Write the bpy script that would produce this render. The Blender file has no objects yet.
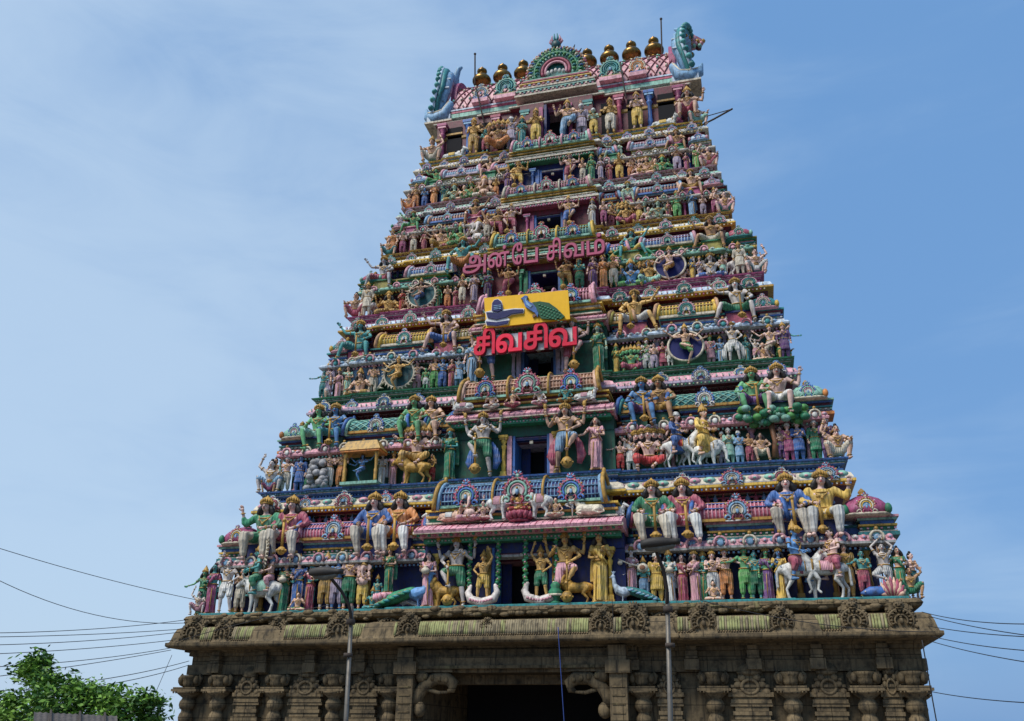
import bpy, math, random
from math import sin, cos, pi, radians, sqrt, atan2
from mathutils import Vector, Matrix, Euler
random.seed(7)
SC = bpy.context.scene
COL = SC.collection

# ------------------------------------------------------------ camera, sky, sun, exposure
EYE = Vector((8.3405, -32.3487, 5.165))
F_PX = 879.9
yaw, pitch, roll = -0.2633, 0.4045, 0.0120
fwd = Vector((sin(yaw)*cos(pitch), cos(yaw)*cos(pitch), sin(pitch)))
rgt = Vector((cos(yaw), -sin(yaw), 0))
upv = rgt.cross(fwd)
R2 = cos(roll)*rgt + sin(roll)*upv
U2 = -sin(roll)*rgt + cos(roll)*upv
cam = bpy.data.cameras.new('camera'); cam_o = bpy.data.objects.new('camera', cam); COL.objects.link(cam_o)
cam.sensor_width = 36; cam.lens = F_PX/1024*36; cam.clip_end = 6000; cam.clip_start = .2
m3 = Matrix((R2, U2, -fwd)).transposed()
cam_o.matrix_world = Matrix.Translation(EYE) @ m3.to_4x4()
SC.camera = cam_o

W = bpy.data.worlds.new('World'); SC.world = W; W.use_nodes = True
nt = W.node_tree; nt.nodes.clear()
N = nt.nodes.new; LK = nt.links.new
wo = N('ShaderNodeOutputWorld'); bg = N('ShaderNodeBackground'); sky = N('ShaderNodeTexSky')
SUN_EL, SUN_AZ = radians(54), radians(212)          # azimuth clockwise from +Y: behind the camera, to the left
sky.sky_type = 'NISHITA'; sky.sun_disc = False; sky.sun_elevation = SUN_EL; sky.sun_rotation = SUN_AZ
sky.air_density = 1.25; sky.dust_density = 1.6; sky.ozone_density = 2.0
tc = N('ShaderNodeTexCoord'); mp = N('ShaderNodeMapping'); mp.inputs['Scale'].default_value = (1.0, 1.0, 2.2)
mp.inputs['Rotation'].default_value = (0.2, 0.1, 0.5)
LK(tc.outputs['Generated'], mp.inputs[0])
n1 = N('ShaderNodeTexNoise'); n1.inputs['Scale'].default_value = 2.0; n1.inputs['Detail'].default_value = 5; n1.inputs['Roughness'].default_value = .5
n1.inputs['Distortion'].default_value = .5
LK(mp.outputs[0], n1.inputs['Vector'])
mpb = N('ShaderNodeMapping'); mpb.inputs['Scale'].default_value = (1.0, 1.6, 4.0); mpb.inputs['Rotation'].default_value = (.5, -.35, .2); LK(tc.outputs['Generated'], mpb.inputs[0])
n2 = N('ShaderNodeTexNoise'); n2.inputs['Scale'].default_value = 3.2; n2.inputs['Detail'].default_value = 9; n2.inputs['Roughness'].default_value = .62; n2.inputs['Distortion'].default_value = .9
LK(mpb.outputs[0], n2.inputs['Vector'])
nm = N('ShaderNodeMath'); nm.operation = 'MULTIPLY_ADD'; nm.inputs[1].default_value = .42; nm.inputs[2].default_value = -.21; LK(n2.outputs['Fac'], nm.inputs[0])
na = N('ShaderNodeMath'); na.operation = 'ADD'; LK(n1.outputs['Fac'], na.inputs[0]); LK(nm.outputs[0], na.inputs[1])
# thin cloud is thicker toward the left of the view (a direction in the sky)
dotn = N('ShaderNodeVectorMath'); dotn.operation = 'DOT_PRODUCT'
ldir = Vector((-0.93, 0.36, 0.0)).normalized(); dotn.inputs[1].default_value = ldir
LK(tc.outputs['Generated'], dotn.inputs[0])
mr = N('ShaderNodeMapRange'); mr.inputs[1].default_value = .18; mr.inputs[2].default_value = 1.0; mr.inputs[3].default_value = -.16; mr.inputs[4].default_value = .60
LK(dotn.outputs['Value'], mr.inputs[0])
ad = N('ShaderNodeMath'); ad.operation = 'ADD'; LK(na.outputs[0], ad.inputs[0]); LK(mr.outputs[0], ad.inputs[1])
rp = N('ShaderNodeValToRGB'); rp.color_ramp.elements[0].position = .30; rp.color_ramp.elements[1].position = .98
rp.color_ramp.elements[0].color = (.05, .05, .05, 1); rp.color_ramp.elements[1].color = (.95, .95, .95, 1)
rp.color_ramp.interpolation = 'EASE'
LK(ad.outputs[0], rp.inputs[0])
mx = N('ShaderNodeMix'); mx.data_type = 'RGBA'
LK(rp.outputs[0], mx.inputs['Factor'])
mx.inputs['A'].default_value = (1.05, 2.45, 4.95, 1); mx.inputs['B'].default_value = (3.7, 4.95, 6.5, 1)
m2 = N('ShaderNodeMix'); m2.data_type = 'RGBA'; m2.inputs['Factor'].default_value = .15
LK(mx.outputs['Result'], m2.inputs['A']); LK(sky.outputs[0], m2.inputs['B'])
LK(m2.outputs['Result'], bg.inputs[0]); bg.inputs[1].default_value = 0.112
LK(bg.outputs[0], wo.inputs[0])

sl = bpy.data.lights.new('sun', 'SUN'); so = bpy.data.objects.new('sun', sl); COL.objects.link(so)
sl.energy = 3.1; sl.angle = radians(24); sl.color = (1, .95, .88)
sd = Vector((sin(SUN_AZ)*cos(SUN_EL), cos(SUN_AZ)*cos(SUN_EL), sin(SUN_EL)))
so.rotation_euler = sd.to_track_quat('Z', 'Y').to_euler(); so.location = (0, -60, 80)
vs = SC.view_settings
vs.view_transform = 'Standard'; vs.look = 'None'; vs.exposure = 0.3; vs.gamma = 1; vs.use_curve_mapping = False
SC.cycles.max_bounces = 5; SC.cycles.diffuse_bounces = 3

# ------------------------------------------------------------ pixel <-> place helpers (used to measure the photograph)
def project(P):
    d = Vector(P)-EYE; w = d.dot(fwd)
    return 512+F_PX*d.dot(R2)/w, 360.5-F_PX*d.dot(U2)/w
def at(px, py, Y):
    d = fwd + R2*((px-512)/F_PX) - U2*((py-360.5)/F_PX)
    return EYE + d*((Y-EYE.y)/d.y)
def solve_x(px, Y, Z):
    a, b = -40., 40.
    for _ in range(40):
        m = (a+b)/2
        if project((m, Y, Z))[0] < px: a = m
        else: b = m
    return a

# ------------------------------------------------------------ materials
MATS = {}
def paint(name, c, rough=.5, grime=.72, scale=4.5, bump=.35, pleat=False, metal=0., spec=.28, grime_col=(.045,.038,.03)):
    if not name.startswith(('sign','leaf','brass')):
        g_ = .3*c[0]+.5*c[1]+.2*c[2]; c = tuple((q*.93+g_*.07)*1.05 for q in c)
    if name in MATS: return MATS[name]
    m = bpy.data.materials.new(name); m.use_nodes = True; t = m.node_tree; b = t.nodes['Principled BSDF']
    n = t.nodes.new; l = t.links.new
    g = n('ShaderNodeTexCoord'); oi = n('ShaderNodeObjectInfo')
    av = n('ShaderNodeVectorMath'); av.operation = 'ADD'; l(g.outputs['Object'], av.inputs[0]); l(oi.outputs['Location'], av.inputs[1])
    a = n('ShaderNodeTexNoise'); a.inputs['Scale'].default_value = scale; a.inputs['Detail'].default_value = 7; a.inputs['Roughness'].default_value = .65
    l(av.outputs[0], a.inputs['Vector'])
    r = n('ShaderNodeValToRGB'); r.color_ramp.elements[0].position = .47; r.color_ramp.elements[1].position = .68
    r.color_ramp.elements[0].color = (0,0,0,1); r.color_ramp.elements[1].color = (grime,)*3+(1,)
    l(a.outputs['Fac'], r.inputs[0])
    # rain streaks: stretched noise
    mp_ = n('ShaderNodeMapping'); mp_.inputs['Scale'].default_value = (9, 9, .7); l(av.outputs[0], mp_.inputs[0])
    s = n('ShaderNodeTexNoise'); s.inputs['Scale'].default_value = 1.1; s.inputs['Detail'].default_value = 4; l(mp_.outputs[0], s.inputs['Vector'])
    r2 = n('ShaderNodeValToRGB'); r2.color_ramp.elements[0].position = .49; r2.color_ramp.elements[1].position = .72
    r2.color_ramp.elements[0].color = (0,0,0,1); r2.color_ramp.elements[1].color = (grime,)*3+(1,)
    l(s.outputs['Fac'], r2.inputs[0])
    mxx = n('ShaderNodeMath'); mxx.operation = 'MAXIMUM'; l(r.outputs[0], mxx.inputs[0]); l(r2.outputs[0], mxx.inputs[1])
    mix = n('ShaderNodeMix'); mix.data_type = 'RGBA'; mix.inputs['A'].default_value = (*c, 1); mix.inputs['B'].default_value = (*grime_col, 1)
    l(mxx.outputs[0], mix.inputs['Factor'])
    if pleat:            # woven borders and painted folds in a paler tint
        wv = n('ShaderNodeTexWave'); wv.inputs['Scale'].default_value = 1.3; wv.inputs['Distortion'].default_value = 6; wv.inputs['Detail'].default_value = 2; wv.bands_direction = 'Z'
        l(g.outputs['Object'], wv.inputs['Vector'])
        rr = n('ShaderNodeValToRGB'); rr.color_ramp.elements[0].position = .62; rr.color_ramp.elements[1].position = .74; l(wv.outputs['Fac'], rr.inputs[0])
        pm = n('ShaderNodeMix'); pm.data_type = 'RGBA'; pm.inputs['A'].default_value = (*c, 1); pm.inputs['B'].default_value = (*[min(.8, q*.45+.30*t_) for q, t_ in zip(c, (1.25, 1.0, .8))], 1)
        sc_ = n('ShaderNodeMath'); sc_.operation = 'MULTIPLY'; sc_.inputs[1].default_value = .22; l(rr.outputs[0], sc_.inputs[0]); l(sc_.outputs[0], pm.inputs['Factor']); l(pm.outputs['Result'], mix.inputs['A'])
    hs = n('ShaderNodeHueSaturation'); l(mix.outputs['Result'], hs.inputs['Color'])
    vr = n('ShaderNodeMapRange'); vr.inputs[3].default_value = .82; vr.inputs[4].default_value = 1.15; l(oi.outputs['Random'], vr.inputs[0]); l(vr.outputs[0], hs.inputs['Value'])
    l(hs.outputs[0], b.inputs['Base Color'])
    b.inputs['Roughness'].default_value = rough; b.inputs['Metallic'].default_value = metal
    b.inputs['Specular IOR Level'].default_value = spec
    bp = n('ShaderNodeBump'); bp.inputs['Strength'].default_value = bump; bp.inputs['Distance'].default_value = .03
    if pleat:
        w = n('ShaderNodeTexWave'); w.inputs['Scale'].default_value = 5.5; w.inputs['Distortion'].default_value = 2.5; w.inputs['Detail'].default_value = 1
        w.bands_direction = 'X'; l(g.outputs['Object'], w.inputs['Vector']); l(w.outputs['Fac'], bp.inputs['Height']); bp.inputs['Strength'].default_value = .8
    else:
        l(a.outputs['Fac'], bp.inputs['Height'])
    l(bp.outputs[0], b.inputs['Normal'])
    MATS[name] = m; return m
P = {}
for k, c in dict(
    white=(.62,.62,.57), cream=(.60,.53,.39), pink=(.66,.32,.37), rose=(.42,.08,.13), magenta=(.36,.07,.17), purple=(.16,.07,.22),
    lilac=(.42,.34,.44), blue=(.05,.15,.42), sky=(.20,.38,.56), navy=(.012,.02,.11), teal=(.03,.24,.24), mint=(.24,.50,.38),
    green=(.03,.23,.11), leaf=(.09,.34,.08), yellow=(.72,.46,.05), gold=(.46,.26,.04), orange=(.66,.24,.05), red=(.50,.03,.03),
    maroon=(.15,.02,.035), brown=(.25,.11,.05), black=(.012,.012,.014), grey=(.38,.38,.38), peach=(.70,.44,.30), tan=(.50,.28,.14),
    skinpink=(.72,.48,.40), skinwhite=(.68,.61,.55), skingreen=(.15,.44,.19), skinblue=(.11,.28,.54), skinteal=(.09,.38,.36),
    skingold=(.70,.42,.12), skinmint=(.33,.48,.35), paleblue=(.46,.57,.67), darkteal=(.015,.10,.11), darkgreen=(.02,.10,.06), olive=(.30,.26,.05)).items():
    P[k] = paint('paint_'+k, c)
for k in ('white','cream','pink','rose','magenta','purple','blue','sky','teal','mint','green','yellow','orange','red','leaf','lilac','gold'):
    MATS.pop('cloth_'+k, None)
    base = [n_ for n_ in (P[k].node_tree.nodes) if n_.bl_idname == 'ShaderNodeMix'][0].inputs['A'].default_value
    P['c_'+k] = paint('cloth_'+k, tuple(base)[:3], pleat=True, grime=.5)
P['c_ivory'] = paint('cloth_ivory', (.50,.45,.36), pleat=True, grime=.6)
P['stone_tan'] = paint('stone_tan', (.25,.205,.12), rough=.85, grime=.8, scale=3, bump=.5, spec=.15)
P['brass'] = paint('brass', (.26,.145,.035), rough=.33, grime=.9, metal=.85, bump=.05, scale=5)
P['stone'] = paint('stone', (.155,.118,.072), rough=.85, grime=.95, scale=2.6, bump=.9, spec=.2, grime_col=(.035,.03,.022))
P['stone_lichen'] = paint('stone_lichen', (.27,.28,.11), rough=.85, grime=.9, scale=2.4, bump=.5, spec=.2, grime_col=(.09,.06,.035))
P['stone_moss'] = paint('stone_moss', (.11,.095,.05), rough=.9, grime=.9, scale=3.2, bump=.8, spec=.1, grime_col=(.025,.022,.015))
for k_ in ('stone', 'stone_moss'):                   # block joints and paler worn patches
    t = P[k_].node_tree; n = t.nodes.new; l = t.links.new
    mixn = [q for q in t.nodes if q.bl_idname == 'ShaderNodeMix'][0]; g = [q for q in t.nodes if q.bl_idname == 'ShaderNodeTexCoord'][0]
    sx = n('ShaderNodeSeparateXYZ'); l(g.outputs['Object'], sx.inputs[0]); cx = n('ShaderNodeCombineXYZ'); l(sx.outputs['X'], cx.inputs['X']); l(sx.outputs['Z'], cx.inputs['Y'])
    br = n('ShaderNodeTexBrick'); br.inputs['Scale'].default_value = 1; br.inputs['Brick Width'].default_value = 1.9; br.inputs['Row Height'].default_value = .52; br.inputs['Mortar Size'].default_value = .014
    br.inputs['Color1'].default_value = (.15,.112,.062,1); br.inputs['Color2'].default_value = (.21,.155,.085,1); br.inputs['Mortar'].default_value = (.06,.045,.025,1); l(cx.outputs[0], br.inputs['Vector'])
    pn = n('ShaderNodeTexNoise'); pn.inputs['Scale'].default_value = .9; pn.inputs['Detail'].default_value = 8; pn.inputs['Roughness'].default_value = .7; l(g.outputs['Object'], pn.inputs['Vector'])
    pr = n('ShaderNodeValToRGB'); pr.color_ramp.elements[0].position = .55; pr.color_ramp.elements[1].position = .72; l(pn.outputs['Fac'], pr.inputs[0])
    pm = n('ShaderNodeMix'); pm.data_type = 'RGBA'; l(pr.outputs[0], pm.inputs['Factor']); l(br.outputs['Color'], pm.inputs['A']); pm.inputs['B'].default_value = (.29,.21,.11,1) if k_ == 'stone' else (.20,.20,.08,1)
    l(pm.outputs['Result'], mixn.inputs['A'])
P['signblue'] = paint('sign_blue', (.006,.010,.095), grime=.1)
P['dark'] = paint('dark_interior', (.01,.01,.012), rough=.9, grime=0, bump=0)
P['steel'] = paint('galvanised_steel', (.15,.135,.11), rough=.5, grime=.5, metal=.4, scale=6, bump=.05)
P['rust'] = paint('rusty_iron', (.06,.045,.035), rough=.8, grime=.6, scale=8)
P['cable'] = paint('black_cable', (.02,.02,.022), rough=.6, grime=0, bump=0)

# ------------------------------------------------------------ mesh builder
class MB:
    def __init__(s): s.v = []; s.f = []; s.m = []; s.s = []; s.mats = []
    def mi(s, mat):
        if isinstance(mat, str): mat = P[mat]
        if mat not in s.mats: s.mats.append(mat)
        return s.mats.index(mat)
    def add(s, vs, fs, mat, smooth=False):
        i = s.mi(mat); o = len(s.v); s.v += [tuple(v) for v in vs]
        for f in fs: s.f.append([o+a for a in f]); s.m.append(i); s.s.append(smooth)
    def box(s, c, d, mat, bev=0):
        x, y, z = c; a, b, e = d[0]/2, d[1]/2, d[2]/2
        vs = [(x+i*a, y+j*b, z+k*e) for k in (-1,1) for i, j in ((-1,-1),(1,-1),(1,1),(-1,1))]
        s.add(vs, [(3,2,1,0),(4,5,6,7),(0,1,5,4),(1,2,6,5),(2,3,7,6),(3,0,4,7)], mat)
    def lathe(s, c, prof, mat, seg=12, sx=1, sy=1, rib=0, nrib=0, a0=0, sq=0):
        vs = []; fs = []; n = len(prof)
        for j, (r, z) in enumerate(prof):
            for i in range(seg):
                a = a0+2*pi*i/seg; q = 1+(rib*(cos(nrib*a)) if nrib else 0)
                if sq:
                    ca, sa = cos(a), sin(a); q *= (abs(ca)**sq+abs(sa)**sq)**(-1/sq)
                vs.append((c[0]+r*q*cos(a)*sx, c[1]+r*q*sin(a)*sy, c[2]+z))
        for j in range(n-1):
            for i in range(seg):
                k = (i+1) % seg; fs.append((j*seg+i, j*seg+k, (j+1)*seg+k, (j+1)*seg+i))
        if prof[0][0] > 1e-4: fs.append(tuple(range(seg-1, -1, -1)))
        if prof[-1][0] > 1e-4: fs.append(tuple((n-1)*seg+i for i in range(seg)))
        s.add(vs, fs, mat, True)
    def ball(s, c, r, mat, seg=10, ring=6):
        if not hasattr(r, '__len__'): r = (r, r, r)
        vs = [(c[0], c[1], c[2]-r[2])]; fs = []
        for j in range(1, ring):
            t = pi*j/ring
            for i in range(seg):
                a = 2*pi*i/seg; vs.append((c[0]+r[0]*sin(t)*cos(a), c[1]+r[1]*sin(t)*sin(a), c[2]-r[2]*cos(t)))
        vs.append((c[0], c[1], c[2]+r[2])); L = len(vs)-1
        for i in range(seg):
            k = (i+1) % seg
            fs.append((0, 1+k, 1+i)); fs.append((L, L-seg+i, L-seg+k))
            for j in range(ring-2): fs.append((1+j*seg+i, 1+j*seg+k, 1+(j+1)*seg+k, 1+(j+1)*seg+i))
        s.add(vs, fs, mat, True)
    def tube(s, pts, rad, mat, seg=8, closed=False, round_=False, flat=1.0):
        pts = [Vector(p) for p in pts]; n = len(pts)
        if not hasattr(rad, '__len__'): rad = [rad]*n
        rad = list(rad)
        if round_ and not closed:
            d0 = (pts[0]-pts[1]).normalized(); d1 = (pts[-1]-pts[-2]).normalized()
            pts = [pts[0]+d0*rad[0]*.95, pts[0]+d0*rad[0]*.6]+pts+[pts[-1]+d1*rad[-1]*.6, pts[-1]+d1*rad[-1]*.95]
            rad = [rad[0]*.3, rad[0]*.8]+rad+[rad[-1]*.8, rad[-1]*.3]; n = len(pts)
        vs = []; fs = []; pu = None
        for j in range(n):
            if closed: d = pts[(j+1) % n]-pts[j-1]
            else: d = pts[min(j+1, n-1)]-pts[max(j-1, 0)]
            if d.length < 1e-9: d = Vector((0,0,1))
            d.normalize()
            if pu is None:
                pu = Vector((0,1,0)) if abs(d.y) < .9 else Vector((1,0,0))
            u = (pu-d*pu.dot(d)); 
            if u.length < 1e-6: u = d.orthogonal()
            u.normalize(); pu = u; w = d.cross(u)
            for i in range(seg):
                a = 2*pi*i/seg; vs.append(pts[j]+(u*cos(a)*flat+w*sin(a))*rad[j])
        for j in range(n if closed else n-1):
            for i in range(seg):
                k = (i+1) % seg; q = (j+1) % n
                fs.append((j*seg+i, j*seg+k, q*seg+k, q*seg+i))
        if not closed: fs.append(tuple(range(seg-1,-1,-1))); fs.append(tuple((n-1)*seg+i for i in range(seg)))
        s.add(vs, fs, mat, True)
    def loft(s, rings, mat, seg=14):      # rings: (centre, rx, ry)
        vs = []; fs = []; n = len(rings)
        for c, rx, ry in rings:
            for i in range(seg):
                a = 2*pi*i/seg; vs.append((c[0]+rx*cos(a), c[1]+ry*sin(a), c[2]))
        for j in range(n-1):
            for i in range(seg):
                k = (i+1) % seg; fs.append((j*seg+i, j*seg+k, (j+1)*seg+k, (j+1)*seg+i))
        fs.append(tuple(range(seg-1,-1,-1))); fs.append(tuple((n-1)*seg+i for i in range(seg)))
        s.add(vs, fs, mat, True)
    def prism(s, plan, prof, mat):        # plan: rectilinear outline, counter-clockwise from above; prof: (out, z, material?)
        n = len(plan); nr = []
        for i in range(n):
            a = plan[i]; b = plan[(i+1) % n]; dx, dy = b[0]-a[0], b[1]-a[1]; L = sqrt(dx*dx+dy*dy)
            nr.append((dy/L, -dx/L))
        def off(d):
            return [(plan[i][0]+d*(nr[i][0]+nr[i-1][0]), plan[i][1]+d*(nr[i][1]+nr[i-1][1])) for i in range(n)]
        rings = [[(x, y, q[1]) for x, y in off(q[0])] for q in prof]
        for j in range(len(prof)-1):
            mt = prof[j+1][2] if len(prof[j+1]) > 2 else mat
            vs = rings[j]+rings[j+1]
            s.add(vs, [(i, (i+1) % n, n+(i+1) % n, n+i) for i in range(n)], mt)
        s.add(rings[0], [tuple(range(n-1,-1,-1))], mat); s.add(rings[-1], [tuple(range(n))], mat)
    def extrude_x(s, prof, x0, x1, mat):  # prof: closed (y,z) list
        n = len(prof); vs = [(x0, y, z) for y, z in prof]+[(x1, y, z) for y, z in prof]
        s.add(vs, [(i, (i+1) % n, n+(i+1) % n, n+i) for i in range(n)]+[tuple(range(n-1,-1,-1)), tuple(range(n, 2*n))], mat)
    def mesh(s, name):
        me = bpy.data.meshes.new(name); me.from_pydata(s.v, [], s.f)
        for m in s.mats: me.materials.append(m)
        me.polygons.foreach_set('material_index', s.m); me.polygons.foreach_set('use_smooth', s.s)
        me.update(); return me
    def build(s, name, parent=None, loc=None):
        o = bpy.data.objects.new(name, s.mesh(name)); COL.objects.link(o)
        if loc is not None: o.location = loc
        if parent is not None: o.parent = parent
        return o

def inst(name, me, parent=None, loc=(0,0,0), rot=(0,0,0), sc=(1,1,1), mats=None):
    o = bpy.data.objects.new(name, me); COL.objects.link(o); o.location = loc; o.rotation_euler = rot
    o.scale = sc if hasattr(sc, '__len__') else (sc,)*3
    if parent is not None: o.parent = parent
    if mats:
        for i, m in enumerate(mats):
            if m is None or i >= len(o.material_slots): continue
            o.material_slots[i].link = 'OBJECT'; o.material_slots[i].material = P[m] if isinstance(m, str) else m
    return o
def tag(o, label=None, cat=None, group=None, kind=None):
    if label: o['label'] = label
    if cat: o['category'] = cat
    if group: o['group'] = group
    if kind: o['kind'] = kind
    return o
def empty(name, loc=(0,0,0), rz=0):
    o = bpy.data.objects.new(name, None); COL.objects.link(o); o.location = loc; o.rotation_euler = (0,0,rz); o.empty_display_size = .3; return o
def voxel(mb, vs, smooth=3, name='m'):
    me = mb.mesh(name); o = bpy.data.objects.new('tmp', me); COL.objects.link(o)
    r = o.modifiers.new('r', 'REMESH'); r.mode = 'VOXEL'; r.voxel_size = vs; r.use_smooth_shade = True
    if smooth: q = o.modifiers.new('s', 'SMOOTH'); q.iterations = smooth; q.factor = .5
    dg = bpy.context.evaluated_depsgraph_get(); dg.update()
    out = bpy.data.meshes.new_from_object(o.evaluated_get(dg)); out.name = name
    bpy.data.objects.remove(o); bpy.data.meshes.remove(me)
    out.materials.clear(); out.materials.append(mb.mats[0])
    for p in out.polygons: p.use_smooth = True; p.material_index = 0
    return out
def join_mesh(me, mb):                       # append builder geometry to a remeshed mesh (same single material)
    v = [tuple(a.co) for a in me.vertices]; f = [tuple(p.vertices) for p in me.polygons]; o = len(v)
    n = bpy.data.meshes.new(me.name); n.from_pydata(v+mb.v, [], f+[[o+i for i in q] for q in mb.f])
    for m in me.materials: n.materials.append(m)
    for p in n.polygons: p.use_smooth = True
    return n
# ------------------------------------------------------------ the gate tower
Z0S = [9.627, 14.970, 19.780, 24.572, 28.646, 32.071, 35.752, 39.085]
WS = [13.800, 12.322, 10.942, 10.203, 9.100, 8.554, 8.077, 7.692]
YS = [.2768*(z-9.627) for z in Z0S]
YC = 10.95

tower = empty('gate_tower', (0, YC, 0))
tag(tower, 'tall tapering temple gate tower of painted storeys on a stone base', 'tower')
class Sub:                                   # parts are built in world space, then hang on the tower
    pass
def part(o, parent):
    o.parent = parent
    o.matrix_parent_inverse = Matrix.Translation(-world_loc(parent))
    return o
def world_loc(o):
    v = Vector((0,0,0))
    while o is not None:
        v += o.location + (o.matrix_parent_inverse.translation if o.parent else Vector((0,0,0))); o = o.parent
    return v

def plan(hw, yf, bays=(), notch=None):
    """rectilinear outline; bays: list of (x0,x1,projection) along the front; notch: (half width, depth)"""
    yb = 2*YC-yf
    pts = [(-hw, yf)]
    ev = []
    for a, b, p in bays: ev.append((a, b, p))
    if notch: ev.append((-notch[0], notch[0], -notch[1]))
    ev.sort()
    # nested notch inside the centre bay
    out = [(-hw, yf)]; 
    for a, b, p in ev:
        if notch and a <= -notch[0] and b >= notch[0] and (a, b) != (-notch[0], notch[0]):
            if a > -hw+1e-3: out += [(a, yf), (a, yf-p)]
            else: out[-1] = (a, yf-p)
            out += [(-notch[0], yf-p), (-notch[0], yf-p+notch[1]), (notch[0], yf-p+notch[1]), (notch[0], yf-p), (b, yf-p), (b, yf)]
        elif (a, b) == (notch and -notch[0], notch and notch[0]):
            if any(q[0] <= a and q[1] >= b and q[2] > 0 for q in bays): continue
            out += [(a, yf), (a, yf-p), (b, yf-p), (b, yf)]
        else:
            out += [(a, yf), (a, yf-p), (b, yf-p), (b, yf)]
    out += [(hw, yf), (hw, yb), (-hw, yb)]
    r = []
    for q in out:
        if not r or (abs(q[0]-r[-1][0]) > 1e-6 or abs(q[1]-r[-1][1]) > 1e-6): r.append(q)
    return r

def dentils(mb, x0, x1, y, z, w, d, h, gap, mat, hat=None):
    n = max(1, int((x1-x0)/gap)); g = (x1-x0)/n
    for i in range(n):
        m = mat if not hat or i % 2 == 0 else hat
        mb.box((x0+g*(i+.5), y, z), (w, d, h), m)

# arch ornament (horseshoe with scrolled feet, a dark inner arch with beads, leafy crest); unit width 1, faces -Y, origin at its foot
def arch_mesh(name, fine=True):
    mb = MB(); seg = 7 if fine else 5; ns = 20 if fine else 13
    A = [(-.62+(pi+1.24)*i/(ns-1)) for i in range(ns)]
    def arc(r, rad, mat, y, cz=.40, q=1.0):
        mb.tube([(r*cos(a), y, cz+r*q*sin(a)) for a in A], rad, mat, seg=seg)
    vs = [(0, 0, .36)]+[(.40*cos(-.7+(pi+1.4)*i/20), .0, .40+.40*sin(-.7+(pi+1.4)*i/20)) for i in range(21)]
    mb.add(vs, [(0, i+1, i) for i in range(1, 21)], P['white'])
    mb.add([(x*.52, -.03, .38+(z-.38)*.52) for x, y, z in vs], [(0, i+1, i) for i in range(1, 21)], P['navy'])
    arc(.40, .045, P['pink'], 0); arc(.285, .040, P['mint'], -.035); arc(.20, .022, P['white'], -.05)
    n2 = 13 if fine else 9                   # separate curled leaves round the arch instead of a plain ring
    for i in range(n2):
        a = -.4+(pi+.8)*i/(n2-1); t = Vector((cos(a), 0, sin(a)))
        c = Vector((0, -.02, .40))+t*.345; s_ = Vector((-sin(a), 0, cos(a)))*(.05 if a < pi/2 else -.05)
        mb.tube([c-s_*.8, c+t*.05, c+s_+t*.02], [.03, .028, .012], P['white' if i % 2 else 'mint'], seg=5)
        if fine: mb.ball((.465*cos(a), 0, .40+.455*sin(a)), (.042, .03, .042), P['gold' if i % 3 == 0 else 'pink'], 6, 4)
    mb.ball((0, -.07, .36), (.06, .05, .10), P['sky'], 7, 5); mb.ball((0, -.08, .48), .04, P['gold'], 6, 4)
    for sx in (-1, 1):
        pts = [(sx*(.33+.125*cos(t)*(1-t/8)), -.03, .12+.12*sin(t)*(1-t/8)) for t in [-.2+i*.6 for i in range(11)]]
        mb.tube(pts, [.045-.0025*i for i in range(11)], P['mint'], seg=6)
        mb.tube([(sx*.12, -.05, .02), (sx*.20, -.06, .12), (sx*.15, -.06, .22), (sx*.08, -.05, .18)], [.035,.035,.03,.015], P['pink'], seg=6)
    mb.tube([(-.45, 0, .02), (.45, 0, .02)], .03, P['white'], seg=6)
    mb.ball((0, 0, .87), (.085, .06, .075), P['mint'], 8, 6)
    mb.ball((-.045, -.05, .89), .02, P['white'], 5, 4); mb.ball((.045, -.05, .89), .02, P['white'], 5, 4)
    for k, a in enumerate((-1.35, -.8, -.3, .3, .8, 1.35)):
        b0 = Vector((sin(a)*.07, 0, .89+cos(a)*.06)); b1 = Vector((sin(a)*.17, -.01, .91+cos(a)*.15))
        mb.tube([b0, (b0+b1)/2, b1], [.035, .04, .012], P['pink' if k % 2 else 'sky'], seg=5)
    return mb.mesh(name)
ARCH = arch_mesh('arch_ornament'); ARCH_S = arch_mesh('arch_ornament_small', False)
# slots: white pink mint sky gold
def arch(parent, X, Y, Z, w, cols=None, small=False, hs=1.0, name='arch_ornament'):
    o = inst(name, ARCH_S if small else ARCH, None, (X, Y, Z), (0,0,0), (w, w*.9, w*hs), cols)
    return part(o, parent)

def petals(mb, x0, x1, yt, zt, yb, zb, n, mats):
    """row of domed scales lying on a sloping fascia"""
    g = (x1-x0)/n
    for i in range(n):
        cx = x0+g*(i+.5)
        mb.ball((cx, (yt+yb)/2-.01, (zt+zb)/2), (g*.44, abs(yt-yb)*.5+.02, (zt-zb)*.46), mats[i % len(mats)], 8, 6)
        mb.ball((cx, (yt+yb)/2-.07, (zt+zb)/2-.02), (g*.16, abs(yt-yb)*.5+.02, (zt-zb)*.2), mats[(i+1) % len(mats)], 6, 4)

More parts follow.
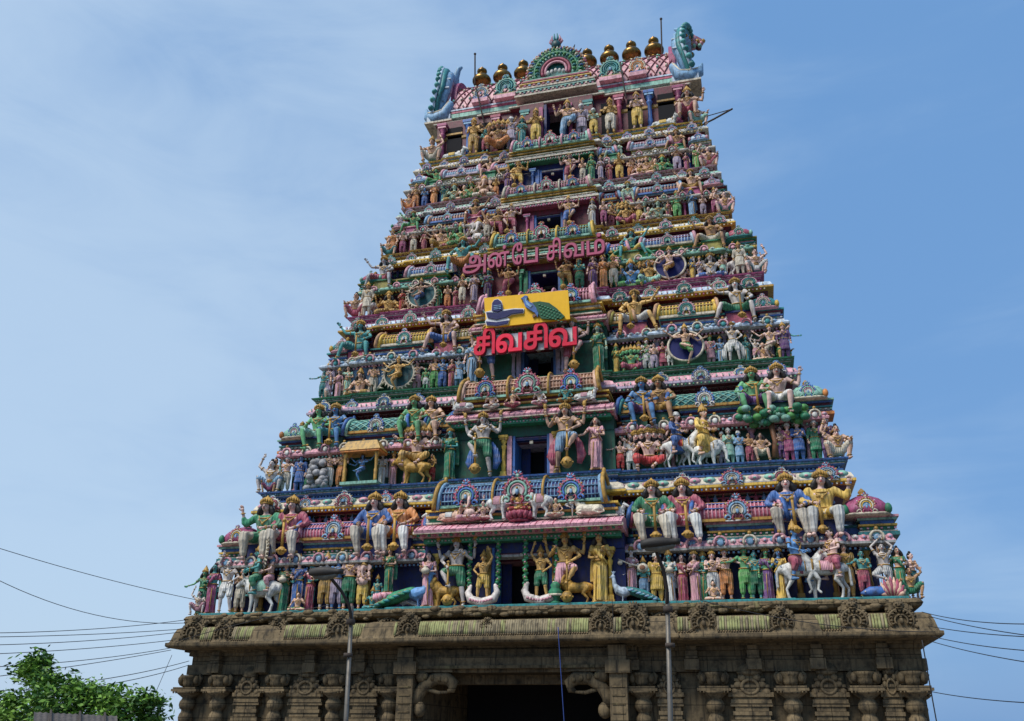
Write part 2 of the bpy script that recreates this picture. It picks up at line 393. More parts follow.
def barrel(parent, X, Y, Z, L, r, h, body, style, rim, horn, base, name='barrel_roof', mid=()):
    mb = MB(); n = 16
    def prof(q=1.0):
        pts = []
        for i in range(n+1):
            a = -.35+(pi+.70)*i/n
            pts.append((cos(a)*r*q*(1+.08*sin(a*1)), h*.30+sin(a)*h*.70*q))
        return pts
    pr = prof(); 
    vs = [(x, Y+a, Z+b) for x in (X-L/2, X+L/2) for a, b in pr]; m = len(pr)
    mb.add(vs, [(i, i+1, m+i+1, m+i) for i in range(m-1)]+[tuple(range(m-1,-1,-1)), tuple(range(m, 2*m))], body, False)
    if style in ('rib', 'tiles'):
        k = max(4, int(L/.14))
        for i in range(k+1):
            x = X-L/2+L*i/k
            mb.tube([(x, Y+a*1.01, Z+b*1.01) for a, b in pr[8:]] , .035 if style == 'rib' else .022, rim, seg=5)
        for j in ((11, 13) if style == 'rib' else (9, 11, 13, 15)):
            a, b = pr[j]; mb.tube([(X-L/2, Y+a*1.04, Z+b*1.04), (X+L/2, Y+a*1.04, Z+b*1.04)], .028, rim if style=='tiles' else horn, seg=5)
    elif style == 'lattice':
        k = max(3, int(L/.34))
        for sgn in (1, -1):
            for i in range(-5, k+5):
                pts = []
                for j in range(8, m):
                    x = X-L/2+L*i/k+sgn*(j-8)*.17*(L/k/.34)
                    if X-L/2 <= x <= X+L/2: pts.append((x, Y+pr[j][0]*1.02, Z+pr[j][1]*1.02))
                if len(pts) > 1: mb.tube(pts, .028, rim, seg=5)
    # ridge and base strips
    mb.tube([(X-L/2, Y, Z+h*1.0), (X+L/2, Y, Z+h*1.0)], .07, base, seg=6)
    mb.box((X, Y-r*.93, Z+.03), (L+.1, .12, .10), base)
    # flaring end bands
    ends = [(-1, X-L/2), (1, X+L/2)]+[(0, X+m_) for m_ in mid]
    for sg, x in ends:
        w = .16 if sg else .10
        for q, mt, dx in ((1.10, rim, 0), (1.24, horn, sg*.12)):
            pts = [(x+dx+sg*.16*(abs(i-8)/8)**2, Y+cos(-.5+(pi+1.0)*i/16)*r*q, Z+h*.30+sin(-.5+(pi+1.0)*i/16)*h*.72*q) for i in range(17)]
            mb.tube(pts, [w*.55]*17, mt, seg=6)
        if sg: mb.ball((x+sg*.1, Y-.02, Z+h*1.28), (.09, .1, .16), horn, 8, 5)
    return part(mb.build(name), parent)

def square_dome(parent, X, Y, Z, w, h, col, rib, base, fin):
    mb = MB()
    mb.lathe((X, Y, Z), [(w*.50, 0), (w*.56, h*.10), (w*.57, h*.25), (w*.52, h*.45), (w*.40, h*.68), (w*.2, h*.86), (w*.06, h*.93)], col, 32, rib=.035, nrib=16, sq=3.2)
    mb.lathe((X, Y, Z-.05), [(w*.56, 0), (w*.60, .05), (w*.56, .10)], base, 24, sq=5)
    mb.lathe((X, Y, Z+h*.92), [(w*.10, 0), (w*.13, h*.05), (w*.05, h*.09), (w*.10, h*.15), (w*.08, h*.22), (.015, h*.34)], fin, 10)
    for sx, sy in ((-1,-1),(1,-1),(1,1),(-1,1)):
        mb.ball((X+sx*w*.5, Y+sy*w*.5, Z+h*.2), (w*.09, w*.09, h*.22), rib, 7, 6)
    return part(mb.build('corner_dome'), parent)

def pilaster_mesh():
    mb = MB()
    mb.box((0,0,.04), (.34,.3,.08), P['white']); mb.box((0,0,.12), (.26,.24,.08), P['pink'])
    mb.lathe((0,0,.16), [(.10,0),(.095,.1),(.115,.14),(.085,.2),(.08,.52),(.115,.56),(.13,.6),(.07,.64),(.15,.7),(.15,.73)], P['pink'], 10)
    mb.box((0,0,.92), (.36,.32,.06), P['white']); mb.box((0,0,.97), (.44,.36,.06), P['pink'])
    return mb.mesh('pilaster')
PIL = pilaster_mesh()       # slots white, pink
def pilaster(parent, X, Y, Z, h, cols, w=1.0, name='pilaster'):
    return part(inst(name, PIL, None, (X, Y, Z), (0,0,0), (w*.9, w*.9, h), cols), parent)

TIERS = [   # palettes
 dict(floor='teal', wall='navy', wall2='darkteal', eave=('white','pink','sky'), eaveb='pink', m=('teal','cream','green','yellow','blue','mint','pink'), bar=('rose','rib','pink','blue','gold'), knob='rose', kap='cream', pet=('pink','mint'), lip='yellow', led=('blue','navy','sky','teal'), dome=('magenta','green','cream','gold'), pil=('teal','gold'), arch=('white','cream','rose','sky','yellow')),
 dict(floor='teal', wall='darkgreen', wall2='maroon', eave=('pink','paleblue','white'), eaveb='pink', m=('orange','navy','cream','teal','maroon','blue','mint'), bar=('teal','lattice','mint','blue','gold'), knob='maroon', kap='pink', pet=None, lip='lilac', led=('green','darkgreen','mint','green'), dome=('mint','orange','cream','gold'), pil=('lilac','pink'), arch=('cream','mint','blue','white','pink')),
 dict(floor='green', wall='darkgreen', wall2='maroon', eave=('paleblue','white','sky'), eaveb='paleblue', m=('white','navy','cream','blue','white','maroon','teal'), bar=('olive','rib','yellow','tan','cream'), knob='maroon', kap='paleblue', pet=None, lip='gold', led=('magenta','rose','pink','magenta'), dome=('teal','yellow','pink','gold'), pil=('white','lilac'), arch=('mint','cream','pink','teal','grey')),
 dict(floor='magenta', wall='maroon', wall2='navy', eave=('mint','white','mint'), eaveb='mint', m=('yellow','green','cream','teal','pink','green','olive'), bar=('blue','rib','paleblue','pink','cream'), knob='navy', kap='white', pet=None, lip='yellow', led=('gold','olive','yellow','maroon'), dome=('rose','mint','teal','gold'), pil=('mint','green'), arch=('teal','mint','grey','pink','teal')),
 dict(floor='olive', wall='maroon', wall2='maroon', eave=('white','pink','lilac'), eaveb='cream', m=('mint','pink','white','green','cream','maroon','sky'), bar=('maroon','rib','peach','sky','blue'), knob='brown', kap='mint', pet=None, lip='white', led=('pink','magenta','cream','rose'), dome=('lilac','green','pink','gold'), pil=('lilac','magenta'), arch=('pink','pink','sky','mint','lilac')),
 dict(floor='pink', wall='blue', wall2='magenta', eave=('white','cream','mint'), eaveb='cream', m=('cream','green','sky','pink','mint','white','olive'), bar=('sky','rib','paleblue','pink','lilac'), knob='maroon', kap='white', pet=None, lip='cream', led=('yellow','green','pink','teal'), dome=('paleblue','pink','sky','gold'), pil=('sky','blue'), arch=('sky','blue','pink','white','sky')),
]
CB = .285            # half width of the projecting centre bay, as a share of the storey's half width
ledge_y = {}
def ledge_bays(w):
    return [(-.79*w, -.51*w, .13), (-CB*w, CB*w, .22), (.51*w, .79*w, .13)]
for k, T in enumerate(TIERS):
    z0, z1 = Z0S[k], Z0S[k+1]; H = z1-z0; w0, w1 = WS[k], WS[k+1]; y0, y1 = YS[k], YS[k+1]; D = y1-y0; dw = (w0-w1)/D if D else 1
    hz = lambda h: z0+H*h
    wx = lambda t: w0+(w1-w0)*t
    yy = lambda t: y0+D*t
    cbw = CB*w0; pc = .052*w0                    # centre bay projection
    # --- lower wall with the doorway recess
    mb = MB()
    dwid = .068*w0+.25 if k == 0 else .085*w0
    if k: dwid = min(.80, .083*w0)
    mb.prism(plan(wx(.75), yy(.75), [(-cbw, cbw, pc)], (dwid, 2.2)), [(0, z0-.02), (0, hz(.385))], P[T['wall']] if T['wall'] != 'blue' else P['navy'])
    mb.prism(plan(wx(1.5), yy(1.5)), [(0, hz(.385)+.003), (0, hz(.97))], P[T['wall2']])
    st = part(mb.build('storey'), tower)
    # doorway lining, dark inner room
    mb = MB(); yf = yy(.75)-pc
    dh = .385*H if k else .42*H
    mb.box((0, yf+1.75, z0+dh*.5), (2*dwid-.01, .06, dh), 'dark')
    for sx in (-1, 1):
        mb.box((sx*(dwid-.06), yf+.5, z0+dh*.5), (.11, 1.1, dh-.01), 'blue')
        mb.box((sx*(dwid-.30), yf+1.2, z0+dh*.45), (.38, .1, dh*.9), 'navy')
        mb.box((sx*(dwid+.11), yf-.04, z0+dh*.5), (.20, .16, dh-.02), T['pil'][1])
    mb.box((0, yf+.7, z0+dh-.10), (2*dwid-.24, 1.3, .18), 'navy')
    mb.box((0, yf+.05, z0+dh-.30), (.14, .1, .12), 'cream')
    part(mb.build('doorway'), st)
    # --- eave above the standing figures
    mb = MB(); e0 = .375
    pe = plan(wx(.72), yy(.72), [(-.80*w0, -.50*w0, .14), (.50*w0, .80*w0, .14)])
    ed = .40*D
    mb.prism(pe, [(.05, hz(e0-.035)), (ed*.5, hz(e0-.03), P['maroon']), (ed, hz(e0-.02), P[T['eave'][0]]), (ed+.02, hz(e0-.005), P[T['eave'][0]]), (ed*.85, hz(e0+.02), P[T['eaveb']]), (ed*.45, hz(e0+.045), P[T['eaveb']]), (ed*.2, hz(e0+.05), P[T['eaveb']])], P[T['eaveb']])
    for a, b, pp in ((-.99*w0+.35, -.80*w0, 0), (-.80*w0, -.50*w0, .14), (-.5*w0, -cbw-.1, 0), (cbw+.1, .5*w0, 0), (.50*w0, .80*w0, .14), (.80*w0, .99*w0-.35, 0)):
        n = max(2, int((b-a)/(.26 if k < 4 else .2)))
        petals(mb, a, b, yy(.72)-pp-ed*.5, hz(e0+.045), yy(.72)-pp-ed-.0, hz(e0+.0), n, [P[c] for c in T['eave']])
        dentils(mb, a, b, yy(.72)-pp-ed*.6, hz(e0-.045), .07, .10, .07, .17, T['led'][2])
        nk = max(1, int((b-a)/.85)); ye = yy(.72)-pp-ed-.05
        for i_ in range(nk):                              # little horseshoe windows along the eave
            xk = a+(b-a)*(i_+.5)/nk; rk = .042*H
            mb.tube([(xk+rk*cos(t_), ye, hz(e0+.015)+rk*sin(t_)) for t_ in [-.5+(pi+1.0)*j_/8 for j_ in range(9)]], rk*.24, P['cream' if i_ % 2 else 'pink'], seg=5)
            mb.ball((xk, ye+.02, hz(e0+.015)), (rk*.6, .05, rk*.6), P[T['arch'][3]], 7, 5); mb.ball((xk, ye, hz(e0+.015)+rk*1.35), rk*.35, P['gold'], 5, 4)
    part(mb.build('eave'), st)
    # --- stepped mouldings carrying the small roofs, bay by bay
    mb = MB(); c = T['m']
    bays = [(-.80*w0, -.50*w0), (.50*w0, .80*w0), (-.985*w0, -.885*w0), (.885*w0, .985*w0), (-.395*w0, -.30*w0), (.30*w0, .395*w0)]
    hb = .05
    for (a, b) in bays:
        yb = yy(1.45); yf_ = yy(.66)
        big = (b-a) > .2*w0
        steps = [(a_-.048, b_-.048, o_, m_c) for a_, b_, o_, m_c in [(.47,.495,0,c[0]),(.495,.505,-.05,c[1]),(.505,.535,-.14,c[2]),(.535,.548,-.04,c[3]),(.548,.575,-.12,c[4]),(.575,.59,-.02,c[5]),(.59,.605,.04,c[6])]]
        for s0, s1, o, m in steps:
            za, zb = hz(s0), hz(s1)
            mb.box(((a+b)/2, (yf_-o+yb)/2, (za+zb)/2), (b-a+2*o, yb-yf_+o, zb-za-.001), m)
        dentils(mb, a, b, yf_+.10, hz(.472), .08, .12, .05, .2, 'white', c[6])
    mb.prism(plan(wx(.95), yy(.95)), [(0, hz(.42)), (0, hz(.45), P[c[1]]), (-.06, hz(.45)), (-.06, hz(.495), P[c[4]]), (-.02, hz(.50), P[c[0]]), (-.02, hz(.515), P[c[0]])], P[c[4]])
    part(mb.build('stepped_moulding'), st)
    # --- the row of turned knobs under the cornice and lattice behind it
    mb = MB()
    mb.box((0, yy(1.44), hz(.735)), (2*wx(1.5)-.2, .14, H*.02), T['m'][1])
    mb.box((0, yy(1.42), hz(.775)), (2*wx(1.5)-.2, .10, H*.012), T['knob'])
    n = int(2*wx(1.45)/(.30 if k < 4 else .26)); 
    for i in range(n):
        x = -wx(1.4)+2*wx(1.4)*(i+.5)/n
        mb.lathe((x, yy(1.33), hz(.685)), [(.035,0),(.10,.015*H),(.035,.035*H),(.05,.05*H),(.10,.068*H),(.095,.08*H),(.03,.10*H),(.02,.13*H)], P[T['knob']] if i % 2 else P[T['led'][2]] if k in (0,) else P[T['knob']], 8)
    part(mb.build('knob_frieze'), st)
    # --- cornice fascia
    mb = MB()
    pk = plan(wx(1.35), yy(1.35), [(a*w1, b*w1, p) for a, b, p in ((-.79,-.51,.12),(-.27,.27,.3),(.51,.79,.12))])
    o = .42*D
    mb.prism(pk, [(.0, hz(.80)), (o*.6, hz(.803), P['maroon']), (o, hz(.815), P[T['lip']]), (o+.03, hz(.822), P[T['lip']]), (o+.03, hz(.84), P[T['lip']]), (o-.03, hz(.845), P['blue']), (o-.03, hz(.852), P[T['kap']]),
                  (o*.82, hz(.885), P[T['kap']]), (o*.48, hz(.91), P[T['kap']]), (o*.3, hz(.915), P[T['kap']])], P[T['kap']])
    for a, b, pp in ((-wx(1.0), -.79*w1, 0), (-.79*w1, -.51*w1, .12), (-.51*w1, -.27*w1, 0), (.27*w1, .51*w1, 0), (.51*w1, .79*w1, .12), (.79*w1, wx(1.0), 0)):
        yb_ = yy(1.35)-pp-o
        if T['pet']:
            petals(mb, a+.05, b-.05, yb_+.22, hz(.905), yb_+.0, hz(.852), max(2, int((b-a)/.55)), [P[q] for q in T['pet']])
        else:
            dentils(mb, a, b, yb_+.02, hz(.868), .045, .05, H*.02, .24 if k < 4 else .2, T['led'][2], 'cream')
        dentils(mb, a, b, yb_+.00, hz(.806), .06, .06, .06, .16, 'cream', T['led'][0])
    part(mb.build('cornice'), st)
    # --- ledge mouldings that carry the next storey's figures
    mb = MB(); q = T['led']
    pl = plan(w1-.28, y1+.28, ledge_bays(w1))
    mb.prism(pl, [(-.02, hz(.912)), (.05, hz(.918), P[q[2]]), (.05, hz(.93), P[q[0]]), (-.05, hz(.933), P[q[1]]), (-.05, hz(.945), P[q[1]]), (.12, hz(.957), P[q[0]]), (.12, hz(.963), P[q[0]]), (.125, hz(.964), P['cream']), (.125, hz(.970), P['cream']), (.12, hz(.972), P[q[0]]), (.18, hz(.974), P[q[3]]), (.18, hz(.984), P[q[2]]), (.26, hz(.988), P[q[0]]), (.28, hz(1.0), P[q[0]])],
             P[TIERS[k+1]['floor'] if k < 5 else 'teal'])
    for a, b, pp in ((-w1+.3, -.79*w1, 0), (-.79*w1, -.51*w1, .13), (-.51*w1, -CB*w1, 0), (-CB*w1, CB*w1, .22), (CB*w1, .51*w1, 0), (.51*w1, .79*w1, .13), (.79*w1, w1-.3, 0)):
        dentils(mb, a, b, y1+.28-pp+.01, hz(.939), .07, .07, H*.010, .15, q[2], q[0])
        dentils(mb, a, b, y1+.28-pp-.19, hz(.979), .05, .05, H*.008, .12, q[2], q[3])
    part(mb.build('ledge'), st)
    # --- small roofs
    r = .50*D; hb_ = H*.15
    b = T['bar']
    for sx in (-1, 1):
        barrel(st, sx*.65*wx(.9), yy(1.0), hz(.557), .215*w0, r, hb_, P[b[0]], b[1], P[b[2]], P[b[3]], P[b[4]])
        arch(st, sx*.65*wx(.9), yy(1.0)-r-.06, hz(.547), H*.17 if k else 1.0, T['arch'], small=k > 2)
        square_dome(st, sx*.925*w0*.985, yy(.98), hz(.557), .105*w0, H*.165, P[T['dome'][0]], P[T['dome'][1]], P[T['dome'][2]], P[T['dome'][3]])
        arch(st, sx*.925*w0*.985, yy(.98)-.057*w0, hz(.553), H*.14, T['arch'][::-1], small=k > 2)
        # half roof beside the centre bay
        barrel(st, sx*.345*w0, yy(1.0), hz(.557), .07*w0, r*.9, hb_*.9, P[b[4]], b[1], P[b[0]], P[b[3]], P['gold'])
    # --- arches standing on the cornice fascia
    aw = H*.19 if k < 2 else H*.2
    for j, fx in enumerate((-.93, -.80, -.65, -.50, -.36, .36, .50, .65, .80, .93)):
        if k < 2 and abs(fx) in (.36,): continue
        pp = .12 if abs(fx) == .65 else 0
        tw = fx*wx(1.0)
        cc = T['arch'] if j % 2 else (T['arch'][1], T['arch'][3], T['arch'][0], T['arch'][2], T['arch'][4])
        arch(st, tw, yy(1.35)-pp-o-.05, hz(.828), aw*(.75 if abs(fx) in (.5,.8) and k < 2 else .85), cc, small=k > 1, hs=.78)
    # --- pilasters on the lower wall
    for fx in (-.975, -.885, -.79, -.51, .51, .79, .885, .975):
        pilaster(st, fx*wx(.75), yy(.75)-.13, z0, .36*H, T['pil'], .8+.06*(5-k))
    for sx in (-1, 1):
        pilaster(st, sx*(dwid+.34 if k else dwid+2.2), yf-.15, z0, .385*H, ('gold','yellow') if k < 2 else T['pil'], 1.0)
    # --- centre bay: porch roof, deck, roof with three arches
    mb = MB(); pw = cbw*1.02; yp = yf
    wm_ = T['wall'] if T['wall'] != 'blue' else 'navy'
    mb.box((0, yp+.45, hz(.445)), (2*cbw-.02, .9, H*.13), wm_)
    pr0 = .525 if k else .505; ov = .78 if k == 0 else .50
    m1, m2 = ('pink','rose') if k < 3 else (T['eave'][0], T['led'][1])
    mb.extrude_x([(yp-(ov-.03)*D, hz(pr0)), (yp-ov*D, hz(pr0+.02)), (yp-ov*.7*D, hz(pr0+.055)), (yp-ov*.32*D, hz(pr0+.085)), (yp+.6, hz(pr0+.09)), (yp+.6, hz(pr0-.02)), (yp-ov*.5*D, hz(pr0-.012))], -pw, pw, m1)
    mb.box((0, yp-(ov-.08)*D, hz(pr0+.004)), (2*pw+.1, .14, .09), 'cream')
    mb.box((0, yp-.18, hz(pr0-.035)), (2*pw-.3, .5, .035*H), 'green' if k < 3 else m2)
    dentils(mb, -pw, pw, yp-(ov-.16)*D, hz(pr0-.012), .10, .12, .08, .22, 'green', 'rose')
    dentils(mb, -pw+.3, pw-.3, yp-.44, hz(pr0-.035), .06, .05, .05, .14, 'mint', 'pink')
    for i_ in range(int(pw*9)):                       # shallow painted scallops along the slope
        xx = -pw+2*pw*(i_+.5)/int(pw*9)
        mb.tube([(xx, yp-(ov+.005)*D, hz(pr0+.018)), (xx, yp-ov*.7*D, hz(pr0+.057)), (xx, yp-ov*.32*D, hz(pr0+.087))], .022, P[m1] if i_ % 3 else P[m2], seg=5)
    part(mb.build('porch_roof'), st)
    mb = MB()
    for s0, s1, o2, m in ((.0,.012,0,'cream'),(.012,.045,-.10,'green'),(.045,.06,.02,'gold'),(.06,.09,-.08,T['m'][4]),(.09,.105,.04,'yellow')):
        mb.box((0, (yp-.30*D+yy(1.5))/2-o2/2, hz(pr0+.09+(s0+s1)/2)), (2*pw*.94+2*o2, yy(1.5)-yp+.30*D+o2, H*(s1-s0)-.002), m)
    part(mb.build('porch_attic'), st)
    cs = ((0, .34), ) 
    body, sty = (('navy','tiles') if k == 0 else ('brown','tiles') if k == 1 else ('maroon','rib') if k % 2 == 0 else ('darkteal','rib'))
    rb = .52*D
    barrel(st, 0, yp+.10*D, hz(pr0+.20), 2*pw*.78, rb, H*.19, P[body], sty, P['sky' if k == 0 else 'peach' if k == 1 else 'pink' if k % 2 == 0 else 'mint'], P['gold' if k < 2 else T['led'][2]], P['mint'], mid=(-.19*pw*1.3, .19*pw*1.3), name='porch_barrel_roof')
    arch(st, 0, yp+.10*D-rb-.14, hz(pr0+.195), 1.2*H/5.1, ('pink','white','rose','mint','gold'), small=k > 2, name='porch_arch')
    for sx in (-1, 1):
        arch(st, sx*pw*.52, yp+.10*D-rb-.10, hz(pr0+.195), 1.0*H/5.1, ('mint','cream','rose','blue','gold'), small=k > 2, name='porch_arch')
    ledge_y[k] = (y0, D, pc)
    T.update(z0=z0, H=H, w0=w0, D=D, y0=y0, pc=pc, yf=yf, cbw=cbw, pr0=pr0, dwid=dwid)

# --- top storey under the great roof
z0, z1, w0, w1, y0 = Z0S[6], Z0S[7], WS[6], WS[7], YS[6]; H = z1-z0
mb = MB(); 
mb.prism(plan(w0-.75, y0+.75, [(-1.9*1.12, 1.9*1.12, .38)], (.72, 2.0)), [(0, z0-.02), (0, z0+H*.55, P['maroon']), (.06, z0+H*.57, P['gold']), (.06, z0+H*.62, P['gold']), (0, z0+H*.64, P['maroon']), (0, z1-.1, P['maroon'])], P['maroon'])
st = part(mb.build('storey'), tower)
mb = MB(); yf6 = y0+.75-.38
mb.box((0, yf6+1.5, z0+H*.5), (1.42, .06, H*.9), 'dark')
for sx in (-1, 1): mb.box((sx*.62, yf6+.4, z0+H*.45), (.16, .9, H*.9), 'navy'); mb.box((sx*.86, yf6-.05, z0+H*.42), (.22, .16, H*.84), 'magenta')
part(mb.build('doorway'), st)
mb = MB()
for sx in (-1, 1):                                        # niche shade painted as flat near-black panels, with yellow cross bars
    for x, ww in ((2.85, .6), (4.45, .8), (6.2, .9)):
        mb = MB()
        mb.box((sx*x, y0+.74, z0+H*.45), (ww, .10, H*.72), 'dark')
        mb.box((sx*x, y0+.66, z0+H*.66), (ww+.1, .08, .12), 'gold')
        mb.box((sx*x, y0+.66, z0+H*.12), (ww+.1, .10, .2), 'sky')
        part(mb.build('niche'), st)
for fx, cc in ((-6.9,('pink','magenta')),(-5.3,('sky','blue')),(-3.6,('pink','rose')),(-1.85,('mint','teal')),(1.85,('mint','teal')),(3.6,('pink','rose')),(5.3,('sky','blue')),(6.9,('pink','magenta'))):
    pilaster(st, fx, y0+.55, z0, H*.86, cc, 1.5)
mb = MB()
mb.prism(plan(w1-.7, YS[7]+.5, [(-2.2, 2.2, .42), (-4.2,-3.0,.2), (3.0,4.2,.2)]), [(-.1, z1-.5), (.1, z1-.48, P['magenta']), (.2, z1-.2, P['magenta']), (.55, z1-.16, P['rose']), (.62, z1-.12, P['cream']), (.62, z1-.04, P['cream']), (.30, z1+.12, P['pink']), (.05, z1+.34, P['pink']), (-.1, z1+.36, P['mint'])], P['pink'])
dentils(mb, -w1+.4, w1-.4, YS[7]+.35, z1-.24, .12, .12, .12, .38, 'gold')
dentils(mb, -w1+.2, w1-.2, YS[7]-.10, z1-.1, .10, .06, .05, .2, 'mint', 'pink')
part(mb.build('cornice'), st)

# --- great barrel roof (drawn about an origin, then brought to size)
YC_, z1_ = YC, z1
YC, z1 = 9.86, 35.2123
RL, RR = -5.85, 5.85; rz = z1+.30; ry = 2.15; rh = 3.2
mb = MB(); n = 20
pr = [(cos(-.25+(pi+.5)*i/n)*ry, .55+sin(-.25+(pi+.5)*i/n)*(rh-.6)) for i in range(n+1)]
vs = [(x, YC+a, rz+b) for x in (RL, RR) for a, b in pr]; m = len(pr)
mb.add(vs, [(i, i+1, m+i+1, m+i) for i in range(m-1)]+[tuple(range(m-1,-1,-1)), tuple(range(m, 2*m))], paint('roof_pink', (.66,.34,.36)), False)
kx = 26
for sgn in (1, -1):
    for i in range(-12, kx+12):
        pts = []
        for j in range(10, m):
            x = RL+(RR-RL)*i/kx+sgn*(j-10)*.225
            if RL <= x <= RR: pts.append((x, YC+pr[j][0]*1.015, rz+pr[j][1]*1.01))
        if len(pts) > 1: mb.tube(pts, .03, P['maroon'] , seg=5)
for i in range(kx*2):
    for j in (13, 15, 17):
        x = RL+(RR-RL)*(i+.5)/kx/2*1.0
        if (i+j) % 2: mb.ball((x, YC+pr[j][0]*1.02, rz+pr[j][1]*1.01), .075, P['mint' if i % 4 < 2 else 'cream'], 6, 4)
mb.box((0, YC-ry*1.0, rz+.12), (RR-RL+.3, .5, .24), 'mint'); mb.box((0, YC-ry*1.02-.05, rz+.32), (RR-RL+.1, .35, .14), 'rose')
mb.box((0, YC-ry*1.02-.1, rz+.43), (RR-RL+.0, .3, .08), 'paleblue')
mb.box((0, YC, rz+rh-.02), (RR-RL, .8, .16), 'lilac'); mb.box((0, YC, rz+rh+.10), (RR-RL-.1, .55, .12), 'pink')
dentils(mb, RL+.1, RR-.1, YC-.40, rz+rh+.02, .14, .14, .16, .26, 'sky', 'rose')
for i in range(kx):
    for j in (12, 14, 16, 18):
        x = RL+(RR-RL)*(i+.5)/kx
        if (i*7+j*3) % 5 < 3: mb.ball((x, YC+pr[j][0]*1.02, rz+pr[j][1]*1.01), (.06,.05,.06), P[('peach','rose','green','cream')[(i+j) % 4]], 6, 4)
roof = part(mb.build('great_roof'), tower)
# raised panels with small arches on the front
for x, w_, cols in ((-4.1, .9, ('cream','pink','cream','sky','gold')), (-2.75, 1.2, ('teal','teal','mint','teal','mint')), (2.75, 1.2, ('teal','teal','mint','teal','mint')), (4.1, .9, ('cream','peach','cream','orange','gold'))):
    mb = MB(); mb.box((x, YC-ry-.28, rz+.62), (w_*.95, .6, .22), 'pink'); mb.box((x, YC-ry-.2, rz+.80), (w_*.8, .5, .16), 'blue' if w_ < 1 else 'olive')
    part(mb.build('arch_base'), roof)
    arch(roof, x, YC-ry-.34, rz+.85, w_, cols)
# centre gable
mb = MB(); gy = YC-ry-.75
for z_, h_, w_, d_, c_ in ((.06,.10,4.2,1.55,'cream'),(.14,.06,4.0,1.45,'maroon'),(.24,.13,3.9,1.4,'pink'),(.34,.06,4.05,1.5,'mint'),(.41,.07,3.8,1.38,'paleblue'),(.50,.09,3.95,1.46,'cream'),(.58,.06,3.6,1.34,'magenta'),(.68,.13,3.5,1.3,'peach'),(.78,.06,3.7,1.42,'yellow'),(.85,.07,3.4,1.3,'maroon'),(.93,.08,3.5,1.36,'rose'),(1.01,.07,3.3,1.3,'mint')):
    mb.box((0, gy+.5, rz+z_), (w_, d_, h_), c_)
dentils(mb, -1.9, 1.9, gy-.22, rz+.24, .10, .08, .09, .2, 'cream', 'teal'); dentils(mb, -1.7, 1.7, gy-.16, rz+.68, .12, .08, .09, .24, 'rose', 'sky')
part(mb.build('gable_base'), roof)
g = MB()
gz = rz+1.05
def garc(r, rad, mat, y, seg=8, sq=1.0, n_=28):
    g.tube([(r*cos(-.35+(pi+.7)*i/(n_-1)), y, gz+.45+r*sq*sin(-.35+(pi+.7)*i/(n_-1))) for i in range(n_)], rad, mat, seg=seg)
vs = [(1.45*cos(-.3+(pi+.6)*i/24), gy+.25, gz+.45+1.5*sin(-.3+(pi+.6)*i/24)) for i in range(25)]
g.add(vs+[(x, y+.7, z) for x, y, z in vs], [tuple(range(24,-1,-1)), tuple(range(25, 50))]+[(i, i+1, 26+i, 25+i) for i in range(24)], P['teal'])
garc(1.42, .11, P['rose'], gy+.2); garc(1.32, .12, P['leaf'], gy+.15); garc(1.12, .13, P['green'], gy+.1); garc(.92, .10, P['mint'], gy+.08); garc(.72, .09, P['rose'], gy+.05); garc(.55, .07, P['pink'], gy+.05)
for i in range(34):
    a = -.35+(pi+.7)*i/33; t_ = Vector((cos(a), 0, sin(a))); c_ = Vector((0, gy+.2, gz+.45))+t_*1.50; s_ = Vector((-sin(a), 0, cos(a)))*(.12 if a < pi/2 else -.12)
    g.tube([c_-t_*.1, c_+t_*.08+s_*.4, c_+t_*.15+s_*.8], [.10, .085, .02], P[('peach','rose','pink','peach')[i % 4]], seg=6)
    g.ball(tuple(c_-t_*.02-Vector((0,.14,0))), .05, P['gold' if i % 2 else 'mint'], 6, 4)
for i in range(26):
    a = -.25+(pi+.5)*i/25; t_ = Vector((cos(a), 0, sin(a))); c_ = Vector((0, gy+.02, gz+.45))+t_*1.33
    g.tube([c_-t_*.12, c_+t_*.02+Vector((0,-.05,0)), c_+t_*.12], [.05,.06,.02], P[('cream','green','blue')[i % 3]], seg=5)
for i in range(18):
    a = -.1+(pi+.2)*i/17; t_ = Vector((cos(a), 0, sin(a))); c_ = Vector((0, gy-.02, gz+.45))+t_*.98
    g.tube([c_-t_*.10, c_+Vector((0,-.06,0)), c_+t_*.12], [.04,.06,.02], P['teal' if i % 2 else 'leaf'], seg=5)
for i in range(24):
    a = -.2+(pi+.4)*i/23; g.ball((1.22*cos(a), gy+.02, gz+.45+1.22*sin(a)), .07, P['mint' if i % 2 else 'green'], 6, 4)
for q in range(-2, 3): g.ball((q*.2, gy+.0, gz+.42-abs(q)*.05), (.10, .1, .14), P['white'], 7, 5)
g.ball((0, gy+.2, gz+2.18), (.26, .22, .28), P['darkteal'], 10, 7)
for a in (-1.2, -.7, -.25, .25, .7, 1.2): g.tube([(sin(a)*.2, gy+.2, gz+2.2+cos(a)*.2), (sin(a)*.36, gy+.2, gz+2.26+cos(a)*.42), (sin(a)*.30, gy+.1, gz+2.32+cos(a)*.55)], [.09,.06,.02], P['teal' if abs(a) < .5 else 'pink'], seg=6)
for a in (.75, 1.0): g.tube([(1.6*cos(a), gy+.25, gz+.45+1.55*sin(a)), (1.8*cos(a), gy+.25, gz+.45+1.9*sin(a))], [.06,.02], P['black'], seg=5)
part(g.build('centre_gable'), roof)
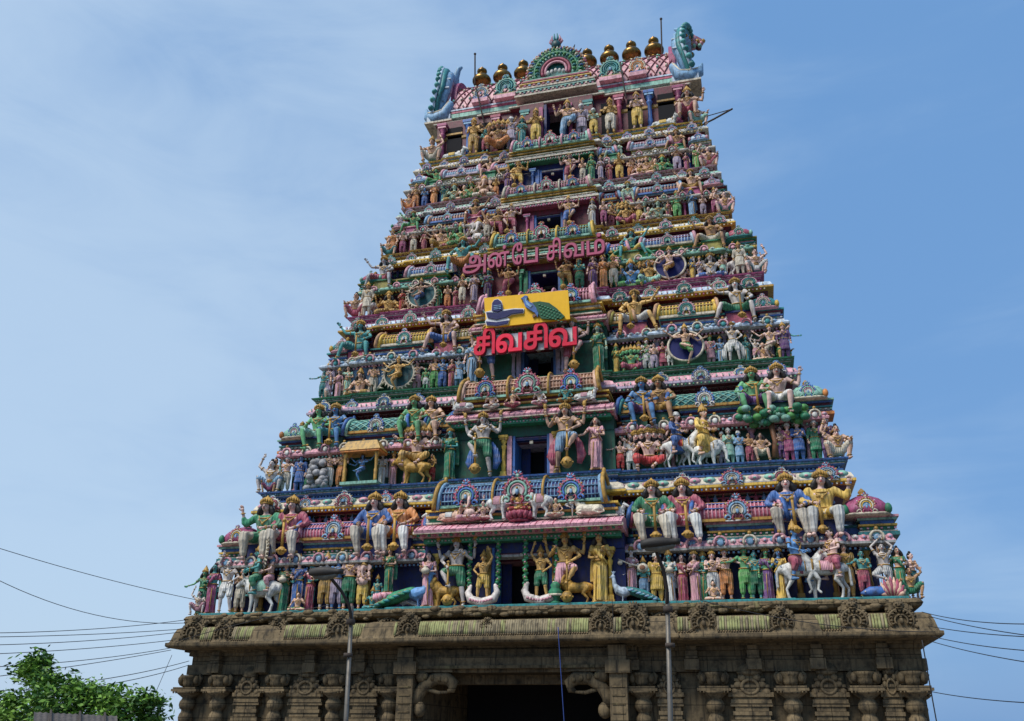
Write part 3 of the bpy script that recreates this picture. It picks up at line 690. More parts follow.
# flaring gable horns at both ends
for sx in (-1, 1):
    g = MB(); X = sx*5.95
    def hp(q, i, n_=30):
        a = -.62+(pi+1.24)*i/(n_-1)
        s_ = sin(a)
        dx = sx*(.15+.55*max(0, -s_+.15)**1.0*1.3+.42*max(0, s_-.25)**2*1.6)
        return Vector((X+dx, YC+cos(a)*2.35*q, rz+1.55+s_*2.45*q))
    for q, r_, mt, ox in ((1.0, .34, 'sky', 0), (1.13, .20, 'teal', .12), (.86, .12, 'pink', -.1), (1.20, .10, 'paleblue', .25)):
        g.tube([hp(q, i)+Vector((sx*ox, 0, 0)) for i in range(30)], [r_*(.45+.55*sin(pi*min(1, max(.12, i/29)))) for i in range(30)], P[mt], seg=8)
    for i in range(2, 28, 1):
        g.ball(hp(1.2, i)+Vector((sx*.34, 0, 0)), (.17, .2, .15), P['teal' if i % 2 else 'skinteal'], 7, 5)
    for i in range(5, 25, 2):
        g.ball(hp(1.0, i)+Vector((sx*.33, 0, 0)), (.08, .1, .08), P['gold'], 6, 4)
    # crest leaves
    top = hp(1.0, 14)
    g.tube([top+Vector((0,-.2,-.1)), top+Vector((-sx*.1,-.35,.55)), top+Vector((-sx*.28,-.4,1.0)), top+Vector((-sx*.5,-.4,1.1))], [.3,.22,.16,.06], P['sky'], seg=7)
    g.tube([top+Vector((sx*.3,0,.0)), top+Vector((sx*.45,-.1,.6)), top+Vector((sx*.30,-.1,.95))], [.26,.2,.04], P['pink'], seg=7)
    g.tube([top+Vector((sx*.65,.1,.0)), top+Vector((sx*.85,.1,.45)), top+Vector((sx*.62,.1,.8))], [.2,.14,.03], P['maroon'], seg=7)
    for i in range(9): g.ball(top+Vector((sx*(.15+.1*i), -.2+.02*i, .15*(i % 3))), .13, P[('mint','pink','gold')[i % 3]], 6, 4)
    g.tube([Vector((X-sx*.1, YC-2.35, rz+.9)), Vector((X+sx*.15, YC-2.4, rz+.25)), Vector((X+sx*.65, YC-2.35, rz+.12)), Vector((X+sx*1.15, YC-2.2, rz+.45)), Vector((X+sx*1.30, YC-2.1, rz+1.0))], [.22, .34, .36, .24, .07], P['sky'], seg=9, round_=True)
    g.tube([Vector((X-sx*.1, YC-2.5, rz+1.0)), Vector((X+sx*.2, YC-2.62, rz+.42)), Vector((X+sx*.65, YC-2.6, rz+.35)), Vector((X+sx*1.1, YC-2.4, rz+.6))], [.06, .08, .08, .03], P['cream'], seg=6)
    for i in range(4, 26, 2):
        q_ = hp(1.0, i); g.box((q_.x, q_.y-.22 if q_.y < YC else q_.y, q_.z), (.5, .10, .07), P['paleblue'])
    # gable infill
    vs = [(X, YC+cos(-.6+(pi+1.2)*i/20)*2.0, rz+1.5+sin(-.6+(pi+1.2)*i/20)*2.1) for i in range(21)]
    g.add(vs+[(x-sx*.3, y, z) for x, y, z in vs], [tuple(range(20,-1,-1)), tuple(range(21, 42))]+[(i, i+1, 22+i, 21+i) for i in range(20)], P['magenta'])
    g.box((X+sx*.45, YC-1.9, rz+.05), (1.3, 1.2, .35), 'paleblue'); g.box((X+sx*.45, YC-1.9, rz-.17), (1.5, 1.35, .10), 'cream')
    part(g.build('gable_horn'), roof)
# pot finials
fm = MB()
fm.lathe((0,0,0), [(.26,0),(.30,.05),(.20,.10),(.22,.16),(.36,.22),(.52,.32),(.60,.46),(.61,.58),(.55,.72),(.40,.84),(.27,.90),(.22,.93),(.30,.97),(.30,1.0),(.17,1.03),(.19,1.08),(.28,1.14),(.33,1.24),(.31,1.34),(.22,1.42),(.12,1.47),(.09,1.50),(.11,1.54),(.015,1.66)], P['brass'], 28)
for i in range(20): a = 2*pi*i/20; fm.ball((.56*cos(a), .56*sin(a), .47), (.035,.035,.07), P['brass'], 5, 4)
FIN = fm.mesh('pot_finial')
for i in range(9):
    x = (i-4)*1.207; dk = i < 3
    o = inst('pot_finial', FIN, None, (x, YC-.1, rz+rh+.32), (0,0,.3*i), (.88,.88,.92))
    part(o, roof)

MT = Matrix.Translation((0, YC_, z1_)) @ Matrix.Diagonal((1.15, 1.13, 1.20, 1)) @ Matrix.Translation((0, -YC, -z1))
YC, z1 = YC_, z1_
for o in [roof]+[c for c in bpy.data.objects if c.parent == roof]:
    if o.data.users > 1 or o.location.length > 1e-6:
        o.location = MT @ o.location; o.scale = (o.scale.x*1.15, o.scale.y*1.13, o.scale.z*(1.15 if o.name.startswith('pot') else 1.2))
    else: o.data.transform(MT)
# ------------------------------------------------------------ stone base
YB = .28; WB = 13.45                       # wall plane and half width under the cornice
mb = MB()
base_plan = plan(WB, YB, [(-3.9, 3.9, .25)], (3.6, 6.0))
mb.prism(base_plan, [(0, -0.2), (0, 7.28)], P['stone'])
mb.prism(plan(WB+.02, YB-.02, [(-3.9, 3.9, .25)]), [(0, 7.28), (.16, 7.30), (.16, 7.66), (.05, 7.68), (.05, 7.98), (.16, 8.0), (.16, 8.12), (.30, 8.14), (.30, 8.3)], P['stone'])
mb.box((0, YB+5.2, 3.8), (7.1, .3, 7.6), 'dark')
base = part(mb.build('stone_base'), tower)
mb = MB()
bb = [(-13.0,-12.1,.16), (-11.2,-10.4,.0001+.14), (-9.2,-8.3,.14), (-6.7,-5.8,.14), (-4.6,4.6,.45), (5.8,6.7,.14), (8.3,9.2,.14), (10.4,11.2,.14)]
bb = [(-4.6, 4.6, .40), (-9.3, -5.6, .16), (5.6, 9.3, .16)]
cpl = plan(12.86, .35, bb)
mb.prism(cpl, [(-.1, 8.18), (.45-.6*0, 8.20), (1.18, 8.24), (1.25, 8.30), (1.25, 8.42), (1.16, 8.44), (1.12, 8.52), (1.06, 8.78), (.98, 8.97), (.80, 9.05), (.34, 9.06, P['stone_moss']), (.34, 9.14, P['stone_moss']), (.62, 9.18, P['stone_moss']), (.80, 9.26, P['stone_moss']), (.86, 9.36, P['stone_moss']), (.80, 9.46, P['stone_moss']), (.66, 9.52, P['stone_moss']), (.5, 9.53, P['teal']), (.5, 9.60, P['teal']), (.45, 9.627, P['teal'])], P['stone'])
# uneven growth and lumps along the weathered roll
for i in range(260):
    x = -13.4+26.8*random.random(); pp = .40 if abs(x) < 4.6 else .16 if 5.6 < abs(x) < 9.3 else 0
    s_ = random.uniform(.06, .16)
    mb.ball((x, .35-pp-.82+random.uniform(-.02,.06), 9.36+random.uniform(-.16,.14)), (s_*1.6, s_*.6, s_*.7), random.choice(['stone_moss', 'stone', 'stone_moss']), 6, 4)
# projecting side piers of the roll
cor = part(mb.build('stone_cornice'), base)
# fluted panels between the carved medallions
mb = MB()
med_px = [190, 221, 275, 339, 386, 411, 602, 635, 665, 704, 783, 855, 902]
mx_ = [solve_x(p_, -.85, 8.75) for p_ in med_px]
def fl(xa, xb, lich):
    n_ = int((xb-xa)/.085)
    for i in range(n_):
        x = xa+(xb-xa)*(i+.5)/n_; pp = .40 if abs(x) < 4.6 else .16 if 5.6 < abs(x) < 9.3 else 0
        mt = P['stone_lichen'] if lich(x) else P['stone_tan']; jz = random.uniform(-.03,.02)
        y = .35-pp
        mb.tube([(x, y-1.12, 8.53+jz), (x, y-1.10, 8.66), (x, y-1.06, 8.82), (x, y-.97, 8.99)], random.uniform(.038,.056), mt, seg=6)
        mb.ball((x, y-1.15, 8.50), (.04,.04,.04), P['stone'], 5, 3)
for a, b in zip(mx_[:-1], mx_[1:]):
    if b-a > .85:
        mb = MB(); fl(a+.42, b-.42, (lambda x: (random.random() < .7)) if not (-2.4 < (a+b)/2 < 2.8) else (lambda x: x < -2.4 or x > 2.2 or random.random() < .25)); part(mb.build('fluted_panel'), base)
def medallion_mesh():
    g = MB(); st_ = P['stone']; sm = P['stone_moss']
    g.ball((0,0,.38), (.40,.12,.38), sm, 16, 10)
    g.box((0,.06,.44), (.86,.16,.90), st_); g.box((0,.02,.02), (.96,.22,.10), st_); g.box((0,.05,.86), (.62,.20,.18), st_)
    for sx in (-1,1):
        for q in range(5): g.ball((sx*.40,-.06,.14+.16*q), (.06,.06,.05), st_, 6, 4)
    A = [-.7+(pi+1.4)*i/17 for i in range(18)]
    g.tube([(.39*cos(a), -.10, .40+.38*sin(a)) for a in A], .05, st_, seg=6)
    g.tube([(.20*cos(a), -.16, .36+.20*sin(a)) for a in A], .035, st_, seg=6)
    for i in range(11):
        a = -.5+(pi+1.0)*i/10; t = Vector((cos(a), 0, sin(a))); c = Vector((0,-.14,.39))+t*.29
        g.tube([c-t*.04, c+t*.03+Vector((0,-.05,0)), c+t*.06+Vector((.03*sin(a),0,-.03*cos(a)))], [.035,.045,.02], st_, seg=5)
        g.ball((.47*cos(a), -.03, .40+.46*sin(a)), (.07,.07,.06), st_, 6, 4)
    # small lion face over the arch
    g.ball((0,-.06,.92), (.19,.15,.15), st_, 9, 7); g.ball((-.08,-.19,.95), .045, st_, 6, 4); g.ball((.08,-.19,.95), .045, st_, 6, 4)
    g.ball((0,-.21,.88), (.06,.05,.04), st_, 6, 4); g.tube([(-.11,-.17,.82),(0,-.20,.79),(.11,-.17,.82)], .025, sm, seg=5)
    for a in (-1.1,-.55,0,.55,1.1): g.tube([(sin(a)*.12,-.02,.98+cos(a)*.05),(sin(a)*.22,0,1.0+cos(a)*.15)], [.06,.02], st_, seg=5)
    g.ball((0,-.16,.34), (.07,.09,.12), st_, 7, 5); g.ball((0,-.18,.48), .05, st_, 6, 4)
    for sx in (-1,1):
        g.tube([(sx*(.36+.12*cos(t)*(1-t/8)), -.08, .10+.12*sin(t)*(1-t/8)) for t in [i*.6 for i in range(10)]], [.055-.003*i for i in range(10)], st_, seg=6)
    return g.mesh('stone_medallion')
MED = medallion_mesh()
for x in mx_:
    pp = .40 if abs(x) < 4.6 else .16 if 5.6 < abs(x) < 9.3 else 0
    q_s = random.uniform(.86, 1.06); part(inst('stone_medallion', MED, None, (x, .35-pp-1.03, 8.42), (-.12,random.uniform(-.06,.06),random.uniform(-.15,.15)), (q_s*random.choice((1,-1)),1,.94*q_s)), base)
# small medallion in the middle
part(inst('stone_medallion', MED, None, (-.9, .35-.40-1.03, 8.62), (-.2,0,0), (.7,.6,.45)), base)
# pilasters with wide lotus capitals
def stone_pillar():
    g = MB(); s_ = P['stone']; z = 0
    g.lathe((0,0,0), [(.34,-7.4),(.34,-6.9),(.27,-6.8),(.27,-2.6),(.36,-2.5),(.37,-2.35),(.27,-2.2),(.25,-1.75),(.32,-1.68),(.35,-1.55),(.31,-1.42),(.25,-1.36),(.24,-1.28),(.34,-1.22),(.39,-1.10),(.37,-.98),(.30,-.90),(.27,-.84),(.52,-.70),(.60,-.62)], s_, 20, rib=.02, nrib=16)
    g.box((0,0,-.57), (1.38,.95,.09), s_); g.box((0,0,-.49), (1.22,.9,.06), s_)
    for i in range(9): g.ball((-.56+.14*i, -.42, -.645), (.05,.06,.05), s_, 5, 4)
    g.lathe((0,0,-.46), [(.22,0),(.30,.06),(.36,.16),(.34,.26),(.42,.34),(.46,.44)], s_, 14)
    for sx in (-1,1):
        g.tube([(sx*.28,0,-.35), (sx*.5,0,-.28), (sx*.58,0,-.12), (sx*.50,0,-.02), (sx*.42,0,-.1)], [.12,.13,.12,.09,.05], s_, seg=8)
        g.ball((sx*.42,-.16,-.2), (.14,.16,.17), s_, 8, 6)
    return g.mesh('stone_pilaster')
SPI = stone_pillar()
for p_ in (190, 220, 277, 335, 391, 642, 713, 790, 864, 911):
    x = solve_x(p_, YB-.3, 7.2)
    part(inst('stone_pilaster', SPI, None, (x, YB-.22, 7.28), (0,0,random.uniform(-.05,.05)), (.80,.85,1)), base)
for yy_ in (2.6, 5.0, 7.4):
    for sx in (-1, 1): part(inst('stone_pilaster', SPI, None, (sx*(WB+.02), yy_, 7.275), (0,0,pi/2), (.86,.9,1)), base)
# shrine niches carved between them
def niche_mesh():
    g = MB(); s_ = P['stone']
    for w_, z_, h_, d_ in ((1.05,-.95,.12,.34),(.95,-.84,.08,.26),(1.18,-.74,.14,.42),(.90,-.60,.12,.3),(1.0,-.48,.10,.36),(.72,-.38,.12,.28),(.80,-.27,.08,.32),(.56,-.18,.12,.24),(1.1,-1.06,.10,.30),(.86,-1.18,.14,.22),(1.0,-1.32,.12,.34),(.92,-1.45,.12,.26),(1.12,-1.60,.14,.36)):
        g.box((0,-.02,z_), (w_, d_, h_), s_)
    g.lathe((0,-.05,-.12), [(.30,0),(.34,.10),(.30,.24),(.16,.36),(.05,.42)], s_, 12, sy=.6)
    for sx in (-1,1):
        for q in range(3): g.ball((sx*(.42-.11*q), -.16, -.66+.22*q), (.12,.10,.12), s_, 7, 5)
        g.lathe((sx*.42,-.1,-4.0), [(.11,0),(.09,.3),(.09,1.9),(.14,2.0),(.10,2.1),(.16,2.3)], s_, 8)
    g.tube([(.22*cos(a), -.22, -.5+.22*sin(a)) for a in [2*pi*i/14 for i in range(14)]], .05, s_, seg=6, closed=True)
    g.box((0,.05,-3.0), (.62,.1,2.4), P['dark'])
    return g.mesh('carved_niche')
NIC = niche_mesh()
for p_, s_ in ((250,1),(308,1.3),(366,1),(669,.8),(749,1.25),(827,1.05),(889,.6)):
    part(inst('carved_niche', NIC, None, (solve_x(p_, YB-.2, 7.2), YB-.12, 7.30), (0,0,0), (s_,1,1)), base)
# portal: posts, lintel, curled lion brackets
for sx, p_ in ((-1, 407), (1, 619)):
    x = solve_x(p_, YB-.6, 7.0); mb = MB()
    mb.box((x, YB-.5, 3.8), (.60, .6, 7.5), 'stone'); mb.box((x, YB-.55, 7.45), (.86, .75, .42), 'stone'); mb.box((x, YB-.55, 7.9), (.62, .7, .50), 'stone')
    for q in range(5): mb.box((x, YB-.81, 7.3-.28*q-.5), (.44,.03,.05), 'stone_moss')
    part(mb.build('portal_post'), base)
mb = MB(); xl, xr = solve_x(407, YB-.5, 7.4), solve_x(619, YB-.5, 7.4)
mb.box(((xl+xr)/2, YB-.40, 7.63), (xr-xl-.7, .5, .40), 'stone'); mb.box(((xl+xr)/2, YB-.30, 7.95), (xr-xl-.5, .5, .24), 'stone'); mb.box(((xl+xr)/2, YB-.43, 7.47), (xr-xl-.72, .58, .10), 'stone_moss')
mb.box(((xl+xr)/2, YB+.8, 7.2), (xr-xl-.9, .5, .5), 'stone')
part(mb.build('portal_lintel'), base)
for sx, x in ((-1, xl+.32), (1, xr-.32)):
    g = MB(); d = -sx
    g.tube([(x, YB-.4, 6.2), (x+d*.12, YB-.4, 6.55), (x+d*.35, YB-.4, 6.85), (x+d*.75, YB-.4, 7.10), (x+d*1.2, YB-.4, 7.12), (x+d*1.45, YB-.4, 6.92), (x+d*1.40, YB-.4, 6.70), (x+d*1.25, YB-.4, 6.66)], [.26,.24,.22,.24,.26,.22,.14,.06], P['stone'], seg=9)
    g.ball((x+d*.28, YB-.45, 7.18), (.30,.25,.24), 'stone', 10, 7); g.box((x+d*.75, YB-.4, 7.36), (1.45,.42,.10), 'stone')
    g.ball((x+d*.22, YB-.45, 6.05), (.24,.22,.28), 'stone', 9, 7); g.tube([(x+d*.5,YB-.4,6.72),(x+d*.9,YB-.4,6.62),(x+d*1.25,YB-.4,6.64)], [.08,.07,.05], P['stone'], seg=6)
    for q in range(4): g.ball((x+d*(.45+.27*q), YB-.62, 7.16-.04*q), (.10,.08,.12), 'stone_moss', 6, 4)
    part(g.build('lion_bracket'), base)
# beam course with square block ends
for i in range(-6, 7):
    x = i*2.05
    if abs(x) < 3.8: continue
    mb = MB()
    mb.box((x, YB-.26, 7.52), (.50, .42, .34), 'stone'); mb.box((x, YB-.24, 7.84), (.40, .40, .26), 'stone'); mb.box((x, YB-.22, 8.06), (.34, .36, .14), 'stone')
    part(mb.build('corbel_block'), base)

# ground
mb = MB(); mb.add([(-3000,-3000,0),(3000,-3000,0),(3000,3000,0),(-3000,3000,0)], [(0,1,2,3)], paint('packed_earth', (.16,.13,.10), rough=.9, grime=.5, scale=.4))
tag(mb.build('ground'), kind='structure')
# ------------------------------------------------------------ figures
V = lambda *a: Vector(a)
def limbs(mb, chain, radii, mat, seg=10, inflate=0):
    pts = [Vector(p) for p in chain]; P2 = []; R = []
    for i in range(len(pts)-1):
        a, b = pts[i], pts[i+1]; ra, rb = radii[i], radii[i+1]
        for t in (0, .3, .65):
            P2.append(a.lerp(b, t)); R.append((ra*(1-t)+rb*t)*(1+ (.10 if 0 < t < .5 else 0))+inflate)
    P2.append(pts[-1]); R.append(radii[-1]+inflate)
    mb.tube(P2, R, mat, seg=seg, round_=True)
def base_pose(**k):
    d = dict(pel=V(0,0,.95), chest=V(0,0,1.30), head=V(0,-.02,1.63), bulk=1.0, fem=False, belly=0, turn=0,
        legs=[[V(-.09,0,.93),V(-.11,-.02,.50),V(-.12,.02,.08)],[V(.09,0,.93),V(.11,-.02,.50),V(.12,.02,.08)]],
        arms=[[V(-.19,0,1.42),V(-.26,.03,1.14),V(-.26,-.06,.90)],[V(.19,0,1.42),V(.26,.03,1.14),V(.26,-.06,.90)]], heads=0)
    d.update(k); return d
S0, S1 = V(-.19,0,1.42), V(.19,0,1.42)
UP = lambda sx: [V(sx*.19,.03,1.42), V(sx*.42,.06,1.28), V(sx*.46,-.04,1.56)]
POSES = dict(
 stand=base_pose(),
 pray=base_pose(arms=[[S0,V(-.24,-.06,1.16),V(-.03,-.22,1.28)],[S1,V(.24,-.06,1.16),V(.03,-.22,1.28)]]),
 carry=base_pose(arms=[[S0,V(-.25,-.03,1.15),V(-.10,-.24,1.14)],[S1,V(.25,-.03,1.15),V(.14,-.24,1.18)]]),
 reach=base_pose(arms=[[S0,V(-.40,-.10,1.26),V(-.62,-.18,1.22)],[S1,V(.27,-.03,1.16),V(.12,-.2,1.10)]]),
 raise_=base_pose(legs=[[V(-.09,0,.93),V(-.13,-.03,.50),V(-.15,.02,.08)],[V(.09,0,.93),V(.16,-.10,.52),V(.20,.0,.08)]],
        arms=[[S0,V(-.30,-.04,1.64),V(-.20,-.10,1.90)],[S1,V(.34,-.02,1.20),V(.16,-.16,1.02)]], head=V(0,-.03,1.62)),
 yoga=base_pose(legs=[[V(-.09,0,.93),V(-.34,-.16,.72),V(-.02,-.14,.60)],[V(.09,0,.93),V(.10,-.02,.50),V(.10,.02,.08)]],
        arms=[[S0,V(-.30,0,1.66),V(-.02,-.02,1.94)],[S1,V(.30,0,1.66),V(.02,-.02,1.94)]]),
 guard=base_pose(bulk=1.12, pel=V(.02,0,.95), legs=[[V(-.09,0,.93),V(-.26,-.26,.86),V(-.08,-.28,.52)],[V(.10,0,.93),V(.16,-.06,.50),V(.20,.02,.08)]],
        arms=[[S0,V(-.36,-.06,1.20),V(-.14,-.30,1.00)],[S1,V(.38,-.02,1.22),V(.22,-.24,1.36)],UP(-1),UP(1)]),
 dance=base_pose(chest=V(-.02,0,1.26), head=V(0,-.03,1.60), pel=V(0,0,.90), legs=[[V(-.09,0,.88),V(-.22,-.18,.50),V(-.06,-.04,.08)],[V(.09,0,.88),V(.12,-.34,.82),V(-.26,-.36,.66)]],
        arms=[[V(-.19,0,1.38),V(-.42,-.08,1.24),V(-.62,-.10,1.44)],[V(.19,0,1.38),V(.40,-.16,1.22),V(.06,-.34,1.12)],[V(-.19,.03,1.38),V(-.46,.04,1.08),V(-.70,.0,1.16)],[V(.19,.03,1.38),V(.46,.04,1.36),V(.70,-.04,1.56)]]),
 sit=base_pose(bulk=1.08, pel=V(0,0,.56), chest=V(0,-.02,.93), head=V(0,-.06,1.27),
        legs=[[V(-.10,0,.55),V(-.23,-.42,.60),V(-.15,-.33,.08)],[V(.10,0,.55),V(.22,-.44,.54),V(.27,-.42,.08)]],
        arms=[[V(-.20,-.02,1.06),V(-.36,-.06,.82),V(-.16,-.36,.72)],[V(.20,-.02,1.06),V(.36,-.10,.84),V(.20,-.38,.68)]]),
 sitwave=base_pose(bulk=1.08, pel=V(0,0,.56), chest=V(0,-.02,.93), head=V(.02,-.06,1.27),
        legs=[[V(-.10,0,.55),V(-.20,-.42,.56),V(-.22,-.44,.08)],[V(.10,0,.55),V(.22,-.42,.56),V(.20,-.38,.08)]],
        arms=[[V(-.20,-.02,1.06),V(-.33,-.08,.82),V(-.12,-.36,.72)],[V(.20,-.02,1.06),V(.42,-.06,.86),V(.46,-.14,1.16)]]),
 spread=base_pose(bulk=1.10, pel=V(0,0,.58), chest=V(0,-.02,.96), head=V(-.02,-.05,1.31),
        legs=[[V(-.12,0,.56),V(-.40,-.34,.62),V(-.56,-.30,.14)],[V(.12,0,.56),V(.32,-.38,.56),V(.36,-.34,.06)]],
        arms=[[V(-.20,-.02,1.10),V(-.44,-.10,1.08),V(-.62,-.16,1.34)],[V(.20,-.02,1.10),V(.36,-.14,.88),V(.24,-.38,.68)]]),
 lotus=base_pose(pel=V(0,0,.12), chest=V(0,-.01,.48), head=V(0,-.03,.82),
        legs=[[V(-.09,0,.12),V(-.40,-.20,.10),V(.06,-.32,.09)],[V(.09,0,.12),V(.40,-.20,.10),V(-.06,-.34,.12)]],
        arms=[[V(-.19,0,.61),V(-.34,-.04,.36),V(-.30,-.28,.22)],[V(.19,0,.61),V(.36,-.04,.38),V(.22,-.26,.50)],[V(-.19,.03,.61),V(-.42,.06,.48),V(-.46,-.04,.76)],[V(.19,.03,.61),V(.42,.06,.48),V(.46,-.04,.76)]]),
 many=base_pose(pel=V(0,0,.30), chest=V(0,-.01,.66), head=V(0,-.03,1.0), heads=2,
        legs=[[V(-.09,0,.30),V(-.36,-.26,.28),V(-.10,-.30,.06)],[V(.09,0,.30),V(.28,-.34,.34),V(.24,-.32,.02)]],
        arms=[[V(-.19,0,.79),V(-.34,-.04,.54),V(-.22,-.28,.50)],[V(.19,0,.79),V(.36,-.04,.56),V(.22,-.26,.62)]]+
             [[V(sx*.19,.03,.79),V(sx*(.34+.03*q),.05,.62+.16*q),V(sx*(.56-.02*q),-.02,.66+.24*q)] for sx in (-1,1) for q in range(3)]),
 ride=base_pose(pel=V(0,0,.10), chest=V(0,-.01,.46), head=V(0,-.03,.80),
        legs=[[V(-.10,0,.10),V(-.24,-.18,.02),V(-.24,-.06,-.36)],[V(.10,0,.10),V(.24,-.18,.02),V(.24,-.06,-.36)]],
        arms=[[V(-.19,0,.58),V(-.28,-.06,.36),V(-.12,-.26,.28)],[V(.19,0,.58),V(.28,-.06,.36),V(.12,-.26,.30)]]),
 squat=base_pose(bulk=1.1, pel=V(0,0,.30), chest=V(0,-.05,.62), head=V(0,-.10,.96),
        legs=[[V(-.10,0,.30),V(-.34,-.22,.52),V(-.26,-.16,.06)],[V(.10,0,.30),V(.34,-.22,.52),V(.26,-.16,.06)]],
        arms=[[V(-.20,-.02,.76),V(-.40,-.04,.92),V(-.30,-.04,1.20)],[V(.20,-.02,.76),V(.36,-.20,.58),V(.34,-.26,.60)]]),
)
POSES['saree'] = base_pose(fem=True, bulk=.92, arms=[[S0*.92,V(-.23,-.03,1.14),V(-.10,-.22,1.12)],[S1*.92,V(.24,.0,1.12),V(.26,-.08,.90)]])
POSES['sareehold'] = base_pose(fem=True, bulk=.92, arms=[[V(-.17,0,1.42),V(-.24,-.04,1.16),V(-.16,-.24,1.30)],[V(.17,0,1.42),V(.24,-.05,1.14),V(.05,-.24,1.10)]])
POSES['sareereach'] = base_pose(fem=True, bulk=.92, arms=[[V(-.17,0,1.42),V(-.24,-.04,1.16),V(-.10,-.22,1.12)],[V(.17,0,1.42),V(.34,-.08,1.20),V(.52,-.16,1.12)]])
POSES['child'] = dict(POSES['lotus'], arms=POSES['lotus']['arms'][:2])
POSES['lotus2'] = dict(POSES['lotus'], arms=POSES['lotus']['arms'][:2])

def hand(mb, p, d, mat, grip=False, s=1.0):
    """palm, four unequal bent fingers and a thumb leaving the side of the palm"""
    d = d.normalized(); side = d.cross(V(0,1,0)); 
    if side.length < .1: side = V(1,0,0)
    side.normalize(); nrm = side.cross(d).normalized()
    if nrm.y > 0: nrm = -nrm
    pc = p+d*.045*s
    mb.tube([p, pc, p+d*.085*s], [.026*s, .034*s, .030*s], mat, seg=8, flat=.6)
    for i, ln in enumerate((.062, .072, .066, .052)):
        b = p+d*.08*s+side*(i-1.5)*.018*s
        bend = nrm*(.045 if grip else .018)*s
        mb.tube([b, b+d*ln*.5*s+bend*.35, b+d*ln*s*(.7 if grip else 1)+bend*1.2], [.0095*s, .009*s, .0065*s], mat, seg=5)
    t = p+d*.03*s-side*.03*s
    mb.tube([t, t-side*.025*s+d*.03*s+nrm*.01, t-side*.022*s+d*.06*s+nrm*.03], [.012*s, .011*s, .008*s], mat, seg=5)

def head_geo(mb, h, mat, s=1.0):
    mb.ball(h, (.083*s,.098*s,.115*s), mat, 16, 12)
    mb.ball(h+V(0,-.028,-.062)*s, (.058*s,.066*s,.058*s), mat, 10, 8)        # jaw
    mb.tube([h+V(0,-.088,.022)*s, h+V(0,-.122,-.022)*s], [.011*s,.022*s], mat, seg=7, round_=True)   # nose
    mb.tube([h+V(-.05,-.080,.034)*s, h+V(0,-.098,.030)*s, h+V(.05,-.080,.034)*s], .014*s, mat, seg=6)  # brow ridge
    mb.ball(h+V(0,-.094,-.058)*s, (.028*s,.018*s,.016*s), mat, 8, 6)
    for sx in (-1,1): mb.ball(h+V(sx*.086,.005,-.012)*s, (.014*s,.026*s,.040*s), mat, 7, 6)

def heads_of(p):
    H = [p['head']]
    for q in range(1, p['heads']+1):
        for sx in (-1, 1): H.append(p['head']+V(sx*.145*q, .03*q, -.01*q))
    return H

def body_mesh(name, p, elephant=False):
    mb = MB(); m = P['peach']; b = p['bulk']; pel, ch = p['pel'], p['chest']; up = ch-pel
    sh = ch+up.normalized()*.12
    f = p['fem']
    rings = [(pel-V(0,0,.10), .09*b, .08*b), (pel-V(0,0,.04), (.165 if f else .15)*b, .115*b), (pel+up*.2, (.155 if f else .145)*b, .11*b), (pel+up*.45, (.115 if f else .130)*b, .095*b+p['belly']*.5),
             (pel+up*.72, .145*b, .11*b), (ch, .175*b, .12*b), (ch+(sh-ch)*.6, .185*b, .105*b), (sh, .15*b, .08*b), (sh+V(0,0,.05), .06, .055)]
    mb.loft(rings, m, 16)
    if f:
        for sx in (-1,1): mb.ball(ch+V(sx*.07,-.10,-.01), (.062,.055,.058), m, 8, 6)
    else:
        for sx in (-1,1): mb.ball(ch+V(sx*.075,-.085*b,.02), (.075,.045,.055), m, 8, 6)
    if p['belly']: mb.ball(pel+up*.4+V(0,-.08,0), (.17+p['belly'],.14+p['belly'],.17), m, 12, 8)
    hd = p['head']
    mb.tube([sh-V(0,0,.02), hd-V(0,-.01,.07)], [.062,.052], m, seg=10)
    for h in heads_of(p):
        if elephant:
            mb.ball(h, (.12,.12,.13), m, 14, 10)
            mb.tube([h+V(0,-.09,-.0), h+V(0,-.16,-.10), h+V(.01,-.17,-.24), h+V(.05,-.18,-.36), h+V(.11,-.18,-.36)], [.065,.055,.045,.034,.022], m, seg=9, round_=True)
            for sx in (-1,1): mb.loft([(h+V(sx*.17,.02,-.13), .04,.02), (h+V(sx*.19,.02,-.05), .09,.025), (h+V(sx*.19,.02,.05), .09,.025), (h+V(sx*.16,.02,.12), .04,.02)], m, 10)
        else: head_geo(mb, h, m)
    fings = MB()
    for L in p['legs']:
        limbs(mb, L, [.088*b,.058*b,.036*b], m)
        a = L[-1]; k = L[-2]; mb.ball(k.lerp(a,.3)+V(0,.02,0), (.05*b,.055*b,.10), m, 8, 6)
        toe = a+V(.02 if a.x > 0 else -.02, -.15, -.045) if a.z > -.5 else a
        mb.tube([a+V(0,.03,-.04), a+V(0,-.06,-.035), toe], [.036,.040,.030], m, seg=8, round_=True, flat=1)
    for A in p['arms']:
        limbs(mb, A, [.050*b,.038*b,.026*b], m); mb.ball(A[0], (.062*b,.06*b,.06*b), m, 8, 6)
        hand(fings, A[2], A[2]-A[1], m, grip=abs(A[2].y) > .15)
        mb.tube([A[2], A[2]+(A[2]-A[1]).normalized()*.06], [.028,.03], m, seg=8, round_=True)
    me = voxel(mb, .016, 3, name)
    return join_mesh(me, fings)

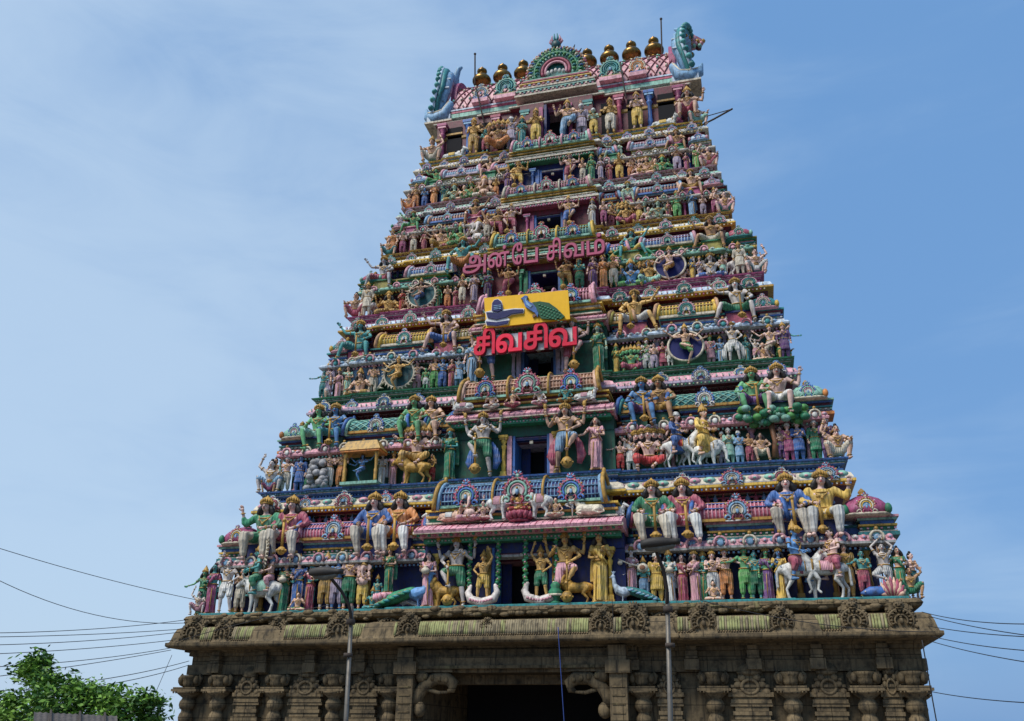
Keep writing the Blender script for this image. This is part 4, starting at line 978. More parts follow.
def cloth_mesh_(name, p, kind):
    mb = MB(); m = P['c_green']; b = p['bulk']; pel, ch = p['pel'], p['chest']; up = ch-pel; sh = ch+up.normalized()*.12
    if kind in ('shorts', 'dhoti', 'trousers', 'robe'):
        mb.loft([(pel-V(0,0,.13), .13*b,.12*b), (pel-V(0,0,.05), .185*b,.145*b), (pel+up*.22, .17*b,.13*b), (pel+up*.32, .155*b,.12*b)], m, 16)
        for L in p['legs']:
            h, k, a = L
            if kind == 'shorts': limbs(mb, [h, h.lerp(k,.80)], [.112*b,.098*b], m)
            elif kind == 'dhoti': limbs(mb, [h, k, k.lerp(a,.45)], [.115*b,.092*b,.080*b], m)
            else:
                limbs(mb, [h, k, a.lerp(k,.12)], [.118*b,.092*b,.058*b], m)
                for q in (.2,.4,.6,.8):
                    c = k.lerp(a,q); mb.ball(c, (.084*b-.02*q,.088*b-.02*q,.03), m, 9, 5)
        f0 = pel+V(0,-.13,-.02); low = min(l[1].z for l in p['legs']); fd = -(.34 if kind != 'shorts' else .22)
        if p['legs'][0][1].y > -.2: mb.tube([f0, f0+V(0,-.02,fd*.5), f0+V(0,.0,fd)], [.05,.07,.06], m, seg=8, flat=.5)
    if kind in ('tunic', 'robe'):
        mb.loft([(pel-V(0,0,.14), .19*b,.16*b), (pel, .19*b,.145*b), (pel+up*.45, .155*b,.12*b+p['belly']), (ch, .20*b,.14*b), (sh-V(0,0,.02), .18*b,.11*b), (sh+V(0,0,.03), .09,.075)], m, 18)
        for A in p['arms'][:2]: limbs(mb, [A[0], A[1], A[1].lerp(A[2], .5)], [.075*b,.06*b,.047*b], m)
        if p['legs'][0][1].y < -.2:
            for L in p['legs']: limbs(mb, [L[0], L[0].lerp(L[1],.55)], [.12*b,.115*b], m)
        else:
            mb.loft([(pel-V(0,0,.45), .23*b,.19*b), (pel-V(0,0,.2), .20*b,.17*b), (pel, .18*b,.14*b)], m, 18)
    if kind == 'saree':
        n = 30; vs = []; fs = []
        rings = [(.03,.20,.15),(.25,.175,.14),(.50,.165,.145),(.75,.175,.15),(.90,.175,.135),(1.0,.15,.115),(1.06,.135,.11)]
        for j, (z, rx, ry_) in enumerate(rings):
            for i in range(n):
                a = 2*pi*i/n; q = 1+.055*cos(a*10+z*2)*(1.1-z)
                vs.append((rx*q*cos(a)*b*1.03, (ry_*q*sin(a))*b*1.05, z))
        for j in range(len(rings)-1):
            for i in range(n): fs.append((j*n+i, j*n+(i+1)%n, (j+1)*n+(i+1)%n, (j+1)*n+i))
        fs += [tuple(range(n-1,-1,-1)), tuple((len(rings)-1)*n+i for i in range(n))]
        mb.add(vs, fs, m, True)
        mb.tube([V(0,-.15,.92), V(0,-.17,.5), V(.01,-.17,.06)], [.05,.07,.09], m, seg=8, flat=.5)
        mb.loft([(ch-V(0,0,.10), .155*b,.125*b), (ch+V(0,-.01,0), .172*b,.15*b), (ch+V(0,0,.09), .178*b,.115*b), (ch+V(0,0,.13), .12,.08)], m, 14)
        for A in p['arms'][:2]: limbs(mb, [A[0], A[0].lerp(A[1],.55)], [.062*b,.054*b], m)
        mb.tube([V(.16,.02,1.42), V(.06,-.13,1.30), V(-.08,-.15,1.10), V(-.15,-.05,.98), V(-.10,.12,.95)], [.05,.055,.05,.045,.04], m, seg=8, flat=1)
        mb.tube([V(.15,.04,1.42), V(.17,.14,1.25), V(.19,.15,.85), V(.20,.13,.55)], [.05,.06,.07,.06], m, seg=8)
    return voxel(mb, .020, 2, name)

def trim_mesh(p, kind, cape=True):
    """gold borders, belt, necklace, bangles"""
    mb = MB(); m = P['gold']; b = p['bulk']; pel, ch = p['pel'], p['chest']; up = ch-pel; sh = ch+up.normalized()*.12
    def ring(c, rx, ry_, rad, tilt=0, n=16): mb.tube([c+V(rx*cos(2*pi*i/n), ry_*sin(2*pi*i/n), tilt*sin(2*pi*i/n)) for i in range(n)], rad, m, seg=5, closed=True)
    ring(pel+up*.30, .165*b, .13*b, .018)
    ring(sh+V(0,-.01,.015), .085, .08, .014, .02); ring(sh+V(0,-.03,-.02), .12*b, .10*b, .015, .05)
    mb.tube([sh+V(-.12*b,-.06,.0), ch+V(-.08,-.13*b,.02), ch+V(0,-.15*b,-.06), ch+V(.08,-.13*b,.02), sh+V(.12*b,-.06,0)], .014, m, seg=5)
    mb.ball(ch+V(0,-.155*b,-.07), (.03,.02,.035), m, 7, 5)
    for A in p['arms']:
        for a0, a1, t, r in ((A[0],A[1],.5,.056*b),(A[1],A[2],.86,.036*b)):
            c = a0.lerp(a1,t); d = (a1-a0).normalized(); u = d.orthogonal().normalized(); w = d.cross(u)
            mb.tube([c+(u*cos(2*pi*i/10)+w*sin(2*pi*i/10))*r for i in range(10)], .012, m, seg=5, closed=True)
    for L in p['legs']:
        if kind in ('shorts','dhoti','none'):
            a0, a1 = L[1], L[2]; c = a0.lerp(a1,.86); d = (a1-a0).normalized(); u = d.orthogonal().normalized(); w = d.cross(u)
            mb.tube([c+(u*cos(2*pi*i/10)+w*sin(2*pi*i/10))*.048*b for i in range(10)], .013, m, seg=5, closed=True)
    if kind == 'saree':
        mb.tube([V(.15,-.03,1.44), V(.03,-.155,1.28), V(-.11,-.165,1.07), V(-.16,-.08,.96)], .017, m, seg=5)
        n = 24; mb.tube([V(.205*cos(2*pi*i/n), .165*sin(2*pi*i/n), .05) for i in range(n)], .018, m, seg=5, closed=True)
        mb.tube([V(.05,-.185,.9), V(.07,-.20,.5), V(.08,-.21,.06)], .012, m, seg=4)
    for h in heads_of(p):
        for sx in (-1,1): mb.ball(h+V(sx*.095,-.01,-.065), (.016,.016,.024), m, 6, 4)
    return mb.mesh('jewellery')
def crown_mesh(p, kind):
    mb = MB(); m = P['gold']
    for h in heads_of(p):
        c = h+V(0,.012,.045)
        if kind == 'tall':
            mb.lathe(c, [(.098,-.01),(.112,.0),(.108,.035),(.092,.045),(.100,.075),(.085,.09),(.088,.125),(.066,.14),(.066,.17),(.042,.19),(.042,.215),(.018,.23),(.022,.25),(.004,.28)], m, 16)
            for i in range(7):
                a = -pi/2+(i-3)*.42; mb.ball(c+V(.115*cos(a),.115*sin(a),.03+.03*(3-abs(i-3))/3), (.018,.014,.034), m, 6, 5)
        elif kind == 'wide':
            mb.lathe(c, [(.098,-.01),(.115,.0),(.120,.03),(.105,.05),(.118,.075),(.110,.11),(.085,.14),(.05,.165),(.02,.185),(.012,.21)], m, 16, rib=.05, nrib=8)
            for i in range(9):
                a = -pi/2+(i-4)*.36; mb.ball(c+V(.125*cos(a),.125*sin(a),.045+.045*(4-abs(i-4))/4), (.022,.016,.045), m, 6, 5)
        elif kind == 'turban':
            for q in range(3): mb.tube([c+V((.095-.012*q)*cos(2*pi*i/14),(.10-.012*q)*sin(2*pi*i/14),.0+.04*q+.012*sin(4*pi*i/14)) for i in range(14)], .032, m, seg=7, closed=True)
            mb.ball(c+V(0,0,.06), (.08,.085,.05), m, 9, 6)
        elif kind == 'bun': mb.ball(c+V(0,0,.09), (.05,.05,.055), m, 8, 6); mb.ball(c+V(0,.01,.045), (.075,.075,.04), m, 9, 6)
    return mb.mesh('crown')
def hair_mesh(p, long_):
    mb = MB(); m = P['black']
    for h in heads_of(p):
        mb.ball(h+V(0,.022,.022), (.096,.104,.115), m, 12, 9)
        mb.ball(h+V(0,.05,-.05), (.095,.07,.09), m, 10, 7)
        if long_:
            for sx in (-1,1):
                mb.tube([h+V(sx*.088,.0,.01), h+V(sx*.120,.0,-.07), h+V(sx*.145,.01,-.15), h+V(sx*.155,.02,-.215)], [.036,.052,.052,.028], m, seg=8, round_=True)
            mb.loft([(h+V(0,.06,-.24), .12,.04), (h+V(0,.06,-.12), .14,.06), (h+V(0,.05,0), .10,.06)], m, 12)
    return voxel(mb, .014, 1, 'hair')
def face_mesh(p):
    mb = MB()
    for h in heads_of(p):
        for sx in (-1,1):
            mb.ball(h+V(sx*.034,-.086,.004), (.020,.014,.011), P['white'], 8, 6)
            mb.ball(h+V(sx*.033,-.097,.003), (.009,.006,.010), P['black'], 7, 5)
            mb.tube([h+V(sx*.012,-.104,.026), h+V(sx*.035,-.103,.036), h+V(sx*.058,-.088,.028)], .006, P['black'], seg=5)
        mb.tube([h+V(-.026,-.104,-.056), h+V(0,-.115,-.060), h+V(.026,-.104,-.056)], .0085, P['red'], seg=6)
        mb.ball(h+V(0,-.108,.048), (.006,.005,.014), P['red'], 6, 4)
    return mb.mesh('face')
PROTO = {}
def proto(pose, cloth, crown, long_=True, elephant=False, tunic=False):
    key = (pose, cloth, crown, long_, elephant, tunic)
    if key in PROTO: return PROTO[key]
    p = POSES[pose]
    if elephant: p = dict(p, belly=.03)
    def cached(k, f):
        if k not in PROTO: PROTO[k] = f()
        return PROTO[k]
    d = dict(body=cached(('b', pose, elephant), lambda: body_mesh('body', p, elephant)))
    if cloth: d['garment'] = cached(('c', pose, cloth), lambda: cloth_mesh_('garment', p, cloth))
    if tunic: d['tunic'] = cached(('t', pose), lambda: cloth_mesh_('tunic', p, 'tunic'))
    d['jewellery'] = cached(('j', pose, cloth), lambda: trim_mesh(p, cloth))
    if crown: d['crown'] = cached(('k', pose, crown), lambda: crown_mesh(p, crown))
    if not elephant:
        d['hair'] = cached(('h', pose, long_), lambda: hair_mesh(p, long_))
        d['face'] = cached(('f', pose), lambda: face_mesh(p))
    PROTO[key] = d; return d
BODYH = dict(stand=1.75, sit=1.38, sitwave=1.38, spread=1.42, lotus=.95, lotus2=.95, child=.95, many=1.15, ride=.92, squat=1.15)

def figure(name, pose, X, Y, Z, s, skin='peach', cloth=('shorts','c_white'), crown=('tall','gold'), long_=True, flip=False, rz=0., tunic=None, elephant=False, face=True, trim='gold', label='', cat='statue', group=None, extra=None, tilt=0):
    d = proto(pose, cloth[0] if cloth else None, crown[0] if crown else None, long_, elephant, bool(tunic))
    w_ = s*(1.20 if pose in ('sit','sitwave') and s > 1.2 else 1.10 if s > .9 else 1.0)
    sx = -w_ if flip else w_
    o = inst(name, d['body'], None, (X, Y, Z), (tilt, 0, rz), (sx, s*1.08, s), [skin])
    tag(o, label, cat, group)
    def ch(n_, me, mt): return inst(n_, me, o, mats=mt)
    if 'garment' in d: ch('garment', d['garment'], [cloth[1]])
    if 'tunic' in d: ch('tunic', d['tunic'], [tunic])
    if face and 'face' in d: ch('face', d['face'], None)
    if 'hair' in d: ch('hair', d['hair'], ['black' if crown and crown[0] != 'bald' else 'black'])
    if 'crown' in d: ch('crown' if crown[0] != 'turban' else 'turban', d['crown'], [crown[1]])
    if face or s > 0: ch('jewellery', d['jewellery'], [trim])
    if extra:
        for n_, me, mt in extra: ch(n_, me, mt)
    return o

# things held or worn, modelled in figure space
def _b(f):
    m = MB(); f(m); return m
def _mace(x=-.14, y=-.34, top=1.0, bot=.0, r=.10):
    m = MB(); m.tube([(x,y,top+.12),(x+.01,y,bot+.2)], [.022,.028], P['gold'], seg=7); m.ball((x+.01,y,bot+.12), (r,r,r*1.15), P['gold'], 12, 8)
    for i in range(8): m.ball((x+.01+r*cos(i*pi/4), y+r*sin(i*pi/4), bot+.12), .03, P['gold'], 5, 4)
    m.ball((x,y,top+.13), .04, P['gold'], 7, 5); return m.mesh('mace')
MACE_G = _mace(-.10,-.32,.98,.02,.13); MACE_S = _mace(-.08,-.42,.70,.04,.08); MACE_R = _mace(.06,-.46,.70,.05,.08)
def _flag():
    m = MB()
    for sx in (-1,1):
        m.tube([(sx*.46,-.04,1.52),(sx*.47,-.05,1.72)], [.02,.03], P['gold'], seg=6); m.ball((sx*.47,-.05,1.78), (.05,.03,.08), P['gold'], 8, 6)
        m.tube([(sx*.47-.06*sx,-.05,1.74),(sx*.47+.07*sx,-.05,1.88)], .016, P['gold'], seg=5)
    return m.mesh('emblem')
EMB = _flag()
def _sash(c='c_sky'):
    m = MB()
    for sx in (-1,1): m.tube([(sx*.18,.12,1.0),(sx*.30,.10,.75),(sx*.36,.08,.45),(sx*.30,.08,.22)], [.05,.09,.11,.06], P[c], seg=8, flat=.4)
    return m.mesh('sash')
SASH = _sash()
def _ring(r, cz, flames=True, disc=None):
    m = MB(); n = 28
    m.tube([(r*cos(2*pi*i/n), .12, cz+r*sin(2*pi*i/n)) for i in range(n)], .05, P['cream'], seg=7, closed=True)
    if flames:
        for i in range(n): a = 2*pi*i/n; m.tube([((r+.03)*cos(a), .12, cz+(r+.03)*sin(a)), ((r+.16)*cos(a+.06), .12, cz+(r+.16)*sin(a+.06))], [.05,.012], P['cream'], seg=5)
    if disc:
        vs = [(r*.98*cos(2*pi*i/n), .15, cz+r*.98*sin(2*pi*i/n)) for i in range(n)]
        m.add(vs+[(x, .20, z) for x, y, z in vs], [tuple(range(n-1,-1,-1)), tuple(range(n, 2*n))]+[(i,(i+1)%n,n+(i+1)%n,n+i) for i in range(n)], P[disc])
    return m.mesh('halo')
RING = _ring(.72, .95, True, 'darkteal'); DISC = _ring(.66, .92, False, 'signblue'); AUR = _ring(.42, .85, True, 'navy'); ARC2 = _ring(.75, .85, True, 'green')
def _lotus():
    m = MB(); m.lathe((0,0,-.42), [(.30,0),(.40,.05),(.28,.12),(.42,.26),(.46,.36),(.40,.42)], P['pink'], 20, rib=.06, nrib=10)
    for i in range(14):
        a = 2*pi*i/14; m.tube([(.34*cos(a), .34*sin(a), -.30), (.47*cos(a), .47*sin(a), -.18), (.50*cos(a), .50*sin(a), -.02)], [.07,.08,.02], P['pink'], seg=6)
    return m.mesh('lotus_seat')
LOTUS = _lotus()
def _cres():
    m = MB(); m.tube([(-.42,-.05,.62),(-.50,-.08,.38),(-.40,-.12,.14),(0,-.15,.0),(.40,-.12,.14),(.50,-.08,.38),(.42,-.05,.62)], [.06,.11,.15,.17,.15,.11,.05], P['skinwhite'], seg=12, round_=True)
    for i in range(9): t = -.36+.09*i; m.ball((t,-.30,.03+t*t*.6), (.05,.03,.05), P['pink'], 6, 4)
    return m.mesh('crescent_boat')
CRES = _cres()
def _arb():
    m = MB()
    for sx in (-1,1):
        for i in range(22):
            m.ball((sx*(.50+.03*sin(i*2.1)), .0+.03*cos(i*1.7), .3+.085*i), (.085,.06,.065), P[('leaf','green','green')[i % 3]], 6, 5)
            if i % 3 == 0: m.ball((sx*.50, -.07, .33+.085*i), .035, P['pink'], 5, 4)
    for i in range(15): a = pi*i/14; m.ball((.5*cos(a), .02, 2.12+.22*sin(a)), (.08,.06,.08), P['leaf' if i % 2 else 'green'], 6, 5)
    return m.mesh('leafy_arch')
ARB = _arb()
def _veena():
    m = MB(); m.tube([(-.36,-.26,1.02),(0,-.27,1.12),(.42,-.24,1.34)], [.03,.026,.022], P['cream'], seg=7); m.ball((-.40,-.28,.98), (.19,.12,.17), P['cream'], 14, 9); m.ball((-.40,-.39,.98), (.10,.02,.09), P['brown'], 10, 6); m.ball((.36,-.24,1.20), (.09,.08,.09), P['cream'], 9, 7)
    return m.mesh('lute')
VEENA = _veena()
def _bow():
    m = MB(); m.tube([(.52,-.1,1.95),(.60,-.12,1.5),(.56,-.14,1.0),(.60,-.12,.5),(.52,-.1,.05)], [.015,.022,.028,.022,.015], P['brown'], seg=6); m.tube([(.52,-.1,1.95),(.52,-.1,.05)], .006, P['cream'], seg=4)
    return m.mesh('bow')
BOW = _bow()
def _pot():
    m = MB(); m.lathe((.0,-.28,1.02), [(.06,0),(.12,.05),(.13,.12),(.08,.18),(.05,.2),(.08,.24)], P['cream'], 12); return m.mesh('pot')
POT = _pot()
def _staff():
    m = MB(); m.tube([(.30,-.14,.0),(.32,-.16,1.75)], [.02,.018], P['brown'], seg=6); m.ball((.32,-.16,1.80), .05, P['gold'], 8, 6); return m.mesh('staff')
STAFF = _staff()

# animals: faces -X, origin at the feet
def quad(name, kind):
    mb = MB(); m = P['white']
    K = dict(horse=dict(L=1.15, h=1.05, r=.23, neck=[(-.52,1.15),(-.78,1.50),(-.84,1.62)], nr=[.19,.13,.11], head=[(-.82,1.64),(-1.02,1.50),(-1.12,1.36)], hr=[.11,.085,.06]),
             bull=dict(L=1.10, h=.88, r=.29, neck=[(-.48,1.0),(-.72,1.12),(-.84,1.20)], nr=[.25,.18,.14], head=[(-.84,1.22),(-1.0,1.12),(-1.14,1.02)], hr=[.14,.11,.08]),
             lion=dict(L=1.05, h=.72, r=.22, neck=[(-.44,.82),(-.62,.98),(-.70,1.02)], nr=[.26,.28,.24], head=[(-.74,1.04),(-.90,1.02),(-1.0,.98)], hr=[.17,.13,.10]),
             elephant=dict(L=.95, h=.95, r=.38, neck=[(-.40,1.15),(-.58,1.25),(-.66,1.28)], nr=[.30,.26,.24], head=[(-.68,1.28),(-.84,1.20),(-.92,1.1)], hr=[.26,.20,.14]))[kind]
    L, h, r = K['L'], K['h'], K['r']
    mb.tube([V(-L/2,0,h+.06), V(-L*.3,0,h+.02), V(0,0,h-.01), V(L*.3,0,h+.03), V(L/2,0,h+.02)], [r*.9, r*1.08, r*.98, r*1.02, r*.72], m, seg=14, round_=True)
    mb.tube([V(a,0,b) for a, b in K['neck']], K['nr'], m, seg=12, round_=True)
    mb.tube([V(a,0,b) for a, b in K['head']], K['hr'], m, seg=10, round_=True)
    lr = dict(horse=.085, bull=.10, lion=.085, elephant=.14)[kind]
    for sy in (-1, 1):
        x = -L*.38; y = sy*r*.55; f = -.12 if (kind == 'horse' and sy < 0) else 0
        if f: chain = [V(x,y,h-.05), V(x-.22,y,h*.62), V(x-.14,y,h*.30), V(x-.22,y,h*.22)]
        else: chain = [V(x,y,h-.05), V(x+.02,y,h*.52), V(x-.01,y,h*.20), V(x-.02,y,.05)]
        mb.tube(chain, [lr*1.5, lr*.8, lr*.52, lr*.62], m, seg=9, round_=True)
        x = L*.40; dx = .10*sy
        mb.tube([V(x,y,h-.02), V(x-.08+dx,y,h*.62), V(x+.12+dx,y,h*.34), V(x+.06+dx,y,.05)], [lr*1.9, lr*1.15, lr*.58, lr*.62], m, seg=9, round_=True)
        mb.ball((x+.04+dx, y, .035), (lr*.8, lr*.7, .05), m, 8, 6); 
        if not f: mb.ball((-L*.38-.03, y, .035), (lr*.8, lr*.7, .05), m, 8, 6)
        hx, hz_ = K['head'][0]
        if kind == 'elephant':
            mb.loft([(V(hx+.14,sy*.26,hz_-.26),.03,.04),(V(hx+.18,sy*.30,hz_-.08),.16,.04),(V(hx+.16,sy*.28,hz_+.12),.14,.04),(V(hx+.08,sy*.22,hz_+.2),.05,.03)], m, 10)
            mb.tube([V(hx-.18,sy*.10,hz_-.22), V(hx-.34,sy*.12,hz_-.30), V(hx-.44,sy*.11,hz_-.22)], [.04,.03,.012], m, seg=6)
        elif kind == 'bull':
            mb.tube([V(hx,sy*.12,hz_+.08), V(hx-.02,sy*.22,hz_+.20), V(hx-.04,sy*.18,hz_+.36)], [.05,.035,.012], m, seg=7); mb.tube([V(hx+.02,sy*.12,hz_), V(hx+.08,sy*.28,hz_-.04)], [.04,.02], m, seg=7, round_=True)
        else: mb.tube([V(hx+.02,sy*.06,hz_+.06), V(hx+.02,sy*.07,hz_+.19)], [.04,.012], m, seg=6, round_=True)
    if kind == 'bull': mb.ball((-.42,0,1.28), (.18,.12,.14), m, 9, 7); mb.tube([V(-.6,0,.95), V(-.66,0,.72)], [.10,.04], m, seg=7, round_=True)
    if kind == 'elephant':
        hx, hz_ = K['head'][-1]; mb.tube([V(hx,0,hz_), V(hx-.14,0,hz_-.35), V(hx-.12,0,hz_-.7), V(hx-.24,0,hz_-.85)], [.15,.11,.075,.05], m, seg=9, round_=True)
    if kind == 'lion':
        for i in range(20): a = 2*pi*i/20; mb.ball((-.62+.05*cos(3*a), .27*cos(a), 1.02+.27*sin(a)), (.12,.10,.10), m, 7, 5)
        mb.tube([V(.5,0,.74), V(.78,0,.70), V(.86,0,.95), V(.78,0,1.15)], [.04,.03,.03,.05], m, seg=7, round_=True)
        mb.ball((-1.02,0,.93), (.07,.10,.05), m, 7, 5)
    else: mb.tube([V(L/2+.05,0,h+.12), V(L/2+.18,0,h-.05), V(L/2+.20,0,h*.45)], [.05,.05,.06 if kind == 'horse' else .025], m, seg=7, round_=True)
    if kind == 'horse':
        for i in range(8): t = i/7; mb.ball((-.45-.36*t, 0, 1.32+.36*t), (.07,.035,.10), m, 7, 5)
    return voxel(mb, .022, 2, name)
def tack_mesh(kind):
    mb = MB(); L, h, r = dict(horse=(1.15,1.05,.23), bull=(1.1,.88,.29), lion=(1.05,.72,.22), elephant=(.95,.95,.38))[kind]
    n = 12
    for j in range(2):
        vs = []
        for i in range(n+1):
            a = pi*(-.12+1.24*i/n); 
            for x in (-.20, .22): vs.append((x, (r+.045-.015*j)*cos(a)*1.02, h+.02+(r+.05-.015*j)*sin(a)))
        if j == 0: mb.add(vs, [(2*i, 2*i+1, 2*i+3, 2*i+2) for i in range(n)], P['c_red'], True)
    for x in (-.22, .24): mb.tube([(x, (r+.05)*cos(pi*(-.12+1.24*i/n)), h+.02+(r+.055)*sin(pi*(-.12+1.24*i/n))) for i in range(n+1)], .02, P['gold'], seg=5)
    mb.tube([(-L*.42, (r+.03)*cos(2*pi*i/14), h+.08+(r+.05)*sin(2*pi*i/14)) for i in range(14)], .022, P['gold'], seg=5, closed=True)
    return mb.mesh('harness')
QUAD = {k: quad(k+'_body', k) for k in ('horse', 'bull', 'lion', 'elephant')}
TACK = {k: tack_mesh(k) for k in ('horse', 'bull', 'elephant')}
def animal(kind, X, Y, Z, s, col, label, flip=False, tack=None, rz=0, group=None):
    o = inst(kind+'_statue', QUAD[kind], None, (X, Y, Z), (0, 0, rz), (-s if flip else s, s, s), [col])
    tag(o, label, 'animal statue', group)
    if tack: inst('harness', TACK[kind], o, mats=[tack, 'gold'])
    e = MB(); hx, hz_ = dict(horse=(-.92,1.62), bull=(-.93,1.24), lion=(-.94,1.08), elephant=(-.86,1.30))[kind]; hr = dict(horse=.08, bull=.11, lion=.12, elephant=.20)[kind]
    for sy in (-1,1): e.ball((hx, sy*hr, hz_), (.025,.02,.025), 'black', 7, 5)
    inst('eyes', PROTO.setdefault(('eyes', kind), e.mesh('eyes')), o)
    return o
def lying_mesh():
    mb = MB(); m = P['white']
    mb.tube([V(-.45,0,.30), V(0,0,.26), V(.45,0,.28)], [.22,.26,.22], m, seg=12, round_=True)
    mb.tube([V(-.45,0,.40), V(-.62,-.02,.62), V(-.66,-.05,.72)], [.17,.12,.11], m, seg=10, round_=True)
    mb.tube([V(-.66,-.05,.74), V(-.80,-.08,.68), V(-.92,-.10,.60)], [.12,.09,.065], m, seg=9, round_=True)
    for sy in (-1,1):
        mb.tube([V(-.42,sy*.16,.2), V(-.62,sy*.18,.10), V(-.40,sy*.2,.06)], [.09,.06,.05], m, seg=8, round_=True); mb.tube([V(.40,sy*.18,.24), V(.20,sy*.26,.10), V(.42,sy*.26,.06)], [.15,.08,.05], m, seg=8, round_=True)
        mb.tube([V(-.66,sy*.10,.80), V(-.66,sy*.16,.92)], [.04,.012], m, seg=6); mb.tube([V(-.62,sy*.1,.76), V(-.58,sy*.22,.72)], [.035,.02], m, seg=6, round_=True)
    mb.ball((-.34,0,.54), (.15,.10,.10), m, 8, 6); mb.tube([V(.62,0,.3), V(.70,-.14,.12), V(.5,-.3,.05)], [.04,.03,.03], m, seg=6, round_=True)
    return voxel(mb, .02, 2, 'lying_cow_body')
LYING = lying_mesh()
def lying_tack():
    mb = MB(); n = 10; vs = []
    for i in range(n+1):
        a = pi*(-.05+1.1*i/n)
        for x in (-.16,.22): vs.append((x, .275*cos(a), .27+.275*sin(a)))
    mb.add(vs, [(2*i, 2*i+1, 2*i+3, 2*i+2) for i in range(n)], P['c_yellow'], True)
    mb.tube([(-.47+.02*cos(a), .20*cos(a), .44+.2*sin(a)) for a in [2*pi*i/12 for i in range(12)]], .022, P['gold'], seg=5, closed=True)
    return mb.mesh('saddle_cloth')
LTACK = lying_tack()
def lying(X, Y, Z, s, col, label, flip=False, tack=('c_yellow','gold'), name='lying_cow_statue'):
    o = inst(name, LYING, None, (X, Y, Z), (0,0,0), (-s if flip else s, s, s), [col]); tag(o, label, 'animal statue')
    if tack: inst('saddle_cloth', LTACK, o, mats=list(tack))
    return o
def peacock_meshes():
    mb = MB(); m = P['skinblue']
    mb.tube([V(.28,0,.42), V(.05,0,.38), V(-.18,0,.46), V(-.30,0,.66), V(-.33,0,.88)], [.12,.20,.16,.085,.065], m, seg=12, round_=True)
    mb.ball((-.35,0,.95), (.085,.07,.08), m, 10, 8); mb.tube([V(-.40,0,.95), V(-.52,0,.91)], [.03,.008], m, seg=6)
    for sy in (-1,1): mb.tube([V(.0,sy*.08,.28), V(-.02,sy*.08,.03)], [.035,.022], m, seg=6, round_=True); mb.tube([V(-.02,sy*.08,.02), V(-.12,sy*.08,.015)], [.02,.02], m, seg=5, round_=True)
    for q in (-.3, 0, .3): mb.tube([V(-.34,0,1.0), V(-.33+q*.2,q*.1,1.14)], [.012,.02], m, seg=5, round_=True)
    body = voxel(mb, .018, 2, 'peacock_body')
    t = MB()
    for j in range(7):
        for i in range(9-j//2):
            y = (i-(8-j//2)/2)*.055*(1+j*.12); x = .30+.14*j; z = .50-.055*j-abs(y)*.35
            t.ball((x, y, z), (.12,.05,.045), P['teal' if (i+j) % 2 else 'green'], 7, 5); t.ball((x+.05, y, z+.035), (.03,.025,.015), P['gold'], 5, 4)
    t.tube([V(.2,0,.46), V(.7,0,.30), V(1.25,0,.08)], [.14,.18,.08], P['teal'], seg=9, round_=True)
    return body, t.mesh('tail')
PEA, TAIL = peacock_meshes()
def peacock(X, Y, Z, s, label, flip=False, cols=('skinblue', ('teal','gold','green')), rz=0):
    o = inst('peacock_statue', PEA, None, (X, Y, Z), (0,0,rz), (-s if flip else s, s, s), [cols[0]]); tag(o, label, 'animal statue')
    inst('tail', TAIL, o, mats=list(cols[1])); return o
# ------------------------------------------------------------ where each figure stands
def pxm(X, Y, Z):
    a = project((X, Y, Z)); b = project((X, Y, Z+1)); return abs(a[1]-b[1])
KIND = dict(
 st=('stand','shorts','standing man in {c} shorts'), pr=('pray','dhoti','man with joined hands in {c} loincloth'), ca=('carry','dhoti','man holding an offering in {c} loincloth'),
 re=('reach','dhoti','man stretching one arm sideways in {c} loincloth'), ra=('raise_','shorts','man raising one arm in {c} shorts'), yo=('yoga','shorts','one legged yogi with arms overhead in {c} shorts'),
 gu=('guard','shorts','four armed door guard leaning on mace in {c} shorts'), da=('dance','shorts','dancing four armed god in {c} cloth'), 
 sd=('saree','saree','woman standing in {c} saree'), sh=('sareehold','saree','woman holding a lamp in {c} saree'), sr=('sareereach','saree','woman reaching out in {c} saree'),
 lo=('lotus','dhoti','cross legged four armed god in {c} cloth'), l2=('lotus2','dhoti','cross legged sitter in {c} cloth'), ma=('many','dhoti','many headed many armed god in {c} cloth'),
 sq=('squat','shorts','crouching strongman in {c} shorts'), mn=('carry','robe','man in long {c} robe'), mp=('pray','robe','man praying in long {c} robe'), mt=('stand','robe','man standing in long {c} robe'),
 el=('lotus','dhoti','elephant headed god seated in {c} cloth'), es=('carry','dhoti','elephant headed god standing in {c} cloth'), ch=('child','shorts','small child sitting in {c} cloth'),
 si=('sit','shorts','seated man with hands on knees in {c} shorts'), sw=('sitwave','shorts','seated man lifting one hand in {c} shorts'), sp=('spread','shorts','seated giant with knees apart in {c} shorts'),
 ri=('ride','dhoti','rider in {c} cloth'),
 ga=('guard','dhoti','four armed attendant with raised knee in {c} loincloth'))
CW = dict(ivory='ivory', white='white', cream='cream', pink='pink', rose='crimson', magenta='magenta', purple='purple', blue='blue', sky='pale blue', teal='teal', mint='mint green', green='green', leaf='leaf green', yellow='yellow', orange='orange', red='red', lilac='lilac', gold='golden')
SW = dict(peach='peach', skinpink='pink', skinwhite='white', skingreen='green', skinblue='blue', skinteal='teal', skingold='golden', skinmint='mint', tan='brown', grey='grey', white='white', yellow='yellow')
STOREY = ['lowest painted storey', 'second storey', 'third storey', 'fourth storey', 'fifth storey', 'sixth storey', 'top storey']
ALL = []
def ordinal(n): return ['first','second','third','fourth','fifth','sixth','seventh','eighth','ninth','tenth','eleventh','twelfth','thirteenth','fourteenth','fifteenth','sixteenth'][n]
